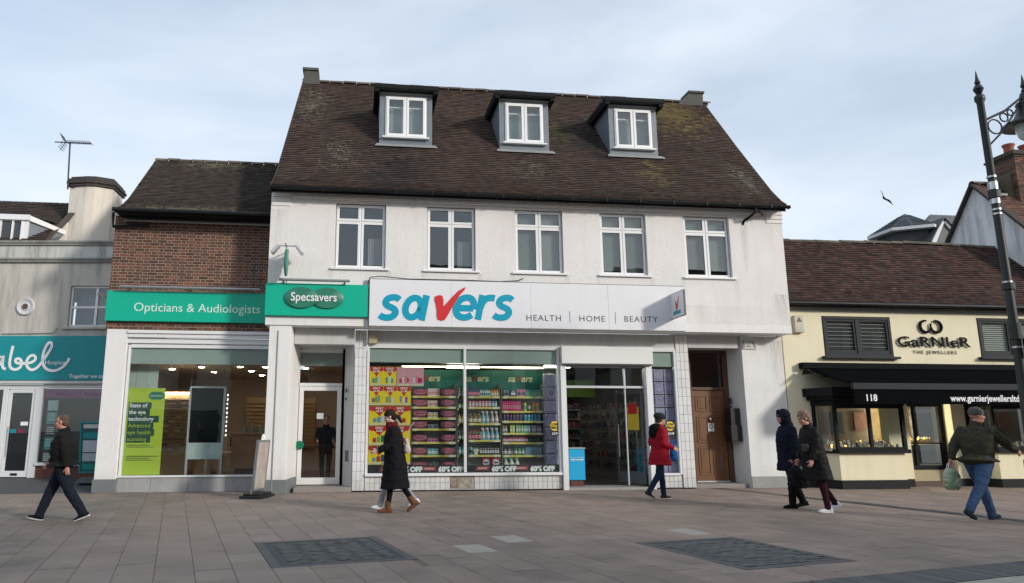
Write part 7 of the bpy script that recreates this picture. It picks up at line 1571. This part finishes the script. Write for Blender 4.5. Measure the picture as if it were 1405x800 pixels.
    T['_hands'] = 0
    del T['_hands']
    info = dict(T=T, hands=[S(Wr[i]+Hd[i]*.085) for i in (0, 1)], at=lambda f, u, y=0.: S(at(f, u, y)), k=k)
    return info
def wpos(info, p):
    T = info['T']; return Matrix.Translation(T.location) @ Matrix.Rotation(T.rotation_euler.z, 4, 'Z') @ Vector(p)
def cloth(name, col, **kw):
    kw.setdefault('spec', .12)
    return M(name, tuple(c*.8 for c in col), kw.pop('rough', .9), noise_=kw.pop('noise_', (7, .18)), bump=kw.pop('bump', (26, .5, .006)), **kw)
# 1: man walking left, black jacket (feet wide apart)
LEFT, RIGHT = math.pi, 0
m1 = person('man in black jacket and dark jeans striding left past the left shops', (-4.97, -4.52, 0), LEFT+R_(4), 1.80, ((-20, 14, 22), (25, 6, -12)), ((-22, 9, 12), (22, 10, 18)), lean=4, build=1.12, hair='short', hair_mat=cloth('greying hair', (.13, .095, .07)), trousers=cloth('dark navy jeans', (.018, .024, .038)), tr_w=1.26, shoe=cloth('black trainers', (.02, .02, .022)), sole=M('white trainer sole', (.75, .75, .74), .5), coat=cloth('black soft jacket', (.017, .017, .018)), coat_len=.64, coat_w=1.20, glasses=True, belly=.03, skin=SKIN_R)
# 2: woman behind the woman in the long coat
w2 = person('person in grey trousers and white trainers mostly hidden behind the woman in long black', (.74, -3.4, 0), LEFT, 1.70, ((20, 4, -8), (-22, 16, 25)), ((5, 6, 30), (-8, 6, 30)), female=True, hair='tied', hair_mat=cloth('fair brown hair', (.16, .10, .06)), trousers=cloth('pale grey trousers', (.36, .36, .38)), shoe=M('white trainers', (.72, .72, .72), .5), coat=cloth('cream coat', (.50, .46, .42)), coat_len=.62, grip=(.8, .8))
# 3: woman long black coat
w3 = person('woman in long black coat and dark red scarf walking left and looking down', (.73, -4.0, 0), LEFT, 1.86, ((9, 2, -2), (-12, 22, 36)), ((8, 6, 62), (-6, 6, 78)), female=True, lean=5, head_tilt=22, hair='tied', hair_mat=cloth('dark brown tied hair', (.035, .022, .018)), trousers=cloth('black leggings', (.012, .012, .013)), tr_w=.82, shoe=cloth('tan ankle boots', (.20, .09, .048)), boot=True, coat=cloth('long black coat cloth', (.013, .013, .015)), coat_len=1.16, coat_w=1.22, scarf=cloth('dark red scarf', (.14, .012, .022)), skin=M('pale skin', (.58, .36, .29), .55))
# 4: red coat
w4 = person('woman in red quilted coat and black hat walking right past the shop door', (6.67, -2.25, 0), RIGHT+R_(6), 1.84, ((9, 6, -2), (-13, 20, 24)), ((-14, 9, 70), (-8, 9, 74)), female=True, lean=2, hair='short', hair_mat=cloth('grey streaked hair', (.07, .07, .07)), hat='wool', trousers=cloth('navy jeans', (.018, .03, .062)), tr_w=.98, shoe=cloth('brown trainers', (.06, .05, .042)), sole=M('pale trainer edge', (.55, .55, .5), .5), coat=cloth('red quilted coat', (.34, .008, .022), rough=.7), coat_len=.86, coat_w=1.12, hood_down=cloth('black fur hood', (.012, .011, .012), bump=(60, 1, .02)))
# 5: hooded
w5 = person('person in navy coat with hood up, walking left beside the white pier', (8.52, -4.2, 0), LEFT-R_(8), 1.86, ((5, 3, 0), (-8, 13, 12)), ((-3, 7, 14), (-5, 9, 10)), lean=2, build=1.08, hair=None, trousers=cloth('black trousers', (.012, .012, .013)), tr_w=1.12, shoe=cloth('black shoes', (.012, .012, .013)), coat=cloth('navy coat', (.010, .014, .028)), coat_len=.90, coat_w=1.18, hood=True, belly=.01)
# 6: short light hair
w6 = person('woman with short curly fair hair, long black quilted coat and white trainers, walking left', (8.55, -4.95, 0), LEFT-R_(6), 1.83, ((-6, 3, 0), (-15, 16, 24)), ((2, 8, 22), (4, 8, 20)), female=True, lean=7, head_tilt=16, build=1.12, hair='curly', hair_mat=cloth('fair pinkish grey hair', (.36, .24, .19), bump=(60, 1, .02)), trousers=cloth('dark plum trousers', (.045, .014, .022)), tr_w=.95, shoe=M('bright white trainers', (.80, .80, .80), .5), coat=cloth('black quilted coat', (.014, .013, .014), rough=.6), coat_len=1.0, coat_w=1.14, glasses=False, belly=.02)
# 7: man in green fleece
m7 = person('man in dark green fleece and tweed cap walking right at the right edge', (10.55, -6.45, 0), R_(14), 1.90, ((22, 6, -6), (-28, 12, 30)), ((-30, 12, 4), (44, 16, 16)), lean=5, build=1.12, look=-34, hair=None, hat='knit', trousers=cloth('blue jeans', (.055, .105, .21), noise_=(4, .45)), tr_w=1.18, shoe=cloth('blue shoes', (.03, .05, .08)), coat=cloth('dark green fleece', (.062, .058, .040), bump=(60, .8, .006)), coat_len=.62, coat_w=1.14, belly=.03, skin=SKIN_R)
# 8: figure added behind the glass door in place of the camera operator's reflection
w8 = person('dark clothed figure added behind the white framed glass door in place of a reflection', (-.80, 1.75, .12), -math.pi/2, 1.72, ((2, 2, 0), (-2, 2, 0)), ((12, 6, 70), (12, 6, 70)), hair='short', hair_mat=MATS['dark brown tied hair'], trousers=MATS['black trousers'], shoe=MATS['black shoes'], coat=cloth('charcoal jacket', (.022, .023, .025)), coat_len=.66, coat_w=1.1)
# ---- bags
def bag(name, label, top, w, h, d, mat, handle, rz=0, print_=None, sag=.0, tilt=0):
    T = thing(name, label, 'bag', top, rz, local=True)
    b = Blob(); hh = .10; b.rings([(Vector((0, 0, -hh-.0)), w*.30, d*.18), (Vector((0, 0, -hh-h*.15)), w*.42, d*.38), (Vector((0, 0, -hh-h*.5)), w*.50, d*.5), (Vector((0, 0, -hh-h*.85)), w*.50, d*.5), (Vector((0, 0, -hh-h)), w*.36, d*.34)], side=(1, 0, 0)); b.build('bag_body', mat, T, vox=.010, sm=2, disp=(.06, .035))
    for s_ in (-1, 1):
        q = MB(); q.tube([(-w*.2, s_*.018, -hh-.02), (-w*.12, s_*.01, -.03), (0, 0, .0), (w*.12, s_*.01, -.03), (w*.2, s_*.018, -hh-.02)], .008, 6); q.build('handle', handle, T, smooth=True)
    return T
p = wpos(m7, m7['hands'][0]); bag('carrier_bag', 'clear carrier bag with green print carried by the man in the green fleece', p+Vector((0, 0, .03)), .34, .36, .2, M('green white carrier bag', (.05, .24, .05), .35, noise_=(9, .3), col2=(.55, .50, .45)), M('white bag handle', (.6, .6, .6), .5), R_(10))
p = wpos(w5, w5['hands'][0]); bag('shopping_bag', 'black shopping bag with dark red handles between the hooded person and the fair haired woman', p+Vector((.04, -.05, .02)), .46, .40, .2, cloth('black bag cloth', (.015, .015, .018), rough=.5), M('dark red handle', (.16, .01, .015), .6), R_(8))
q = MB(); q.prism([(-.05, 0, 0), (.06, 0, .01), (.03, 0, .09), (-.02, 0, .06)], (0, .05, 0)); q.v = [tuple(Vector(a)+p+Vector((.08, -.10, -.16))) for a in q.v]; single(q, 'packet', M('green white packet', (.25, .5, .33), .5, noise_=(20, .5)), 'small green and white packet poking out of the black shopping bag', 'packet', tuple(p+Vector((.08, -.1, -.16))))
p = wpos(w4, w4['at'](.14, .17, -.12)); bag('blue_bag', 'small bright blue bag held in front of the red coat', p+Vector((.10, -.04, .12)), .17, .34, .14, cloth('bright blue bag cloth', (.01, .12, .38), rough=.5), M('blue handle', (.01, .12, .38), .6), 0)
p = wpos(w3, w3['at'](-.20, .14, .10)); T = thing('shoulder_bag', 'cream shoulder bag behind the arm of the woman in the long black coat', 'bag', p, 0, local=True); b = Blob(); b.rings([(Vector((0, 0, .17)), .03, .05), (Vector((.01, 0, .06)), .05, .07), (Vector((.02, 0, -.04)), .075, .09), (Vector((.03, 0, -.10)), .05, .06)], side=(1, 0, 0)); b.build('bag_body', cloth('cream bag cloth', (.62, .55, .50)), T, vox=.009, sm=2, disp=(.05, .02)); q = MB(); q.tube([(0, 0, .15), (.05, -.02, .34), (.14, -.03, .48)], .008, 6); q.build('strap', MATS['cream bag cloth'], T)
p = wpos(w6, w6['at'](.15, .20, .05)); T = thing('waist_bag', 'small black bag with a silver stud on the front of the fair haired woman', 'bag', p, w6['T'].rotation_euler.z, local=True); q = MB(); q.box(-.02, .075, -.02, .15, -.08, .07); q.build('bag_body', M('black leather bag', (.02, .022, .022), .4), T, bevel=.02); q = MB(); q.lathe([(0, 0), (.014, 0), (.014, .01)], (.03, .16, .02), 10, axis='y'); q.build('stud', STEEL, T)
# phone held by the woman in the long coat
p = wpos(w3, (w3['hands'][0]+w3['hands'][1])/2); q = MB(); q.box(p.x-.05, p.x+.03, p.y-.04, p.y-.03, p.z-.02, p.z+.10); single(q, 'phone', M('dark red phone case', (.15, .02, .03), .4), 'dark red phone held by the woman in the long black coat', 'phone', tuple(p), bevel=.004)
